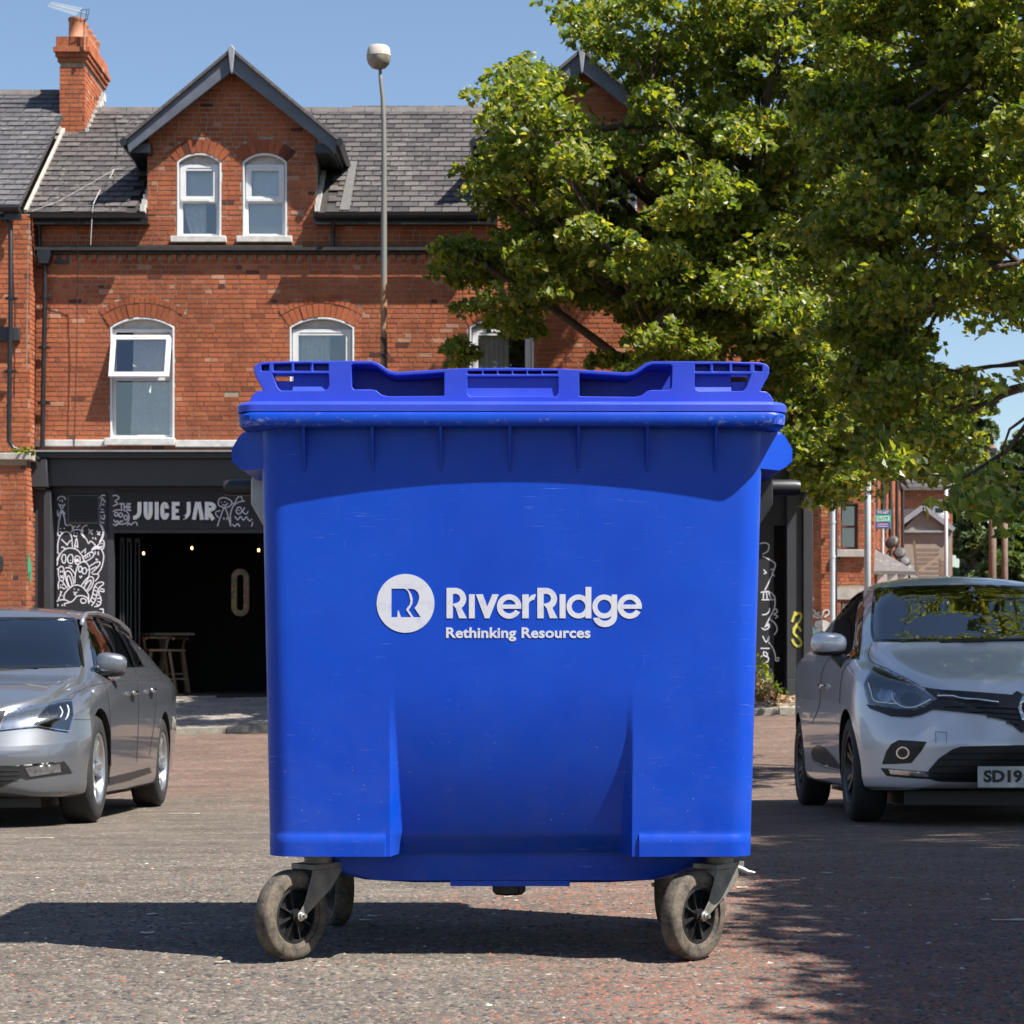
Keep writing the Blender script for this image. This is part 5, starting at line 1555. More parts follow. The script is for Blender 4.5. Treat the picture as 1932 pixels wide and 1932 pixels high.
# projecting lower bay with stone coping
DP_ = 31.9; xq = X(51, DP_)
m = MB(); m.box(X(-300, DP_), xq-.012, DP_+.01, DN, .1, Z(868, DP_)); m.obj('pier', MAT['mortar'], nb)
rr_ = lay_bricks(X(-300, DP_), xq, .12, Z(869, DP_), None, (), 123)
rects_to_mesh('brick_courses', rr_, (0, DP_+.01, 0), (1, 0, 0), (0, -1, 0), MAT['brick'], nb, 151)
rects_to_mesh('brick_courses', lay_bricks(DP_, DN+.4, .12, Z(869, DP_), None, (), 124), (xq-.012, 0, 0), (0, 1, 0), (1, 0, 0), MAT['brick'], nb, 152)
m = MB(); m.box(X(-300, DP_), xq+.07, DP_-.07, DN+.05, Z(868, DP_), Z(855, DP_)); m.obj('coping_stone', MAT['concrete'], nb, bevel=.01)
m = MB(); m.box(X(-20, DP_), X(6, DP_), DP_-.03, DP_+.01, Z(1075, DP_), Z(1049, DP_)); m.obj('meter_box', MAT['dark_metal'], nb, bevel=.004)
MAT['green_paint'] = simple('green_spray_paint', (.03, .26, .15), .7, var=.2)
m = MB()
for k, (a, b, c, d) in enumerate([(52, 1045, 62, 1080), (58, 1040, 66, 1092), (64, 1060, 69, 1088)]):
    pass
for i in range(7): stroke3(m, [(xq+.012+0*i, 0), (xq+.012, 0.001)], .001, 31.9, .0001)
m = MB(); yy0 = DP_+.05
for i, (yy, za_, zb_) in enumerate([(.03, 1082, 1046), (.07, 1092, 1052), (.11, 1078, 1044), (.16, 1100, 1056), (.21, 1090, 1060)]):
    m.box(xq+.0045, xq+.0065+.0003*i, DP_+yy, DP_+yy+.045, Z(za_, DP_), Z(zb_, DP_))
m.obj('green_tag', MAT['green_paint'], nb)
m = MB(); m.box(X(-30, DN), X(39, DN), DN-.12, DN-.01, Z(645, DN), Z(619, DN)); m.obj('sign_bracket', MAT['charcoal'], nb, bevel=.006)
pipe([P(3, 405, 32.1), P(6, 412, 32.2), P(20, 425, 32.2), P(20, 600, 32.2), P(17, 780, 32.2), P(17, 832, 32.2), P(26, 846, 32.2), P(57, 858, 32.2), P(75, 868, 32.15)], .036, name='downpipe', collars=[P(20, 562, 32.2), P(18, 700, 32.2)], par=nb)
m = MB(); m.tube([P(0, 397, 32.1), P(10, 400, 32.2)], .05, 8); m.obj('lead_spout', MAT['lead'], nb)
E2 = (32.15, Z(390, 32.15))
TN = .70
zrN = E2[1]+(36.1-E2[0])*TN
VN = (36.1-E2[0])/math.cos(math.atan(TN))
m = MB(); m.add([(-14, E2[0], E2[1]), (XP-.0, E2[0], E2[1]), (XP, 36.1, zrN), (-14, 36.1, zrN), (-14, 39.9, E2[1]), (XP, 39.9, E2[1])], [(0, 1, 2, 3), (3, 2, 5, 4)])
rn = m.obj('roof', MAT['soot_black'], nb, recalc=False)
MAT['slate_n'] = make_slate('grey_slate', 'attr', (.050, .048, .054), (.090, .086, .092)); MAT['slate_no'] = make_slate('grey_slate_single', 'obj', (.050, .048, .054), (.090, .086, .092))
slates(nb, -14, XP-.02, lambda x, z, y: X(112, 35.26)-.02 < x and y > 35.26, 18, 300, lambda x, v: x > X(-5, 33.5), E2, VN, .30, .205, TN, ('slate_n', 'slate_no'))
m = MB(); x = -14
while x < X(108, 36.1):
    m.add([(x, 35.97, zrN-.05), (x+.44, 35.97, zrN-.05), (x+.44, 36.1, zrN+.07), (x, 36.1, zrN+.07), (x, 35.97, zrN-.08), (x+.44, 35.97, zrN-.08)], [(0, 1, 2, 3), (4, 5, 1, 0)]); x += .45
m.obj('ridge_tiles', MAT['ridge'], rn, recalc=False)['kind'] = 'stuff'
m = MB(); m.tube([(-14, 32.05, E2[1]-.04), (XP, 32.05, E2[1]-.04)], .06, 8); m.box(-14, XP, 32.12, 32.2, E2[1]-.2, E2[1]-.05); m.obj('gutter', MAT['black_paint'], nb)
m = MB()
for (a, b) in (((-20, 258), (24, 258)), ((-20, 310), (5, 310))): pass
q = [P(-20, 262, 35.0), P(20, 262, 35.0), P(2, 306, 34.45), P(-20, 306, 34.45)]
m.add([tuple(p+Vector((0, -.12, .10))) for p in q]+[tuple(p+Vector((0, -.02, -.02))) for p in q], [(0, 1, 2, 3), (0, 4, 5, 1), (1, 5, 6, 2), (2, 6, 7, 3)]); m.obj('skylight', MAT['gloss_black'], nb, recalc=True)
m = MB(); m.tube([P(20, 262, 35.0)+Vector((0, -.13, .12)), P(2, 306, 34.45)+Vector((0, -.13, .12))], .03, 6); m.obj('skylight_frame', MAT['white_paint'], nb)
# thin lamp wire down the neighbour
m = MB(); m.tube([P(55, 420, 32.2), P(52, 540, 32.25), P(50, 700, 32.25)], .006, 5); m.obj('dark_cable', MAT['galv'], nb)

# weeds on the ledge and litter of leaves on the pavement
def leaf_scatter(name, pts, size, mat, parent=None, up=.5, seed=1, kind='stuff', lean=(0, 0, 0)):
    g = np.random.default_rng(seed); n = len(pts); pts = np.asarray(pts)
    d = g.normal(size=(n, 3)); d[:, 2] += up; d += np.array(lean); d /= np.linalg.norm(d, axis=1)[:, None]
    a = g.normal(size=(n, 3)); a -= d*(a*d).sum(1)[:, None]; a /= np.linalg.norm(a, axis=1)[:, None]
    b = np.cross(d, a); s = size*(.6+.7*g.random(n))[:, None]
    V = np.stack([pts-a*s*.55, pts+b*s*.38+d*s*.10-a*s*.05, pts+a*s*.55, pts-b*s*.38+d*s*.10-a*s*.05], 1)
    base = (np.arange(n)*4)[:, None, None]
    F = (np.array([[0, 1, 2], [0, 2, 3]])[None]+base).reshape(-1, 3)
    t = np.repeat(g.random(n)[:, None]*np.ones(3), 2, 0)
    return fast_mesh(name, V.reshape(-1, 3), F, mat, parent, kind, t)
def make_leaf(name, stops, transl=.35, rough=.45):
    m, t, b, out = nodes_of(name)
    a = N(t, 'ShaderNodeAttribute', attribute_name='tone').outputs['Fac']
    c = ramp(t, a, stops)
    t.links.new(c, b.inputs['Base Color']); b.inputs['Roughness'].default_value = rough; b.inputs['Specular IOR Level'].default_value = .5
    tl = N(t, 'ShaderNodeBsdfTranslucent'); t.links.new(mixc(t, 1, c, (2.1, 1.9, .6), 'MULTIPLY'), tl.inputs[0])
    mx = N(t, 'ShaderNodeMixShader'); mx.inputs[0].default_value = transl
    t.links.new(b.outputs[0], mx.inputs[1]); t.links.new(tl.outputs[0], mx.inputs[2]); t.links.new(mx.outputs[0], out.inputs[0])
    return m
MAT['leaf'] = make_leaf('maple_leaf', [(0, (.045, .085, .014)), (.45, (.11, .16, .022)), (.8, (.20, .23, .038)), (1, (.31, .29, .06))], .5, .40)
MAT['leaf2'] = make_leaf('dark_leaf', [(0, (.035, .07, .014)), (.6, (.07, .115, .022)), (1, (.13, .16, .04))], .28, .38)
MAT['leaf_far'] = make_leaf('far_leaf', [(0, (.04, .07, .025)), (.6, (.07, .11, .035)), (1, (.13, .15, .055))], .2, .6)
MAT['dry_leaf'] = make_leaf('dry_leaf', [(0, (.16, .09, .04)), (.6, (.34, .22, .11)), (1, (.45, .34, .20))], .1, .8)
g = np.random.default_rng(3)
pts = [P(x, 856-abs(g.normal())*7, 31.85) + Vector((0, g.uniform(-.05, .1), 0)) for x in g.uniform(20, 66, 60)]
wd = leaf_scatter('ledge_weeds', [tuple(p) for p in pts], .075, MAT['leaf'], None, .3, 5, 'stuff'); tag(wd, 'small green weeds sprouting on the stone coping by the downpipe', 'weeds')
pl_ = []
for i in range(500):
    x = X(1418, 31)+abs(g.normal())*.28; y = 30.9+g.normal()*.3
    h = max(0, .42-1.0*(x-X(1418, 31)))*g.random()
    pl_.append((x, y, float(pav_z(x, y))+.02+h))
dl = leaf_scatter('dry_leaf_heap', pl_, .085, MAT['dry_leaf'], None, .8, 6); tag(dl, 'heap of dry brown leaves on the pavement by the shop wall', 'leaves')
pl_ = []
for i in range(130):
    x = X(1418, 31)+abs(g.normal())*.22; y = 30.9+g.normal()*.25; pl_.append((x, y, float(pav_z(x, y))+.1+.65*g.random()*max(.1, 1-(x-X(1418, 31))*2)))
lw = leaf_scatter('low_weed', pl_, .08, MAT['leaf'], None, .8, 16, 'stuff'); tag(lw, 'green weed growing out of the heap of dry leaves', 'weed')
pl_ = []
for i in range(420):
    x = g.uniform(3.2, 4.7); y = kerb_y(x)+.2+abs(g.normal())*1.2
    if y < 32.3: pl_.append((x, y, float(pav_z(x, y))+.012))
l3 = leaf_scatter('fallen_leaves', pl_, .06, MAT['dry_leaf'], None, 3, 7); l3['label'] = 'scattered fallen leaves on the pavement'; l3['category'] = 'leaves'

# ------------------------------------------------------------------ street lamps and poles
def rusty():
    m, t, b, out = nodes_of('rusty_lamp_column'); v = tc(t); s = N(t, 'ShaderNodeSeparateXYZ'); t.links.new(v, s.inputs[0])
    h = N(t, 'ShaderNodeMapRange'); t.links.new(math_n(t, 'ADD', s.outputs[2], math_n(t, 'MULTIPLY', noise(t, v, 3, 4), .8)), h.inputs[0]); h.inputs[1].default_value = 6.35; h.inputs[2].default_value = 6.15
    r = ramp(t, noise(t, mapping(t, v, (30, 30, 3)), 1.0, 5), [(.3, (.20, .095, .045)), (.7, (.34, .19, .10))])
    t.links.new(mixc(t, h.outputs[0], (.16, .16, .145), r), b.inputs['Base Color']); b.inputs['Roughness'].default_value = .6; return m
MAT['rusty'] = rusty()
DLp = 29.3
lp = thing('street_lamp', 'tall rusty lamp post with a round head, behind the blue bin', 'street lamp', (X(723, DLp), DLp, .05))
m = MB()
pts = [P(723, 1360, DLp), P(723.5, 900, DLp), P(724, 660, DLp), P(724.2, 560, DLp), P(724.5, 300, DLp), P(724, 230, DLp), P(722, 185, DLp), P(718, 150, DLp), P(717, 128, DLp)]
m.tube(pts, [.075, .062, .050, .045, .037, .034, .030, .025, .022], 14); m.obj('column', MAT['rusty'], lp, smooth=True)
c = P(714.5, 107, DLp)
m = MB(); m.lathe([(0, .165), (.06, .16), (.12, .145), (.15, .12), (.168, .02), (.172, 0), (.15, 0)], 24, tuple(c)); m.obj('lamp_cover', MAT['concrete'], lp, autos=45)
MAT['diffuser'] = simple('dirty_lamp_diffuser', (.22, .20, .16), .3, var=.3, scale=12)
m = MB(); m.lathe([(.168, -.001), (.165, -.04), (.145, -.10), (.10, -.15), (.04, -.172), (0, -.175)], 24, tuple(c)); m.obj('lamp_bowl', MAT['diffuser'], lp, smooth=True)
m = MB(); m.tube([P(720, 640, 29.2), P(729, 640, 29.2)], .02, 6); m.tube([P(719, 636, 29.2), P(727, 652, 29.22), P(728, 668, 29.25)], .022, 6); m.tube([P(719, 668, 29.2), P(727, 676, 29.22), P(727, 690, 29.25)], .022, 6); m.obj('bracket_clips', MAT['dark_metal'], lp)
def post(name, label, px0, px1, py_top, py_bot, D, r0, r1, mat, cat='street lamp', head=False):
    o = thing(name, label, cat, (X((px0), D), D, .15)); m = MB()
    m.tube([P(px0, py_bot, D), P((px0+px1)/2, (py_bot+py_top)/2, D), P(px1, py_top, D)], [r0, (r0+r1)/2, r1], 12); m.obj('column' if cat != 'utility pole' else 'pole', MAT[mat], o, smooth=True)
    return o
post('street_lamp', 'pale grey lamp column beside the brick house on the right', 1636.5, 1637, 640, 1300, 37, .062, .055, 'lamp_grey')
post('street_lamp', 'thin white lamp column further down the side street', 1785, 1785, 860, 1290, 60, .055, .05, 'lamp_grey')
u1 = post('utility_pole', 'thick weathered wooden pole, left of the far pair', 1872, 1873, 840, 1260, 50, .095, .085, 'pole_wood', 'utility pole')
u2 = post('utility_pole', 'darker wooden pole just right of its thicker neighbour', 1896, 1895, 890, 1260, 54, .085, .08, 'pole_wood', 'utility pole')
m = MB(); m.box(X(1865, 49.8), X(1878, 49.8), 49.7, 49.95, Z(870, 49.8), Z(846, 49.8)); m.box(X(1867, 49.7), X(1876, 49.7), 49.6, 49.7, Z(855, 49.7), Z(846, 49.7)); m.obj('junction_box', MAT['dark_metal'], u1)
m = MB(); m.box(X(1888, 53.7), X(1902, 53.7), 53.6, 53.9, Z(930, 53.7), Z(908, 53.7)); m.obj('junction_box', MAT['dark_metal'], u2)
m = MB()
for (a, b) in (((1873, 880), (1932, 890)), ((1873, 905), (1960, 940))):
    m.tube([P(*a, 50), P((a[0]+b[0])/2, (a[1]+b[1])/2+4, 48), P(*b, 46)], .012, 5)
w_ = m.obj('overhead_wires', MAT['dark_metal'], None); tag(w_, 'thin overhead wires strung from the wooden pole', 'wires')

# ------------------------------------------------------------------ houses down the side street
MAT['brick_far'] = MAT['brick']
def far_wall(parent, x0, x1, D, z0, z1, holes, seed, th=.3):
    m = MB(); plate(m, [(x0, z0), (x1, z0), (x1, z1), (x0, z1)], [[(a, c), (b, c), (b, d), (a, d)] for a, b, c, d in holes], D, D+th); m.obj('wall', MAT['mortar'], parent)
    return lay_bricks(x0, x1, z0, z1, None, [(a, b, c, d) for a, b, c, d in holes], seed)
class Rct:
    pass
D4 = 45.0
hs_ = thing('corner_house', 'orange brick corner house with grey downpipe, right of the bin', 'building', (X(1590, D4), D4, .2))
win = [(X(1586, D4), X(1619, D4), Z(1037, D4), Z(950, D4)), (X(1586, D4), X(1619, D4), Z(1200, D4), Z(1134, D4)), (X(1586, D4), X(1619, D4), Z(860, D4), Z(780, D4))]
r4 = far_wall(hs_, X(1500, D4), X(1649, D4), D4, .2, Z(735, D4), win, 201)
r4 = [r for r in r4 if not (X(1576, D4) < (r[0]+r[1])/2 and Z(1132, D4) < r[2] < Z(1109, D4))]
brickwork(hs_, r4, (0, D4, 0), (1, 0, 0), (0, -1, 0), 211, 300, lambda r: X(1528, D4) < r[0] < X(1649, D4) and Z(1190, D4) < r[2] < Z(950, D4))
m = MB(); m.box(X(1577, D4), X(1649, D4), D4-.03, D4+.01, Z(1131, D4), Z(1110, D4)); m.obj('plaster_band', MAT['concrete'], hs_)
MAT['maroon'] = simple('maroon_window_paint', (.09, .018, .018), .45, var=.1)
for (a, b, c, d) in win:
    m = MB(); plate(m, [(a, c), (b, c), (b, d), (a, d)], [[(a+.05, c+.06), (b-.05, c+.06), (b-.05, (c+d)/2-.02), (a+.05, (c+d)/2-.02)], [(a+.05, (c+d)/2+.03), (b-.05, (c+d)/2+.03), (b-.05, d-.05), (a+.05, d-.05)]], D4+.12, D4+.18)
    w_ = m.obj('window', MAT['maroon'], hs_); m = MB(); m.box(a, b, D4+.15, D4+.155, c, d); m.obj('pane', MAT['glass'], w_)
    m = MB(); m.box(a, b, D4+.5, D4+.52, c, d); m.obj('room_wall', MAT['dark_room'], w_)
    m = MB(); m.box(a-.12, X(1641, D4), D4-.12, D4+.05, c-.16, c-.002); m.obj('sill', MAT['concrete'], w_, bevel=.01)
pipe([P(1571, 760, D4-.2), P(1571, 1288, D4-.2)], .06, 'lamp_grey', par=hs_, collars=[P(1571, 1050, D4-.2), P(1571, 985, D4-.2)])
pipe([P(1576.5, 760, D4-.2), P(1576.5, 1288, D4-.2)], .035, 'black_paint', par=hs_)
# spray paint on the corner wall
def cg(zx, zy): return (X((1860+zx/3.8633)*.754688, D4), Z((1300+zy/3.8633)*.754688, D4))
m = MB()
for st in [[(640,880),(650,850),(660,840)], [(640,930),(665,870),(690,900),(668,930),(700,940)], [(730,890),(700,910),(735,930),(715,948),(700,940)], [(745,950),(770,880),(810,870),(820,900),(790,930),(775,940)], [(635,760),(650,735),(670,760),(650,785),(635,775)]]:
    stroke3(m, smooth_path([cg(*p) for p in st], 3), .035, D4-.016, .004)
for st in [[(690,1000),(760,985),(820,1010)], [(680,1020),(760,1010),(815,1040)], [(700,1045),(800,1060)]]: stroke3(m, smooth_path([cg(*p) for p in st], 3), .09, D4-.018, .004)
m.obj('white_tag', MAT['white_paint'], hs_, recalc=False)
MAT['mint'] = simple('mint_spray_paint', (.30, .52, .48), .7, var=.2)
m = MB()
for st in [[(634,1000),(660,1060),(730,1090)], [(634,1040),(670,1085),(720,1100)]]: stroke3(m, smooth_path([cg(*p) for p in st], 3), .10, D4-.017, .004)
m.obj('mint_tag', MAT['mint'], hs_, recalc=False)
# return wall of the corner house running back, and its roof
m = MB(); m.box(X(1649, D4)-.012, X(1649, D4)-.008, D4, D4+9, .2, Z(735, D4)); 
m.obj('return_wall', MAT['mortar'], hs_)
rects_to_mesh('brick_courses', lay_bricks(D4, D4+9, .2, Z(735, D4), None, (), 222), (X(1649, D4)-.012, 0, 0), (0, 1, 0), (1, 0, 0), MAT['brick'], hs_, 223)
m = MB(); zt4 = Z(735, D4); m.add([(X(1495, D4), D4-.3, zt4), (X(1655, D4), D4-.3, zt4), (X(1655, D4), D4+4.5, zt4+2.4), (X(1495, D4), D4+4.5, zt4+2.4), (X(1655, D4), D4+9.3, zt4), (X(1495, D4), D4+9.3, zt4)], [(0, 1, 2, 3), (3, 2, 4, 5), (1, 4, 2)]); m.obj('roof', MAT['slate_o'], hs_)
MAT['dish'] = simple('grey_dish', (.07, .068, .068), .6)
# row of terraced houses receding with bays (built straight, then turned with the street)
tr = thing('side_terrace', 'receding row of red brick houses with slate roofed bay windows', 'building', (8.0, 47, .2), rotz=-math.atan2(4.14, 19), local=True)
# local: wall face on x = 0, running along +y
m = MB(); m.box(-4, 0, 0, 20, 0, 5.9); m.obj('wall', MAT['mortar'], tr)
rects_to_mesh('brick_courses', lay_bricks(0, 20, 0, 5.9, None, (), 231), (0, 0, 0), (0, 1, 0), (1, 0, 0), MAT['brick'], tr, 232)
m = MB(); m.add([(.2, -.2, 5.85), (.2, 20, 5.85), (-3, 20, 8.3), (-3, -.2, 8.3), (-6, -.2, 5.85)], [(0, 1, 2, 3), (0, 3, 4)]); m.obj('roof', MAT['slate_o'], tr)
for k in range(4):
    y = .5+k*4.8; w2 = .75
    m = MB()
    m.add([(0, y, 0), (w2, y+.5, 0), (w2, y+1.9, 0), (0, y+2.4, 0), (0, y, 2.45), (w2, y+.5, 2.45), (w2, y+1.9, 2.45), (0, y+2.4, 2.45)], [(0, 4, 5, 1), (1, 5, 6, 2), (2, 6, 7, 3), (4, 7, 6, 5)])
    bo_ = m.obj('bay', MAT['brick_o'], tr)
    m = MB(); m.add([(0, y-.15, 2.5), (w2+.18, y+.42, 2.5), (w2+.18, y+1.98, 2.5), (0, y+2.55, 2.5), (0, y+.6, 3.05), (0, y+1.8, 3.05), (.01, y-.15, 2.42), (w2+.18, y+.42, 2.42), (w2+.18, y+1.98, 2.42)], [(0, 4, 1), (1, 4, 5, 2), (2, 5, 3), (0, 1, 7, 6), (1, 2, 8, 7)]); m.obj('bay_roof', MAT['slate_o'], bo_)
    for q in range(3):
        m = MB(); f_ = .12+.3*q; m.box(w2*f_-.02, w2*f_+.20, y+.5*f_-.06, y+.5*f_+.12, 1.0, 2.2); m.box(w2*f_-.02, w2*f_+.20, y+.5*f_-.07, y+.5*f_+.12, 2.2, 2.42); m.obj('pale_mullion', MAT['white_paint'], bo_)
    m = MB(); m.lathe([(0, .03), (.09, .018), (.17, 0), (.16, -.004)], 16)
    m.xf(Matrix.Translation((.35, y+1.1+.3*(k % 2), 3.2)) @ Matrix.Rotation(R(60), 4, 'X') @ Matrix.Rotation(R(20*k-30), 4, 'Y')); m.tube([(.35, y+1.4, 3.2), (.2, y+1.4, 2.9)], .02, 5)
    m.obj('satellite_dish', MAT['dish'], tr, recalc=False, smooth=True)
    m = MB(); m.tube([(.06, y+3.3, 0), (.06, y+3.3, 5.7)], .05, 8); m.obj('downpipe', MAT['dark_metal'], tr)
    m = MB(); m.box(-.02, .02, y+.7, y+1.6, 3.5, 4.8); w_ = m.obj('window', MAT['maroon'], tr); m = MB(); m.box(.021, .025, y+.78, y+1.52, 3.58, 4.72); m.obj('pane', MAT['gloss_black'], w_)
# cross house closing the street
D7 = 70.0
xh = thing('cross_street_house', 'brick house end with grey slate roof and one small white window', 'building', (X(1748, D7), D7, .2))
wn = [(X(1760, D7), X(1784, D7), Z(971, D7), Z(943, D7))]
r7 = far_wall(xh, X(1690, D7), X(1797, D7), D7, .2, Z(922, D7), wn, 241)
brickwork(xh, r7, (0, D7, 0), (1, 0, 0), (0, -1, 0), 242, 0)
(a, b, c, d) = wn[0]
m = MB(); plate(m, [(a, c), (b, c), (b, d), (a, d)], [[(a+.07, c+.06), (b-.07, c+.06), (b-.07, (c+d)/2-.03), (a+.07, (c+d)/2-.03)], [(a+.07, (c+d)/2+.03), (b-.07, (c+d)/2+.03), (b-.07, d-.06), (a+.07, d-.06)]], D7-.02, D7+.1); w_ = m.obj('window', MAT['white_frame'], xh)
m = MB(); m.box(a, b, D7+.06, D7+.07, c, d); m.obj('pane', MAT['gloss_black'], w_)
m = MB(); m.box(a-.1, b+.1, D7-.12, D7+.02, c-.14, c-.002); m.obj('sill', MAT['white_paint'], w_)
slates(xh, X(1686, D7), X(1801, D7), None, 250, 0, None, (D7-.25, Z(921, D7)), 4.6, .3, .25, .75)
m = MB(); zr7 = Z(921, D7)+4.6*.6; m.add([(X(1686, D7), D7-.2, Z(921, D7)), (X(1801, D7), D7-.2, Z(921, D7)), (X(1801, D7), D7+3.5, zr7), (X(1686, D7), D7+3.5, zr7)], [(0, 1, 2, 3)]); m.box(X(1686, D7), X(1801, D7), D7+3.4, D7+3.6, zr7, zr7+.2); m.box(X(1690, D7), X(1801, D7), D7-.32, D7-.2, Z(926, D7), Z(919.5, D7)); m.obj('roof', MAT['slate_o'], xh)
ex = thing('rendered_extension', 'grey rendered lean-to with a pitched gable below the small white window', 'building', (X(1740, 66), 66, .2))
m = MB(); D6 = 66
m.prism([(X(1704, D6), .2), (X(1796, D6), .2), (X(1796, D6), Z(1003, D6)), (X(1741, D6), Z(962, D6)), (X(1704, D6), Z(1000, D6))], D6, D6+4); m.obj('wall', MAT['render'], ex)
for s_ in (-1, 1):
    m = MB(); m.bar(P(1741, 957, D6-.05), P(1741+s_*58, 957+s_*0+43, D6-.05), .25, .14, up=(0, 0, 1)); m.obj('verge_board', MAT['lead'], ex)
m = MB(); m.box(X(1702, D6), X(1784, D6), D6-.12, D6, Z(1005, D6), Z(1001, D6)); m.obj('gutter', MAT['lead'], ex)
m = MB(); m.add([tuple(P(1703, 960, D6+.2)), tuple(P(1741, 960, D6+.2)), tuple(P(1704, 998, D6+.15))], [(0, 1, 2)]); m.obj('back_roof', MAT['slate_o'], ex)
st_ = thing('timber_steps', 'weathered timber steps with railings against the grey extension', 'steps', (X(1752, 64), 64, .2))
for k in range(7):
    m = MB(); m.box(X(1727-k*1.0, 64), X(1772, 64), 64-.1*k, 64.05-.1*k+.12, Z(1040+k*9, 64), Z(1035+k*9, 64)); m.obj('tread', MAT['pole_wood'], st_)
m = MB(); m.bar(P(1715, 1092, 63.4), P(1790, 1038, 64), .08); m.bar(P(1724, 1020, 63.2), P(1732, 1094, 63.2), .07); m.box(X(1772, 63.9), X(1788, 63.9), 63.8, 63.9, Z(1095, 63.9), Z(1058, 63.9)); m.obj('railing', MAT['pole_wood'], st_)
# TO LET board
tl_ = thing('to_let_board', 'green and purple TO LET board fixed to the brick terrace', 'sign', P(1667, 980, 48))
MAT['sg_green'] = simple('sign_green', (.03, .36, .22), .5, var=.05); MAT['sg_purple'] = simple('sign_purple', (.07, .05, .20), .5, var=.05)
DT = 48.0
m = MB(); m.box(X(1650, DT), X(1681, DT), DT, DT+.03, Z(998, DT), Z(962, DT)); m.obj('board', MAT['sg_green'], tl_)
for za_, zc_ in ((970, 963), (997, 985)):
    m = MB(); m.box(X(1651, DT), X(1680, DT), DT-.006, DT, Z(za_, DT), Z(zc_, DT)); m.obj('purple_band', MAT['sg_purple'], tl_)
text_obj('TO LET', X(1655, DT), X(1677, DT), Z(969, DT), Z(964.5, DT), DT-.007, MAT['chalk'], tl_, t=.002, bold=.02)
m = MB()
for st in [[(1654, 976), (1677, 974)], [(1656, 981), (1662, 976), (1664, 981)], [(1666, 981), (1668, 977), (1672, 981)], [(1675, 981), (1676, 977)], [(1654, 983), (1677, 982)], [(1654, 976), (1654, 983)], [(1677, 974), (1677, 982)], [(1655, 989), (1676, 989)], [(1655, 993), (1676, 993)]]:
    stroke3(m, [(X(a, DT), Z(b, DT)) for a, b in st], .012, DT-.007, .002)
m.obj('board_print', MAT['chalk'], tl_, recalc=False)
m = MB(); m.box(X(1648.5, DT), X(1650.4, DT), DT-.01, DT+.04, Z(1002, DT), Z(958, DT)); m.tube([P(1665, 998, DT), P(1665, 1060, DT)], .04, 6); m.obj('post', MAT['white_paint'], tl_)

m = MB(); m.bar(tuple(roof_pt(XP-.01, .0)+Vector((0, -.02, .03))), tuple(roof_pt(XP-.01, VR-.9)+Vector((0, -.02, .03))), .05, .05); m.obj('verge_fillet', MAT['concrete'], shop)
m = MB(); m.box(xs_(1440), xs_(1500), 32.9, 32.95, .1, 3.2); m.obj('doorway_dark_panel', MAT['dark_room'], shop)  # black panel added behind the opening, standing for the unlit inside
# ------------------------------------------------------------------ trees
def px_of(p): return (HX+p[0]*FPX/p[1], HY-(p[2]-CAM_H)*FPX/p[1])
def bezier(a, b, c, n=7):
    return [a*(1-t)**2+b*(2*t*(1-t))+c*t**2 for t in [i/n for i in range(n+1)]]
def clump_leaves(centres, radii, counts, g, flat=.78, droop=.12):
    out = []
    for c, r, n in zip(centres, radii, counts):
        k = g.integers(3, 6)
        # a clump is a few overlapping sprays, each a flattened shell thick with leaves
        for j in range(k):
            o = g.normal(size=3)*r*.48*np.array([1, 1, .6])
            m = int(n/k); rr = r*(.45+.35*g.random())
            d = g.normal(size=(m, 3)); d /= np.linalg.norm(d, axis=1)[:, None]
            d[:, 2] = np.where(d[:, 2] < -.2, -d[:, 2]*.4, d[:, 2])
            q = rr*(.72+.42*g.random(m)**.6)[:, None]
            p = d*q*np.array([1.15, 1.15, flat])
            p[:, 2] -= droop*(p[:, 0]**2+p[:, 1]**2)/max(rr, .01)
            out.append(np.array(c)+o+p)
    return np.concatenate(out)
def pick_clusters(polys, n, D0, D1, g, holes=(), Dfun=None):
    tot = sum(w for _, w in polys); res = []
    for poly, w in polys:
        m = int(n*w/tot); xs = [p[0] for p in poly]; ys = [p[1] for p in poly]; k = 0; tries = 0
        while k < m and tries < m*60:
            tries += 1
            x = g.uniform(min(xs), max(xs)); y = g.uniform(min(ys), max(ys))
            if not inpoly(x, y, poly) or any(inpoly(x, y, h) for h in holes): continue
            D = Dfun(x, y, g) if Dfun else g.uniform(D0, D1)
            res.append(np.array(P(x, y, D))); k += 1
    return res
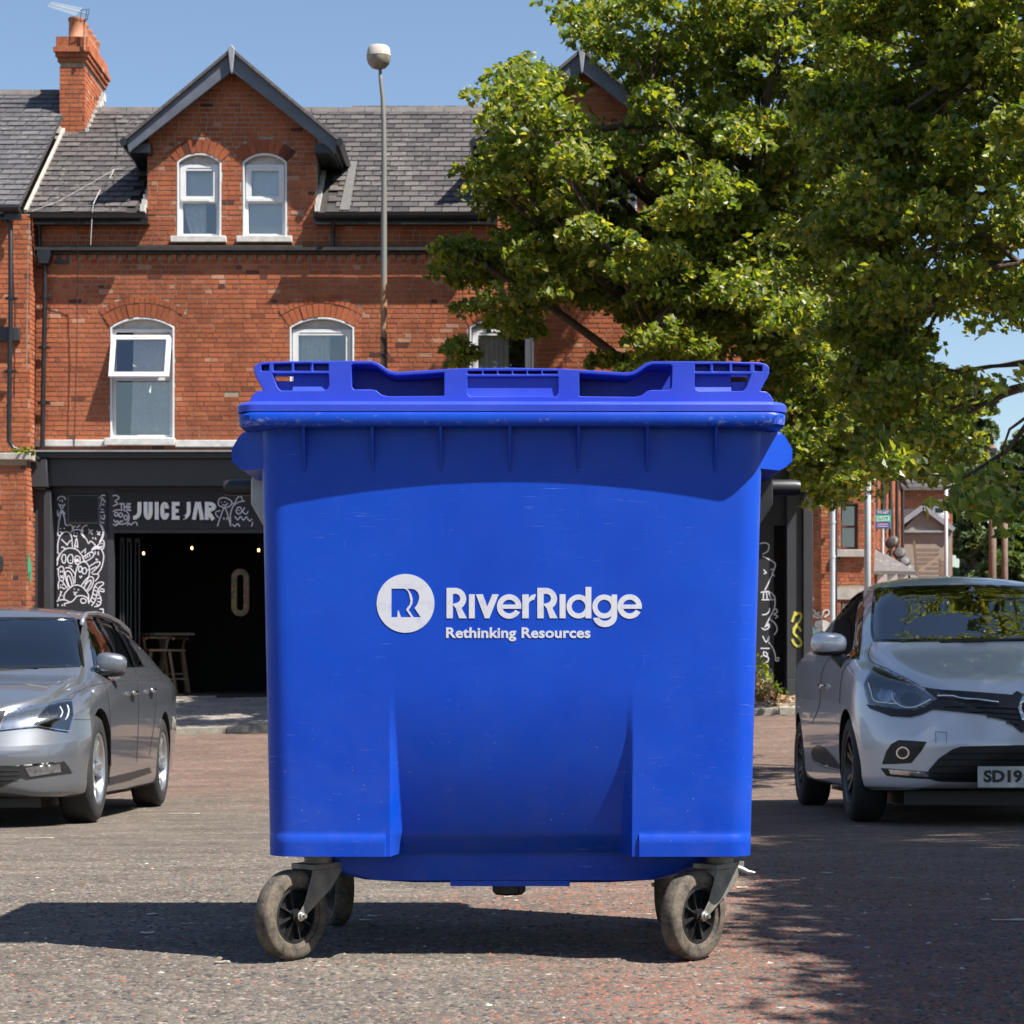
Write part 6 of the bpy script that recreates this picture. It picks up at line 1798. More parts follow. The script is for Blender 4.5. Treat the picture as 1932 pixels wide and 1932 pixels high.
def build_tree(name, label, base, trunk_top, r0, centres, radii, counts, leaf, mat, seed, nlimb=26, droop=.12, group=None, up=.9):
    g = np.random.default_rng(seed); rr = random.Random(seed)
    t = thing(name, label, 'tree', tuple(base), group)
    base = Vector(base); top = Vector(trunk_top)
    m = MB(); tp = bezier(base, base.lerp(top, .5)+Vector((rr.uniform(-.3, .3), rr.uniform(-.2, .2), 0)), top, 10)
    m.tube(tp, [r0*(1.25-.95*min(1, i/10)**.8) if i > 0 else r0*1.5 for i in range(11)], 14)
    m.obj('trunk', MAT['bark'], t, smooth=True)
    cs = [Vector(c) for c in centres]; sel = rr.sample(cs, min(nlimb, len(cs)))
    for i, c in enumerate(sel):
        k = rr.uniform(.35, .98); s = tp[int(k*10)]
        mid = s.lerp(c, .5)+Vector((rr.uniform(-.3, .3), rr.uniform(-.3, .3), .25*(c-s).length*rr.uniform(.2, .8)))
        path = bezier(s, mid, c, 8)
        m = MB(); ra = r0*rr.uniform(.28, .5)*(1.1-k*.5); m.tube(path, [ra*(1-.85*j/8)+.008 for j in range(9)], 7)
        # twigs to the neighbouring clumps
        near = sorted(cs, key=lambda q: (q-c).length)[1:6]
        for q in near:
            a = path[rr.randint(4, 7)]
            m.tube(bezier(a, a.lerp(q, .5)+Vector((0, 0, .15)), q, 4), [.03, .024, .018, .012, .006], 5)
        m.obj('branch', MAT['bark'], t, smooth=True)
    pts = clump_leaves(centres, radii, counts, g, droop=droop)
    leaf_scatter('crown', pts, leaf, MAT[mat], t, up*.8, seed+1, lean=(.35, -.35, 0))
    return t, len(pts)
g = np.random.default_rng(42)
UP = [(1048, 40), (1075, 15), (1125, 45), (1165, -20), (1230, -120), (1700, -160), (1720, 300), (1500, 330), (1330, 320), (1262, 250), (1200, 210), (1185, 150), (1130, 105), (1085, 85)]
LEFT = [(945, 182), (965, 158), (1005, 165), (1030, 195), (1062, 225), (1150, 262), (1260, 280), (1330, 330), (1330, 420), (1200, 430), (1060, 392), (950, 385), (893, 358), (893, 338), (935, 305), (962, 240)]
LOW = [(845, 480), (872, 455), (930, 448), (985, 405), (1060, 395), (1220, 430), (1380, 330), (1600, 330), (1620, 700), (1500, 760), (1470, 700), (1380, 680), (1330, 700), (1215, 670), (1200, 615), (1130, 560), (1060, 560), (1000, 600), (970, 660), (935, 690), (925, 670), (905, 600), (868, 550), (850, 520)]
TWIG = [(838, 655), (880, 645), (900, 670), (880, 680)]
HANG = [(1470, 700), (1640, 690), (1740, 720), (1790, 800), (1740, 850), (1640, 905), (1575, 945), (1530, 930), (1500, 850), (1480, 780)]
gaps = [[(1040, 95), (1185, 150), (1235, 250), (1120, 270), (1040, 200)], [(1100, 312), (1262, 305), (1250, 445), (1100, 425)], [(1000, 565), (1215, 590), (1215, 700), (1000, 700)], [(893, 612), (1003, 612), (1003, 692), (893, 692)], [(1005, 330), (1075, 330), (1075, 375), (1010, 380)], [(1370, 235), (1420, 235), (1420, 262), (1370, 255)]]
def DC(x, y, g_):
    return 28.9 + g_.normal()*1.5 - .4*abs((y-350)/400)
cs = pick_clusters([(UP, 1.25), (LEFT, .75), (LOW, 1.7), (HANG, .6)], 600, 0, 0, g, gaps, DC)
cs = [np.array(P(*px_of(c), min(31.2, max(25.0, c[1])))) for c in cs]
rad = [g.uniform(.20, .46) for _ in cs]; cnt = [int(235*r/.38*g.uniform(.7, 1.2)) for r in rad]
tw = pick_clusters([(TWIG, 1), ([(985, 640), (1010, 610), (990, 600), (960, 650)], 1), ([(1120, 690), (1190, 650), (1200, 690)], 1.2), ([(828, 468), (855, 448), (855, 485)], 1)], 14, 28, 28.5, g)
cs += tw; rad += [.22]*len(tw); cnt += [90]*len(tw)
build_tree('broadleaf_tree', 'large leafy green tree in front of the second dormer, behind the blue bin', P(1350, 1302, 29.6), P(1335, 130, 29.2), .24, cs, rad, [int(n_*1.35) for n_ in cnt], .102, 'leaf', 5, 34, group='street trees')
# nearer tree whose boughs come in from the right
RB = [(1560, -160), (2060, -160), (2080, 420), (1990, 470), (1915, 468), (1808, 540), (1765, 605), (1725, 700), (1690, 700), (1600, 640), (1530, 400), (1540, 100)]
RB2 = [(1600, 640), (1720, 660), (1790, 740), (1812, 778), (1772, 880), (1730, 900), (1660, 880), (1620, 760)]
RB3 = [(1872, 570), (1990, 520), (2080, 560), (2060, 640), (1990, 640), (1925, 630), (1900, 600)]
gp = [[(1880, 385), (1935, 380), (1935, 435), (1890, 425)], [(1770, 330), (1830, 320), (1830, 350), (1775, 352)], [(1480, 0), (1560, -20), (1560, 70), (1520, 80)]]
cs = pick_clusters([(RB, 2.6), (RB2, .32), (RB3, .08)], 300, 0, 0, g, gp, lambda x, y, q: float(np.clip(19.5-(x-1700)/160+q.normal()*1.0, 14.5, 23)))
rad = [g.uniform(.16, .38) for _ in cs]; cnt = [int(215*r/.29*g.uniform(.7, 1.2)) for r in rad]
build_tree('broadleaf_tree', 'nearer tree whose leafy boughs fill the top right corner of the view', (6.6, 18.2, -.2), (6.9, 18.0, 7.6), .17, cs, rad, [int(n_*1.45) for n_ in cnt], .078, 'leaf', 15, 26, group='street trees')
# closest bough hanging at the right edge
B1 = [(1835, 905), (1855, 850), (1885, 795), (1945, 715), (2040, 700), (1985, 760), (1940, 880), (1910, 930), (1950, 980), (1860, 985), (1770, 925), (1700, 885), (1705, 872), (1800, 893)]
cs = pick_clusters([(B1, 1)], 15, 0, 0, g, (), lambda x, y, q: 11.5+q.normal()*.5)
rad = [g.uniform(.10, .19) for _ in cs]; cnt = [int(48*r/.14) for r in rad]
far = [np.array([x, y, z]) for x, y, z in zip(g.uniform(3.0, 8.6, 2400), g.uniform(.3, 12.8, 2400), g.uniform(3.6, 6.0, 2400))]
far = [c for c in far if HX+c[0]*FPX/c[1] > 2085 and c[0]-.6*c[2] > 1.38][:950]
edge = [np.array([1.22+.04*(z-4)+u*1.1+.6*z-.035*max(0, 6-(y+.335*z)), y, z]) for u, y, z in zip(g.random(380)**1.3, g.uniform(1.2, 8.0, 380), g.uniform(3.9, 5.2, 380))]
edge += [np.array([1.17+u*1.0+.6*z, y, z]) for u, y, z in zip(g.random(200)**1.2, g.uniform(.6, 4.6, 200), g.uniform(3.7, 4.6, 200))]
far = [c+(np.array([2.1, -1.17, 3.5]) if c[1] > 6.5 else 0) for c in far]
far = far+[c for c in edge if HX+c[0]*FPX/c[1] > 2085]
cs2 = cs+far; rad += [g.uniform(.26, .42) for _ in far]; cnt += [int(230) for _ in far]
build_tree('broadleaf_tree', 'dark leaves of the closest bough hanging in at the right edge', (8.4, 9.0, 0), (7.4, 9.2, 5.4), .25, cs2, rad, cnt, .072, 'leaf', 25, 0, group='street trees')
m = MB(); m.tube([P(2400, 560, 10.9), P(2100, 700, 11.3), P(1960, 770, 11.5), P(1900, 850, 11.5), P(1820, 900, 11.6), P(1740, 895, 11.7)], [.05, .03, .018, .012, .008, .004], 6)
m.tube([P(1960, 770, 11.5), P(1905, 810, 11.5), P(1880, 880, 11.5)], [.012, .008, .004], 5)
br_ = m.obj('branch', MAT['bark'], None, smooth=True); 
tre = [o for o in bpy.data.objects if o.name.startswith('broadleaf_tree')][-1]
br_.parent = tre; br_.matrix_parent_inverse = Matrix.Translation(-Vector(tre.location))
# trees beyond the side street, each its own crown
def far_tree(label, px, py_top, py_bot, w, D, n, seed, leaf=.34, mat='leaf_far'):
    g = np.random.default_rng(seed); c0 = P(px, (py_top+py_bot)/2, D); hx = w/2*D/FPX; hz = (py_bot-py_top)/2*D/FPX
    cs = []
    while len(cs) < n:
        v = g.uniform(-1, 1, 3)
        if np.linalg.norm(v) < 1 and (np.linalg.norm(v) > .45): cs.append(np.array([c0.x+v[0]*hx, D+v[1]*hx, c0.z+v[2]*hz]))
    rad = [g.uniform(.7, 1.2)*hx/3.2 for _ in cs]; cnt = [150]*len(cs)
    return build_tree('far_tree', label, (c0.x, D, .1), (c0.x, D, c0.z), .35, cs, rad, cnt, leaf, mat, seed, 6, group='trees beyond the side street', up=.7)
far_tree('rounded pale green tree rising between the end house and the wooden poles', 1840, 800, 1150, 110, 88, 80, 301)
far_tree('taller tree behind the end house roof on the side street', 1815, 690, 960, 110, 100, 70, 302)
far_tree('dark green tree behind the wooden poles at the right', 1925, 960, 1200, 130, 82, 80, 303, .32, 'leaf2')
far_tree('light green tree top at the far right edge beyond the wires', 1935, 815, 1010, 100, 104, 70, 304)
far_tree('broad dark tree hidden mostly by the silver car roof at the far right', 2010, 880, 1180, 170, 95, 90, 305, .34, 'leaf2')
m = MB(); Dg = 110; m.box(X(1885, Dg), X(2100, Dg), Dg, Dg+6, .2, Z(985, Dg)); gb = m.obj('dark_building', MAT['dark_metal'], None); tag(gb, 'building behind the far trees, its deep shade put into the dark colour', 'building')  # deep shade given by the near-black material
# ------------------------------------------------------------------ cars
def flake(name, c, c2, rough=.32, metal=.6):
    m, t, b, out = nodes_of(name)
    v = tc(t)
    n = noise(t, v, 900, 2)
    t.links.new(mixc(t, ramp(t, n, [(.4, 0), (.62, 1)]), c, c2), b.inputs['Base Color'])
    b.inputs['Metallic'].default_value = metal; b.inputs['Roughness'].default_value = rough
    b.inputs['Coat Weight'].default_value = 1; b.inputs['Coat Roughness'].default_value = .03
    return m
MAT['paint_grey'] = flake('steel_grey_metallic_paint', (.125, .135, .155), (.185, .198, .222))
MAT['paint_silver'] = flake('silver_metallic_paint', (.56, .555, .59), (.66, .655, .69), .34, .28)
MAT['seam'] = simple('panel_gap', (.008, .008, .009), .8, var=.05)
MAT['seat'] = simple('dark_seat_fabric', (.03, .03, .033), .9, var=.1)
MAT['dash'] = simple('grey_dashboard', (.035, .038, .042), .7, var=.1)

def pchip(xk, yk, x):
    xk = np.asarray(xk, float); yk = np.asarray(yk, float); h = np.diff(xk); d = np.diff(yk)/h
    m = np.zeros(len(xk)); m[0], m[-1] = d[0], d[-1]
    for i in range(1, len(xk)-1):
        if d[i-1]*d[i] > 0: m[i] = 2*d[i-1]*d[i]/(d[i-1]+d[i])
    i = np.clip(np.searchsorted(xk, x)-1, 0, len(h)-1); t = (x-xk[i])/h[i]
    return ((1+2*t)*(1-t)**2*yk[i] + t*(1-t)**2*h[i]*m[i] + t*t*(3-2*t)*yk[i+1] + t*t*(t-1)*h[i]*m[i+1])
def section(p):
    """p: zb zt zs ze w wb we zmid -> smooth half profile from bottom centre to top centre"""
    zb_, zt, zs, ze, w, wb, we = p
    K = [(0, zb_), (.78*w, zb_), (.93*w, zb_+.015), (.972*w, zb_+.06), (.985*w, zb_+.16), (w, .30*zs+.30), (w*.997, zs-.16), (w*.985, zs-.07), (wb+.012, zs-.012), (wb-.008, zs+.012), (wb-.045, zs+.038),
         (wb+(we-wb)*.5-.004, zs+(ze-zs)*.52+.010), (we+.028, ze-.045), (we-.012, ze+.004), (we*.80, ze+(zt-ze)*.56), (we*.45, zt-(zt-ze)*.14), (0, zt)]
    pts = smooth_path(K, 5)
    return np.array(pts)
def build_body(T, Ln, R_x, R_z, zc, fx=2.3, fz=2.8, shear=None, tail=.28):
    T = np.array(T); ys = T[:, 0]
    st = list(.0015+ (np.linspace(0, 1, 16)**2.0)*(R_x*.9)) + list(np.linspace(R_x*.9, Ln-tail, 74))[1:] + list(Ln-.0015-(np.linspace(1, 0, 12)**2.0)*(tail-.0015))[1:]
    rows = []
    for y in st:
        par = [pchip(ys, T[:, k], np.array([min(max(y, ys[0]), ys[-1])]))[0] for k in range(1, 8)]
        S = section(par)
        sx = (1-max(0, 1-y/R_x)**fx)**(1/fx); sz = (1-max(0, 1-y/R_z)**fz)**(1/fz)
        e = max(0, 1-(Ln-y)/tail); bx = (1-e**2.6)**(1/2.6) if e > 0 else 1; bz = (1-e**3.2)**(1/3.2) if e > 0 else 1
        x = S[:, 0]*sx*bx; z = zc+(S[:, 1]-zc)*sz*bz
        yy = np.full(len(x), y)
        rows.append(np.stack([x, yy, z], 1))
    A = np.array(rows)                       # stations x half x 3
    if shear is not None:
        w = np.clip(1-A[..., 1]/1.0, 0, 1)**1.5
        A[..., 1] += shear(A[..., 2])*w
    n = A.shape[1]
    Mr = A[:, 1:-1][:, ::-1].copy(); Mr[..., 0] *= -1
    full = np.concatenate([A, Mr], 1); m = full.shape[1]
    V = full.reshape(-1, 3); F = []
    for i in range(len(st)-1):
        for k in range(m): F.append((i*m+k, (i+1)*m+k, (i+1)*m+(k+1) % m, i*m+(k+1) % m))
    F.append(tuple(range(m))); F.append(tuple((len(st)-1)*m+k for k in reversed(range(m))))
    return [tuple(v) for v in V], F
class Car:
    def __init__(s, name, label, loc, rotz, paint, T, Ln, nose, wheels, group, pitch=0):
        s.root = thing(name, label, 'car', loc, group, rotz, local=True)
        s.root.rotation_euler = (pitch, 0, rotz)
        s.M = Matrix.Translation(loc) @ Matrix.Rotation(rotz, 4, 'Z') @ Matrix.Rotation(pitch, 4, 'X'); s.Mi = s.M.inverted()
        s.cam = s.Mi @ Vector((0, 0, CAM_H)); s.paint = paint; s.side = 1 if loc[0] < 0 else -1; s.dn = loc[1]-.2
        V, F = build_body(T, Ln, *nose)
        b = mesh('body', V, F, paint, s.root, smooth=True); s.body = b
        bm = bmesh.new(); bm.from_mesh(b.data); bmesh.ops.recalc_face_normals(bm, faces=bm.faces); bm.to_mesh(b.data)
        s.bvh = BVHTree.FromBMesh(bm); bm.free()
        s.wheels = wheels
        # wheel arches
        cut = MB()
        for (x, y, r, w) in wheels:
            cut.lathe([(0, x*1.35), (r+.045, x*1.35), (r+.045, x-math.copysign(w*1.5, x)), (0, x-math.copysign(w*1.5, x))], 40, (0, y, r), axis='x')
        c = cut.obj('cutter', MAT['plastic_black'], None)
        c.parent = s.root; md = b.modifiers.new('arch', 'BOOLEAN'); md.object = c; md.operation = 'DIFFERENCE'; md.solver = 'EXACT'
        bpy.context.view_layer.update()
        dg = bpy.context.evaluated_depsgraph_get(); dg.update()
        nm = bpy.data.meshes.new_from_object(b.evaluated_get(dg)); b.modifiers.clear()
        b.data = nm; 
        if len(nm.materials) < 2: nm.materials.append(MAT['plastic_black'])
        bpy.data.objects.remove(c)
        for p in nm.polygons:
            ctr = p.center
            for (x, y, r, w) in wheels:
                d = math.hypot(ctr.y-y, ctr.z-r)
                if ctr.x*x > 0 and d < r+.0455 and abs(ctr.x) < abs(x)+.2 and (abs(d-(r+.045)) < .002 or abs(abs(ctr.x)-(abs(x)-w*1.5)) < .004): p.material_index = 1
        nm.shade_smooth(); nm.set_sharp_from_angle(angle=R(40))
    def ray(s, px, py):
        d = s.Mi.to_3x3() @ (P(px, py, 1.0)-Vector((0, 0, CAM_H)))
        d.normalize(); h = s.bvh.ray_cast(s.cam, d)
        if h[0] is not None: return h[0], h[1]
        best = None
        for k in range(60):
            q = s.bvh.find_nearest(s.cam+d*(s.dn+k*.085), .09)
            if q[0] is not None and (best is None or q[3] < best[3]): best = q
        return (best[0], best[1]) if best else (None, None)
    def loc2px(s, v):
        w = s.M @ Vector(v); return px_of(w)
    def decal(s, name, poly, mat, off=.003, th=.0, step=14, mirror=True, parent=None, holes=(), smooth_pts=0, push=None, kind=None, proj=None, center=False):
        """panel laid on the body: outline in picture units (or proj to 3-D), real thickness"""
        if smooth_pts: poly = smooth_path(poly, smooth_pts, True)
        dense = []
        for i in range(len(poly)):
            a, b = poly[i], poly[(i+1) % len(poly)]; L_ = math.hypot(a[0]-b[0], a[1]-b[1]); k = max(1, int(L_/step))
            dense += [(a[0]+(b[0]-a[0])*j/k, a[1]+(b[1]-a[1])*j/k) for j in range(k)]
        xs = [p[0] for p in dense]; ys = [p[1] for p in dense]; extra = []
        x = min(xs)+step/2
        while x < max(xs):
            y = min(ys)+step/2
            while y < max(ys):
                if inpoly(x, y, dense): extra.append((x, y))
                y += step
            x += step
        V2, F2 = cdt(dense, holes, extra)
        proj = proj or s.ray
        V = []; ok = []
        for p in V2:
            h, nrm = proj(*p)
            if h is None: V.append((0, 0, 0)); ok.append(False); continue
            o = off + (push(p) if push else 0)
            q = h+nrm*o
            if center and s.side*q.x <= .004:
                r_ = s.bvh.find_nearest(Vector((0, q.y, q.z))); q = r_[0]+r_[1]*o; q.x = 0
            V.append(tuple(q)); ok.append(True)
        F = [f for f in F2 if all(ok[i] for i in f)]
        if center: F = [f for f in F if any(abs(V[i][0]) > 0 for i in f)]
        F = [f for f in F if max((Vector(V[f[i]])-Vector(V[f[i-1]])).length for i in range(len(f))) < .5]
        res = []
        if center:
            n = len(V); V = V+[(-x, y, z) for x, y, z in V]; F = F+[tuple(i+n for i in reversed(f)) for f in F]
        for m_ in ((1, -1) if mirror and not center else (1,)):
            VV = [(x*m_, y, z) for x, y, z in V]
            o = mesh(name, VV, F, mat, parent or s.root, smooth=True, kind=kind)
            bm = bmesh.new(); bm.from_mesh(o.data)
            if center: bmesh.ops.remove_doubles(bm, verts=bm.verts, dist=.0008); bmesh.ops.delete(bm, geom=[f for f in bm.faces if f.calc_area() < 1e-9], context='FACES_ONLY')
            bmesh.ops.recalc_face_normals(bm, faces=bm.faces)
            if bm.faces:
                f0 = max(bm.faces, key=lambda f: f.calc_area()); c = f0.calc_center_median()
                q = s.bvh.find_nearest(Vector((c.x*m_*1, c.y, c.z)) if False else c)
                if q[1] is not None and q[1].dot(f0.normal) < 0: bmesh.ops.reverse_faces(bm, faces=bm.faces)
            bm.to_mesh(o.data); bm.free()
            if th:
                so = o.modifiers.new('depth', 'SOLIDIFY'); so.thickness = th; so.offset = -1
            res.append(o)
        return res
    def line(s, name, pts, w, mat, off=.0015, mirror=True, parent=None, sm=4):
        pts = smooth_path(pts, sm) if sm and len(pts) > 2 else pts
        dense = []
        for a, b in zip(pts, pts[1:]):
            k = max(1, int(math.hypot(a[0]-b[0], a[1]-b[1])/7)); dense += [(a[0]+(b[0]-a[0])*j/k, a[1]+(b[1]-a[1])*j/k) for j in range(k)]
        dense.append(pts[-1]); V = []; F = []; nn = 0
        for (A, B, C, D_) in ribbon(dense, w):
            hs = [s.ray(*q) for q in (A, B, C, D_)]
            if any(h[0] is None for h in hs): continue
            if max((hs[i][0]-hs[i-1][0]).length for i in range(4)) > .35: continue
            V += [tuple(h[0]+h[1]*off) for h in hs]; F.append((nn, nn+1, nn+2, nn+3)); nn += 4
        for m_ in ((1, -1) if mirror else (1,)):
            if F: mesh(name, [(x*m_, y, z) for x, y, z in V], F, mat, parent or s.root)
    def rod(s, name, pts, r, mat, off=.01, mirror=True, parent=None, sm=4):
        pts = smooth_path(pts, sm) if len(pts) > 2 else pts
        hs = [s.ray(*p) for p in pts]; q = [h[0]+h[1]*off for h in hs if h[0] is not None]
        for m_ in ((1, -1) if mirror else (1,)):
            m = MB(); m.tube([(p.x*m_, p.y, p.z) for p in q], r, 6); m.obj(name, mat, parent or s.root, smooth=True)
    def cut(s, poly):
        """open the body behind a window outline (both sides)"""
        bm = bmesh.new(); bm.from_mesh(s.body.data); kill = []
        for f in bm.faces:
            c = f.calc_center_median()
            for m_ in (1, -1):
                q = Vector((c.x*m_, c.y, c.z)); nn = Vector((f.normal.x*m_, f.normal.y, f.normal.z))
                if nn.dot(s.cam-q) > 0 and inpoly(*s.loc2px(q), poly): kill.append(f); break
        bmesh.ops.delete(bm, geom=kill, context='FACES'); bm.to_mesh(s.body.data); bm.free()
    def wheel_set(s, spokes, rim, tyre_h=.10, dark=False, split=0):
        proto = None
        for (x, y, r, w) in s.wheels:
            if proto is None:
                e = bpy.data.objects.new('wheel', None); COL.objects.link(e); e.empty_display_size = .1; rr = r-tyre_h; h = w/2
                m = MB(); m.lathe([(rr-.004, -h+.02), (rr+.01, -h+.004), (rr+.05, -h-.002), (r-.02, -h+.010), (r-.004, -h+.03), (r, -h+.05), (r, h-.05), (r-.004, h-.03), (r-.02, h-.010), (rr+.05, h+.002), (rr+.01, h-.004), (rr-.004, h-.02)], 56, axis='x')
                for gr in (-.045, 0, .045): m.lathe([(r+.0005, gr-.004), (r+.0012, gr), (r+.0005, gr+.004)], 56, axis='x')
                t_ = m.obj('tyre', MAT['rubber_black'], None, autos=40)
                m = MB(); m.lathe([(rr+.004, h-.012), (rr-.004, h-.006), (rr-.018, h-.014), (rr-.03, h-.05), (rr-.04, -h+.03), (rr, -h+.02)], 56, axis='x')
                for k in range(spokes):
                    a = 2*math.pi*k/spokes
                    for dlt in ((-split, split) if split else (0,)):
                        a0 = a+dlt*.35; a1 = a+dlt
                        p0 = (h-.045, .05*math.cos(a0), .05*math.sin(a0)); p1 = (h-.020, (rr-.012)*math.cos(a1), (rr-.012)*math.sin(a1))
                        wd = .040 if not split else .026
                        n0 = Vector((0, -math.sin(a1), math.cos(a1)))
                        V = []
                        for (p, wv) in ((p0, wd*.9), (p1, wd*1.25)):
                            for dx in (0, -.028):
                                for sg in (-1, 1): V.append(Vector(p)+Vector((dx, 0, 0))+n0*sg*(wv*(.5 if dx == 0 else .62)))
                        m.add(V, [(0, 1, 5, 4), (0, 4, 6, 2), (1, 3, 7, 5), (2, 6, 7, 3), (0, 2, 3, 1), (4, 5, 7, 6)])
                m.lathe([(0, h-.030), (.030, h-.031), (.036, h-.038), (.062, h-.044), (.066, h-.07)], 24, axis='x')
                r_ = m.obj('rim', rim, None, autos=35)
                m = MB(); m.lathe([(0, 0), (rr*.72, 0), (rr*.72, -.02), (0, -.02)], 32, axis='x'); m.lathe([(rr-.05, -h+.02), (0, -h+.03)], 32, axis='x'); d_ = m.obj('brake_disc', MAT['dark_metal'], None, autos=40)
                proto = (e, t_, r_, d_)
                for q in (t_, r_, d_): q.parent = e
                E = e
            else:
                E = proto[0].copy(); COL.objects.link(E)
                for q in proto[1:]: c = q.copy(); COL.objects.link(c); c.parent = E
            E.parent = s.root; E.location = (x, y, r); E.rotation_euler = (R(17*len(s.wheels)), 0, 0 if x > 0 else math.pi)
    def interior(s, belt, roof_y, y0, y1, wi, seats):
        m = MB(); m.box(-wi, wi, y0-.25, y1, .18, .30); m.obj('cabin_floor', MAT['seat'], s.root)
        m = MB(); m.box(-wi*.80, wi*.80, .42, y1-.1, .115, .21); m.obj('underbody_dark_box', MAT['plastic_black'], s.root)  # black box added low down so the gap under the car reads dark
        m = MB(); m.add([(-wi*.86, y0-.10, belt-.14), (wi*.86, y0-.10, belt-.14), (wi*.93, y0+.42, belt-.07), (-wi*.93, y0+.42, belt-.07), (wi*.93, y0+.50, belt-.35), (-wi*.93, y0+.50, belt-.35)], [(0, 1, 2, 3), (3, 2, 4, 5)]); m.obj('dashboard', MAT['dash'], s.root)
        for (x, y) in seats:
            m = MB(); m.box(x-.25, x+.25, y, y+.5, .40, .56); V0 = len(m.V); m.box(x-.24, x+.24, y+.46, y+.58, .50, 1.05)
            m.V = [(a, b+max(0, c-.5)*.28 if i >= V0 else b, c) for i, (a, b, c) in enumerate(m.V)]
            m.box(x-.13, x+.13, y+.64, y+.72, 1.08, 1.26); m.obj('seat', MAT['seat'], s.root, bevel=.04)

# ---- grey estate on the left
TE = [ # y   zb   zt    zs    ze    w     wb    we
 (0.00, .19, .74, .62, .70, .905, .87, .60), (.30, .18, .80, .69, .775, .915, .885, .64), (.60, .17, .86, .755, .835, .925, .895, .67), (1.00, .16, .93, .83, .905, .93, .895, .70),
 (1.22, .16, .965, .865, .94, .93, .893, .715), (1.36, .16, 1.02, .895, .975, .93, .89, .71), (1.70, .16, 1.22, .935, 1.14, .93, .885, .645), (2.02, .16, 1.37, .955, 1.285, .93, .882, .592), (2.25, .16, 1.445, .96, 1.365, .93, .88, .572),
 (2.7, .16, 1.49, .968, 1.41, .93, .88, .562), (3.4, .16, 1.505, .985, 1.42, .93, .875, .555), (4.1, .18, 1.485, 1.01, 1.40, .922, .862, .54), (4.5, .24, 1.42, 1.02, 1.33, .905, .845, .53), (4.72, .32, 1.20, .98, 1.12, .885, .82, .55), (4.86, .40, 1.02, .93, .97, .86, .79, .57)]
wx = .93-.125
WE = [(wx, .93, .345, .225), (wx, 3.77, .345, .225), (-wx, .93, .345, .225), (-wx, 3.77, .345, .225)]
xc = X(199, 13.62)-.93-.01
xc = -3.557
locE = (xc, 12.72, float(gz(-2.6, 13.65))+.031)
car1 = Car('estate_car', 'steel grey estate car parked at the left edge in front of the juice bar', locE, R(1.1), MAT['paint_grey'], TE, 4.86,
           (.62, .24, .50, 2.4, 2.6, lambda z: np.where(z > .45, (z-.45)*.42, (.45-z)*.10), .26), WE, 'parked cars', -math.atan(.033))
# ---- silver hatchback on the right
TH = [
 (0.00, .22, .80, .70, .76, .86, .82, .56), (.30, .20, .88, .79, .85, .872, .835, .58), (.60, .19, .96, .865, .935, .88, .842, .61), (.85, .18, 1.03, .915, 1.0, .885, .845, .64),
 (.98, .18, 1.09, .95, 1.05, .887, .845, .66), (1.30, .18, 1.29, .985, 1.22, .888, .84, .625), (1.62, .18, 1.465, 1.005, 1.38, .888, .835, .585), (1.95, .18, 1.545, 1.02, 1.455, .888, .832, .565),
 (2.5, .18, 1.585, 1.04, 1.49, .888, .83, .555), (3.1, .18, 1.58, 1.07, 1.48, .885, .825, .54), (3.6, .22, 1.51, 1.09, 1.42, .875, .81, .52), (3.9, .32, 1.25, 1.06, 1.17, .85, .78, .53), (4.06, .42, 1.0, .95, .97, .82, .74, .55)]
wx = .888-.115
WH = [(-wx, .86, .315, .205), (-wx, 3.47, .315, .205), (wx, .86, .315, .205), (wx, 3.47, .315, .205)]
locH = (2.869, 11.84, float(gz(2.1, 12.7))+.029)
car2 = Car('hatchback_car', 'silver hatchback parked in the tree shade at the right edge of the view', locH, R(-1.3), MAT['paint_silver'], TH, 4.06,
           (.66, .26, .52, 2.2, 2.6, lambda z: np.where(z > .48, (z-.48)*.50, (.48-z)*.08), .26), WH, 'parked cars', -math.atan(.034))

K7 = .754688
def e2(l): return [(a/2.576*K7, (1400+b/2.576)*K7) for a, b in l]
def c3(l): return [((1860+a/2.76)*K7, (1160+b/2.76)*K7) for a, b in l]
def c4(l): return [((1900+a/2.683)*K7, (1400+b/2.683)*K7) for a, b in l]
def shrink(poly, d):
    """move an outline inwards by d"""
    if area2(poly) < 0: poly = poly[::-1]
    n = len(poly); out = []
    for i in range(n):
        a, b, c = Vector(poly[i-1]), Vector(poly[i]), Vector(poly[(i+1) % n])
        u = (b-a).normalized(); v = (c-b).normalized(); m = Vector((-u.y-v.y, u.x+v.x))
        m.normalize(); out.append(tuple(b+m*(d/max(.5, m.dot(Vector((-u.y, u.x)))))))
    return out
def glazed(car, poly, mat, band, center=False, name='windscreen', step=9, parts=()):
    inner = shrink(poly, band)
    car.cut(shrink(poly, band*.6))
    g_ = car.decal(name, poly, mat, off=.0015, step=step, center=center)
    car.decal('glass_edge', poly, MAT['gloss_black'], off=.0035, step=step, center=center, holes=[inner])
    return g_
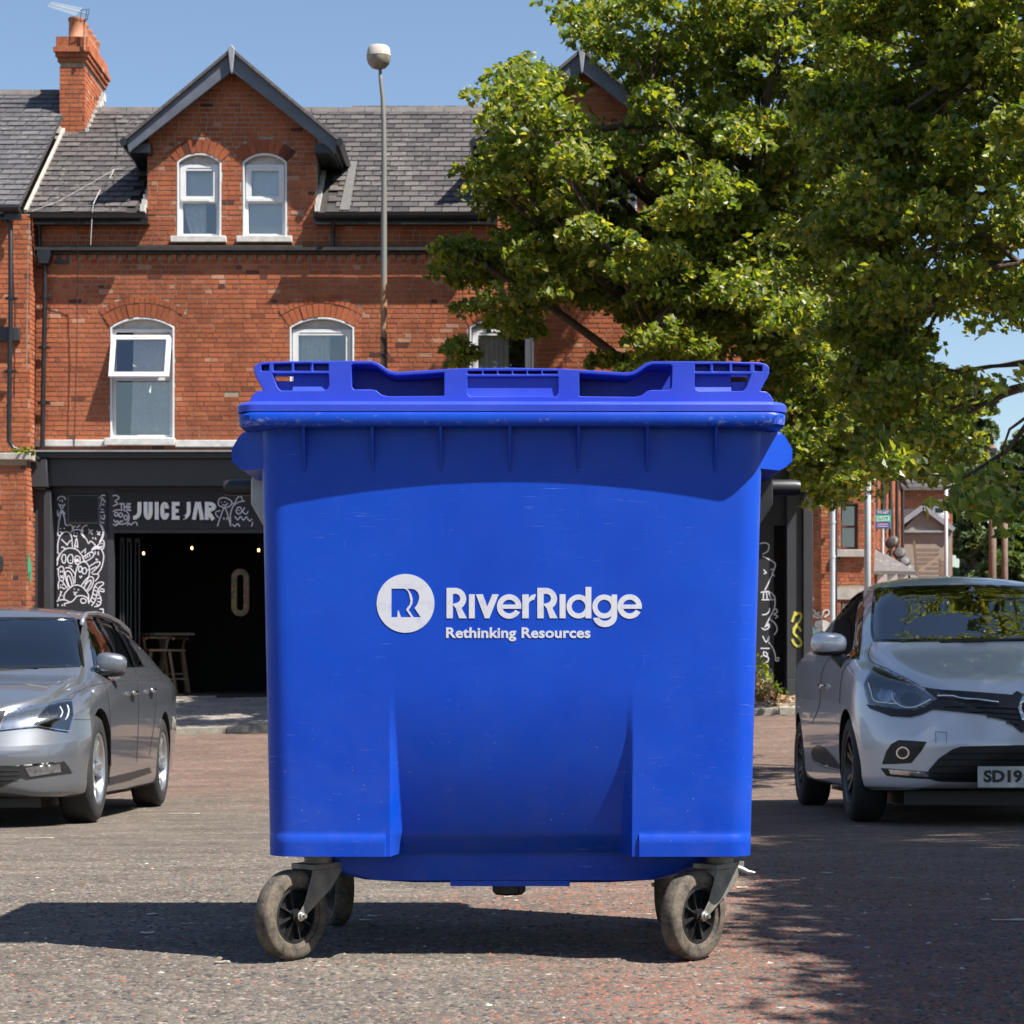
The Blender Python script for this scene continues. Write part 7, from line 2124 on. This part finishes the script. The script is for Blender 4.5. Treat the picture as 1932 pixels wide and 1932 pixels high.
def blob(name, car, p, s, mat, parent=None, rot=(0, 0, 0), n=2.6, seg=20):
    """rounded housing: superellipsoid"""
    V = []; F = []
    for i in range(seg//2+1):
        ph = -math.pi/2+math.pi*i/(seg//2)
        for j in range(seg):
            th = 2*math.pi*j/seg
            c = lambda a: math.copysign(abs(math.cos(a))**(2/n), math.cos(a)); d = lambda a: math.copysign(abs(math.sin(a))**(2/n), math.sin(a))
            V.append((s[0]*c(ph)*c(th), s[1]*c(ph)*d(th), s[2]*d(ph)))
    for i in range(seg//2):
        for j in range(seg): F.append((i*seg+j, i*seg+(j+1) % seg, (i+1)*seg+(j+1) % seg, (i+1)*seg+j))
    m = MB(); m.add(V, F); m.xf(Matrix.Translation(p) @ Matrix.Rotation(R(rot[2]), 4, 'Z') @ Matrix.Rotation(R(rot[1]), 4, 'Y') @ Matrix.Rotation(R(rot[0]), 4, 'X'))
    return m.obj(name, mat, parent or (car.root if car else None), smooth=True)
MAT['lamp_bowl'] = simple('lamp_reflector', (.55, .57, .60), .15, metal=.9, var=.1, scale=40)
MAT['car_glass_black'] = make_glass('privacy_glass', (.03, .03, .035), .05)
MAT['lamp_dark'] = simple('smoked_lamp_interior', (.20, .20, .21), .3, metal=.7, var=.4, scale=30)
MAT['drl'] = simple('clear_white_lamp', (.70, .72, .75), .2, var=.05)
def lamp_unit(car, outline, depthmat, lensmat, step=6):
    h = car.decal('headlight', outline, depthmat, off=.002, step=step)
    for q in h: pass
    car_l = car.decal('headlight_lens', outline, lensmat, off=.010, step=step)
    return h
# ---- details of the grey estate
c = car1
ws = e2([(-600, 372), (0, 370), (300, 370), (470, 372), (494, 384), (512, 470), (530, 590), (544, 688), (300, 697), (0, 703), (-600, 706)])
glazed(c, ws, MAT['car_glass'], 5.5, True)
dlo = e2([(556, 385), (570, 368), (600, 360), (650, 370), (715, 400), (775, 442), (830, 515), (880, 600), (922, 682), (790, 687), (690, 690), (604, 692), (590, 600), (572, 480)])
glazed(c, dlo, MAT['car_glass_dark'], 1.8, name='side_window', step=7)
c.line('window_trim', e2([(604, 694), (690, 692), (790, 689), (928, 685)]), 1.6, MAT['chrome'], off=.006)
c.line('door_pillar', e2([(612, 362), (640, 420), (690, 510), (728, 590), (740, 688)]), 4.2, MAT['gloss_black'], off=.012)
c.line('door_pillar', e2([(716, 402), (770, 480), (820, 580), (862, 688)]), 3.6, MAT['gloss_black'], off=.012)
c.line('window_trim', e2([(622, 362), (660, 440), (700, 520), (732, 588)]), 1.3, MAT['chrome'], off=.008)
c.line('window_trim', e2([(716, 402), (775, 485), (825, 580), (866, 688)]), 1.2, MAT['chrome'], off=.008)
lamp_unit(c, e2([(52, 968), (150, 948), (300, 922), (466, 904), (474, 1000), (458, 1060), (440, 1104), (370, 1095), (240, 1072), (120, 1083), (5, 1096)]), MAT['lamp_bowl'], MAT['lens'])
c.decal('headlight_bezel', e2([(250, 1000), (300, 950), (380, 920), (462, 910), (470, 1000), (440, 1098), (360, 1085), (215, 1060)]), MAT['gloss_black'], off=.005, step=6)
c.decal('headlight_projector', e2([(337+44*math.cos(a), 975+42*math.sin(a)) for a in [k*.393 for k in range(16)]]), MAT['chrome'], off=.0065, step=5)
c.decal('headlight_projector', e2([(337+33*math.cos(a), 975+31*math.sin(a)) for a in [k*.393 for k in range(16)]]), MAT['gloss_black'], off=.008, step=5)
c.line('daytime_lamp', e2([(432, 940), (440, 975), (430, 1010), (415, 1030)]), 2.2, MAT['drl'], off=.008)
c.line('daytime_lamp', e2([(385, 950), (400, 985), (385, 1015)]), 1.8, MAT['drl'], off=.008)
c.line('headlight_edge', e2([(52, 968), (5, 1096), (120, 1083), (240, 1072), (370, 1095), (440, 1104)]), 1.5, MAT['chrome'], off=.011, sm=0)
c.decal('grille', e2([(-600, 955), (-100, 962), (38, 972), (-12, 1092), (-100, 1110), (-600, 1115)]), MAT['plastic_black'], off=.004, center=True)
c.decal('lower_grille', e2([(-600, 1322), (85, 1325), (135, 1402), (0, 1465), (-600, 1475)]), MAT['plastic_black'], off=.003, center=True, step=9)
for yy in (1350, 1378, 1408): c.line('grille_slat', e2([(-180, yy), (60, yy+4), (122, yy+1)]), 3.0, MAT['dark_alloy'], off=.007, sm=0)
c.decal('fog_lamp_surround', e2([(85, 1325), (250, 1308), (410, 1294), (440, 1330), (464, 1372), (320, 1392), (172, 1414), (125, 1400)]), MAT['plastic_black'], off=.003, step=7)
c.decal('fog_lamp', e2([(160, 1338), (280, 1322), (384, 1312), (390, 1366), (290, 1380), (190, 1396)]), MAT['lamp_dark'], off=.006, step=5)
c.decal('front_valance', e2([(-600, 1540), (-100, 1530), (0, 1524), (340, 1560), (500, 1535), (505, 1570), (340, 1600), (-600, 1600)]), MAT['plastic_black'], off=.003, center=True)
c.line('panel_gap', e2([(-60, 985), (0, 975), (200, 940), (400, 903), (462, 893), (500, 850), (580, 815), (670, 794)]), 1.1, MAT['seam'])
c.line('panel_gap', e2([(604, 700), (640, 740), (672, 790), (698, 900), (712, 1100), (714, 1330)]), 1.0, MAT['seam'])
c.line('panel_gap', e2([(862, 690), (884, 775), (892, 1000), (880, 1300)]), .9, MAT['seam'])
c.line('panel_gap', e2([(985, 700), (1000, 775), (1003, 960), (962, 1260)]), .8, MAT['seam'])
c.line('panel_gap', e2([(474, 1025), (530, 1028), (580, 1028)]), .9, MAT['seam'])
c.line('crease_shade_line', e2([(672, 797), (760, 779), (900, 773), (1008, 774)]), 1.6, MAT['seam'], off=.001)  # dark ribbon painted in for the shade along the side crease
c.decal('sill_trim', e2([(706, 1400), (850, 1365), (962, 1335), (975, 1370), (830, 1420), (700, 1452)]), MAT['plastic_black'], off=.003, step=7)
for q in ((846, 853), (966, 838)):
    h, nn = c.ray(*e2([q])[0])
    for m_ in (1, -1):
        blob('door_handle', c, (m_*(h.x+.025), h.y, h.z), (.018, .095, .016), MAT['chrome'])
def on(car, px, py, D): return car.Mi @ P(px, py, D)
p = on(c, 210, 1252, 14.3)
for m_ in (1, -1):
    mr = blob('door_mirror', c, (m_*p.x, p.y, p.z), (.105, .075, .072), MAT['paint_grey'], rot=(0, 8*m_, 10*m_), n=3)
    blob('mirror_base', c, (m_*(p.x-.01), p.y+.01, p.z-.055), (.10, .075, .035), MAT['plastic_black'], mr, n=3)
    rl = []
    for yy_, dz_ in ((2.12, .0), (2.16, .035), (2.3, .055), (2.7, .058), (3.2, .058), (3.7, .055), (4.15, .04), (4.25, .0)):
        hh_ = c.bvh.ray_cast(Vector((.575, yy_, 3)), Vector((0, 0, -1)))[0]; rl.append((m_*.575, yy_, hh_.z+dz_))
    m = MB(); m.tube(rl, .017, 8); m.obj('roof_rail', MAT['alloy'], c.root, smooth=True)
c.wheel_set(5, MAT['alloy'], tyre_h=.115, split=.16)
c.interior(.97, 1.4, 1.55, 4.5, .80, [(.38, 2.1), (-.38, 2.1), (.38, 3.0), (-.38, 3.0)])
m = MB(); m.tube([(-.3, 1.30, 1.0), (.0, 1.29, 1.0), (.35, 1.32, .99)], .009, 6); m.obj('wiper', MAT['plastic_black'], c.root)
m = MB(); m.box(-.07, .07, 2.02, 2.05, 1.24, 1.31); m.obj('rear_view_mirror', MAT['plastic_black'], c.root, bevel=.01)
# ---- details of the silver hatchback
c = car2
ws = c3([(900, 868), (930, 856), (1100, 846), (1300, 839), (1720, 834), (1720, 1222), (1400, 1225), (1100, 1230), (895, 1226), (880, 1190), (874, 1120), (884, 980)])
glazed(c, ws, MAT['car_glass'], 4.5, True)
sw = c3([(822, 880), (795, 886), (735, 935), (672, 1010), (628, 1095), (605, 1170), (640, 1290), (700, 1345), (795, 1350), (812, 1190), (824, 1020)])
glazed(c, sw, MAT['car_glass_black'], 2.0, name='side_window', step=7)
lamp_unit(c, c4([(762, 722), (830, 735), (960, 790), (1080, 865), (1188, 935), (1100, 990), (1010, 1005), (930, 1000), (730, 968), (706, 900), (697, 835), (722, 780)]), MAT['lamp_dark'], MAT['lens'], 5)
c.decal('headlight_reflector', c4([(760, 740), (830, 755), (930, 800), (1010, 845), (860, 830), (760, 800)]), MAT['lamp_bowl'], off=.005, step=5)
c.decal('headlight_projector', c4([(850+62*math.cos(a), 905+50*math.sin(a)) for a in [k*.393 for k in range(16)]]), MAT['lamp_bowl'], off=.004, step=5)
c.decal('headlight_projector', c4([(1010+70*math.cos(a), 935+45*math.sin(a)) for a in [k*.393 for k in range(16)]]), MAT['dark_alloy'], off=.004, step=5)
c.line('daytime_lamp', c4([(735, 832), (752, 880), (775, 945), (850, 962), (930, 968)]), 2.2, MAT['drl'], off=.013)
c.line('daytime_lamp', c4([(890, 900), (905, 945), (955, 985), (1040, 992), (1150, 940)]), 2.2, MAT['drl'], off=.013)
c.decal('grille', c4([(1095, 862), (1180, 870), (1400, 888), (1690, 910), (1720, 885), (1750, 855), (1840, 850), (1840, 1130), (1752, 1160), (1665, 1085), (1500, 1040), (1300, 1018), (1160, 1005), (1080, 1040), (1010, 1058), (880, 1050), (745, 1000), (718, 970), (930, 1003), (1040, 1008), (1110, 992), (1190, 935)]), MAT['plastic_black'], off=.009, center=True, step=5)
for yy in (1000, 1035, 1070, 1105): c.rod('grille_slat', c4([(1240+(yy-1000)*4.0, yy-12), (1500+(yy-1000)*1.5, yy-6), (1740, yy+6)]), .004, MAT['gloss_black'], off=.012)
c.rod('chrome_strip', c4([(1192, 925), (1400, 944), (1500, 957), (1598, 971)]), .007, MAT['chrome'], off=.022)
c.decal('badge', c4([(1727, 1005), (1764, 905), (1801, 1005), (1764, 1105)]), MAT['chrome'], off=.022, mirror=False, step=8, holes=[c4([(1747, 1005), (1764, 960), (1781, 1005), (1764, 1050)])], th=.02)
c.decal('fog_lamp_surround', c4([(820, 1370), (845, 1290), (880, 1235), (930, 1208), (1020, 1212), (1120, 1220), (1075, 1290), (1015, 1362), (920, 1368)]), MAT['plastic_black'], off=.003, step=6)
c.decal('fog_lamp', c4([(960+45*math.cos(a), 1293+42*math.sin(a)) for a in [k*.393 for k in range(16)]]), MAT['chrome'], off=.005, step=5)
c.decal('fog_lamp', c4([(960+34*math.cos(a), 1293+32*math.sin(a)) for a in [k*.393 for k in range(16)]]), MAT['dark_alloy'], off=.0065, step=5)
c.decal('lower_trim', c4([(808, 1395), (870, 1398), (1130, 1420), (1145, 1470), (990, 1462), (850, 1448)]), MAT['plastic_black'], off=.003, step=6)
c.decal('daytime_lamp', c4([(866, 1404), (990, 1412), (1118, 1425), (1134, 1454), (1000, 1446), (880, 1434)]), MAT['lamp_bowl'], off=.006, step=5)
c.decal('lower_grille', c4([(1130, 1410), (1200, 1330), (1290, 1270), (1350, 1250), (1840, 1240), (1840, 1492), (1200, 1485), (1140, 1470)]), MAT['plastic_black'], off=.003, center=True, step=8)
for yy in (1298, 1340, 1385, 1430, 1462): c.line('grille_slat', c4([(max(1160, 1290-(yy-1270)*1.0), yy), (1800, yy-3)]), 1.6, MAT['gloss_black'], off=.008, sm=0)
c.decal('front_lip', c4([(700, 1520), (1100, 1528), (1840, 1532), (1840, 1610), (1230, 1605), (720, 1575)]), MAT['plastic_black'], off=.004, center=True)
c.line('panel_gap', c4([(750, 560), (732, 600), (730, 650), (760, 690), (860, 735), (1000, 803), (1095, 860)]), 1.2, MAT['seam'])
c.line('panel_gap', c4([(1180, 1225), (1178, 1152), (1250, 1158), (1250, 1230)]), .8, MAT['seam'], sm=0)
c.line('panel_gap', c4([(475, 640), (425, 730), (407, 840), (398, 980), (345, 1100)]), 1.0, MAT['seam'])
c.line('panel_gap', c4([(600, 690), (560, 740), (540, 850), (535, 960)]), 1.0, MAT['seam'])
c.decal('side_trim', c4([(345, 1300), (360, 1255), (395, 1238), (440, 1262), (500, 1325), (540, 1385), (535, 1402), (430, 1378), (362, 1342)]), MAT['gloss_black'], off=.003, step=5)
c.line('chrome_strip', c4([(345, 1318), (370, 1355), (430, 1388), (538, 1412)]), 1.2, MAT['chrome'], off=.005)
h, nn = c.ray(*c4([(428, 845)])[0])
for m_ in (1, -1): blob('door_handle', c, (m_*(h.x-.02), h.y, h.z), (.018, .09, .016), MAT['chrome'])
p = on(c, 1563, 1215, 13.1)
for m_ in (1, -1):
    mr = blob('door_mirror', c, (m_*p.x, p.y, p.z+.005), (.112, .08, .067), MAT['paint_silver'], rot=(0, 3*m_, 12*m_), n=2.8)
    blob('mirror_base', c, (m_*(p.x+.01), p.y+.01, p.z-.048), (.10, .07, .025), MAT['plastic_black'], mr)
    m = MB(); q = on(c, 1600, 1262, 13.05)
    m.tube([(m_*(p.x+.05), p.y+.01, p.z-.05), (m_*q.x, q.y+.02, q.z+.01), (m_*(q.x+.10), q.y+.06, q.z-.03)], [.05, .035, .02], 10); m.obj('mirror_stalk', MAT['plastic_black'], mr, smooth=True)
c.wheel_set(5, MAT['dark_alloy'], tyre_h=.10, split=.2)
c.interior(1.05, 1.5, 1.2, 3.8, .76, [(.36, 1.75), (-.36, 1.75), (.36, 2.6), (-.36, 2.6)])
m = MB(); m.tube([(-.30, .97, 1.075), (-.05, .965, 1.09), (.25, .985, 1.10)], .009, 6); m.box(-.16, -.02, .95, .98, 1.085, 1.10); m.obj('wiper', MAT['plastic_black'], c.root)
m = MB(); m.box(-.08, .08, 1.60, 1.63, 1.29, 1.36); m.obj('rear_view_mirror', MAT['plastic_black'], c.root, bevel=.01)
m = MB(); m.lathe([(.17, -.012), (.185, 0), (.17, .012), (.16, 0)], 28, (0, 0, 0), closed=True); m.xf(Matrix.Translation((.36, 1.52, .98)) @ Matrix.Rotation(R(65), 4, 'X')); m.obj('steering_wheel', MAT['plastic_black'], c.root, smooth=True)
# number plate
yp = min(c.ray(a, b)[0].y for a in (1862, 1925) for b in (1447, 1460, 1475, 1487))-.010
mp = MB(); pz = on(c, 1854.5, 1447, 11.7).z; pz2 = on(c, 1854.5, 1488, 11.7).z
mp.box(-.26, .26, yp-.006, yp+.006, pz2, pz)
plate_o = mp.obj('number_plate', MAT['white_paint'], c.root, bevel=.004)
MAT['ink'] = simple('plate_black', (.01, .01, .01), .5, var=.02)
text_obj('SD19', -.228, -.012, pz2+.028, pz-.020, yp-.0065, MAT['ink'], plate_o, bold=.045, t=.0012)
# soft toys on the back shelf, seen through the windscreen
MAT['plush'] = simple('pale_plush', (.42, .52, .46), .95, var=.1, scale=30); MAT['plush_blue'] = simple('blue_plush', (.05, .12, .50), .95, var=.1); MAT['plush_y'] = simple('yellow_plush', (.55, .42, .06), .95, var=.1)
ty = thing('soft_toy', 'pale green soft toy with a yellow one beside it, inside the silver hatchback', 'toy', tuple(P(1797, 1205, 14.9)), 'toys behind the windscreen')
q = P(1790, 1200, 14.9)
blob('body', None, tuple(q), (.15, .12, .09), MAT['plush'], ty); blob('head', None, tuple(q+Vector((.10, -.05, .05))), (.09, .08, .08), MAT['plush'], ty); blob('paw', None, tuple(P(1815, 1176, 14.9)), (.06, .05, .035), MAT['plush_y'], ty)
ty2 = thing('soft_toy', 'small upright toy with blue trousers inside the silver hatchback', 'toy', tuple(P(1766, 1205, 14.9)), 'toys behind the windscreen')
q = P(1768, 1196, 14.9); blob('body', None, tuple(q), (.06, .05, .07), MAT['plush_blue'], ty2); blob('head', None, tuple(P(1768, 1172, 14.9)), (.075, .06, .085), MAT['plush'], ty2)
m = MB(); m.box(-.70, .70, 3.0, 3.6, 1.0, 1.03); m.obj('parcel_shelf', MAT['seat'], c.root)
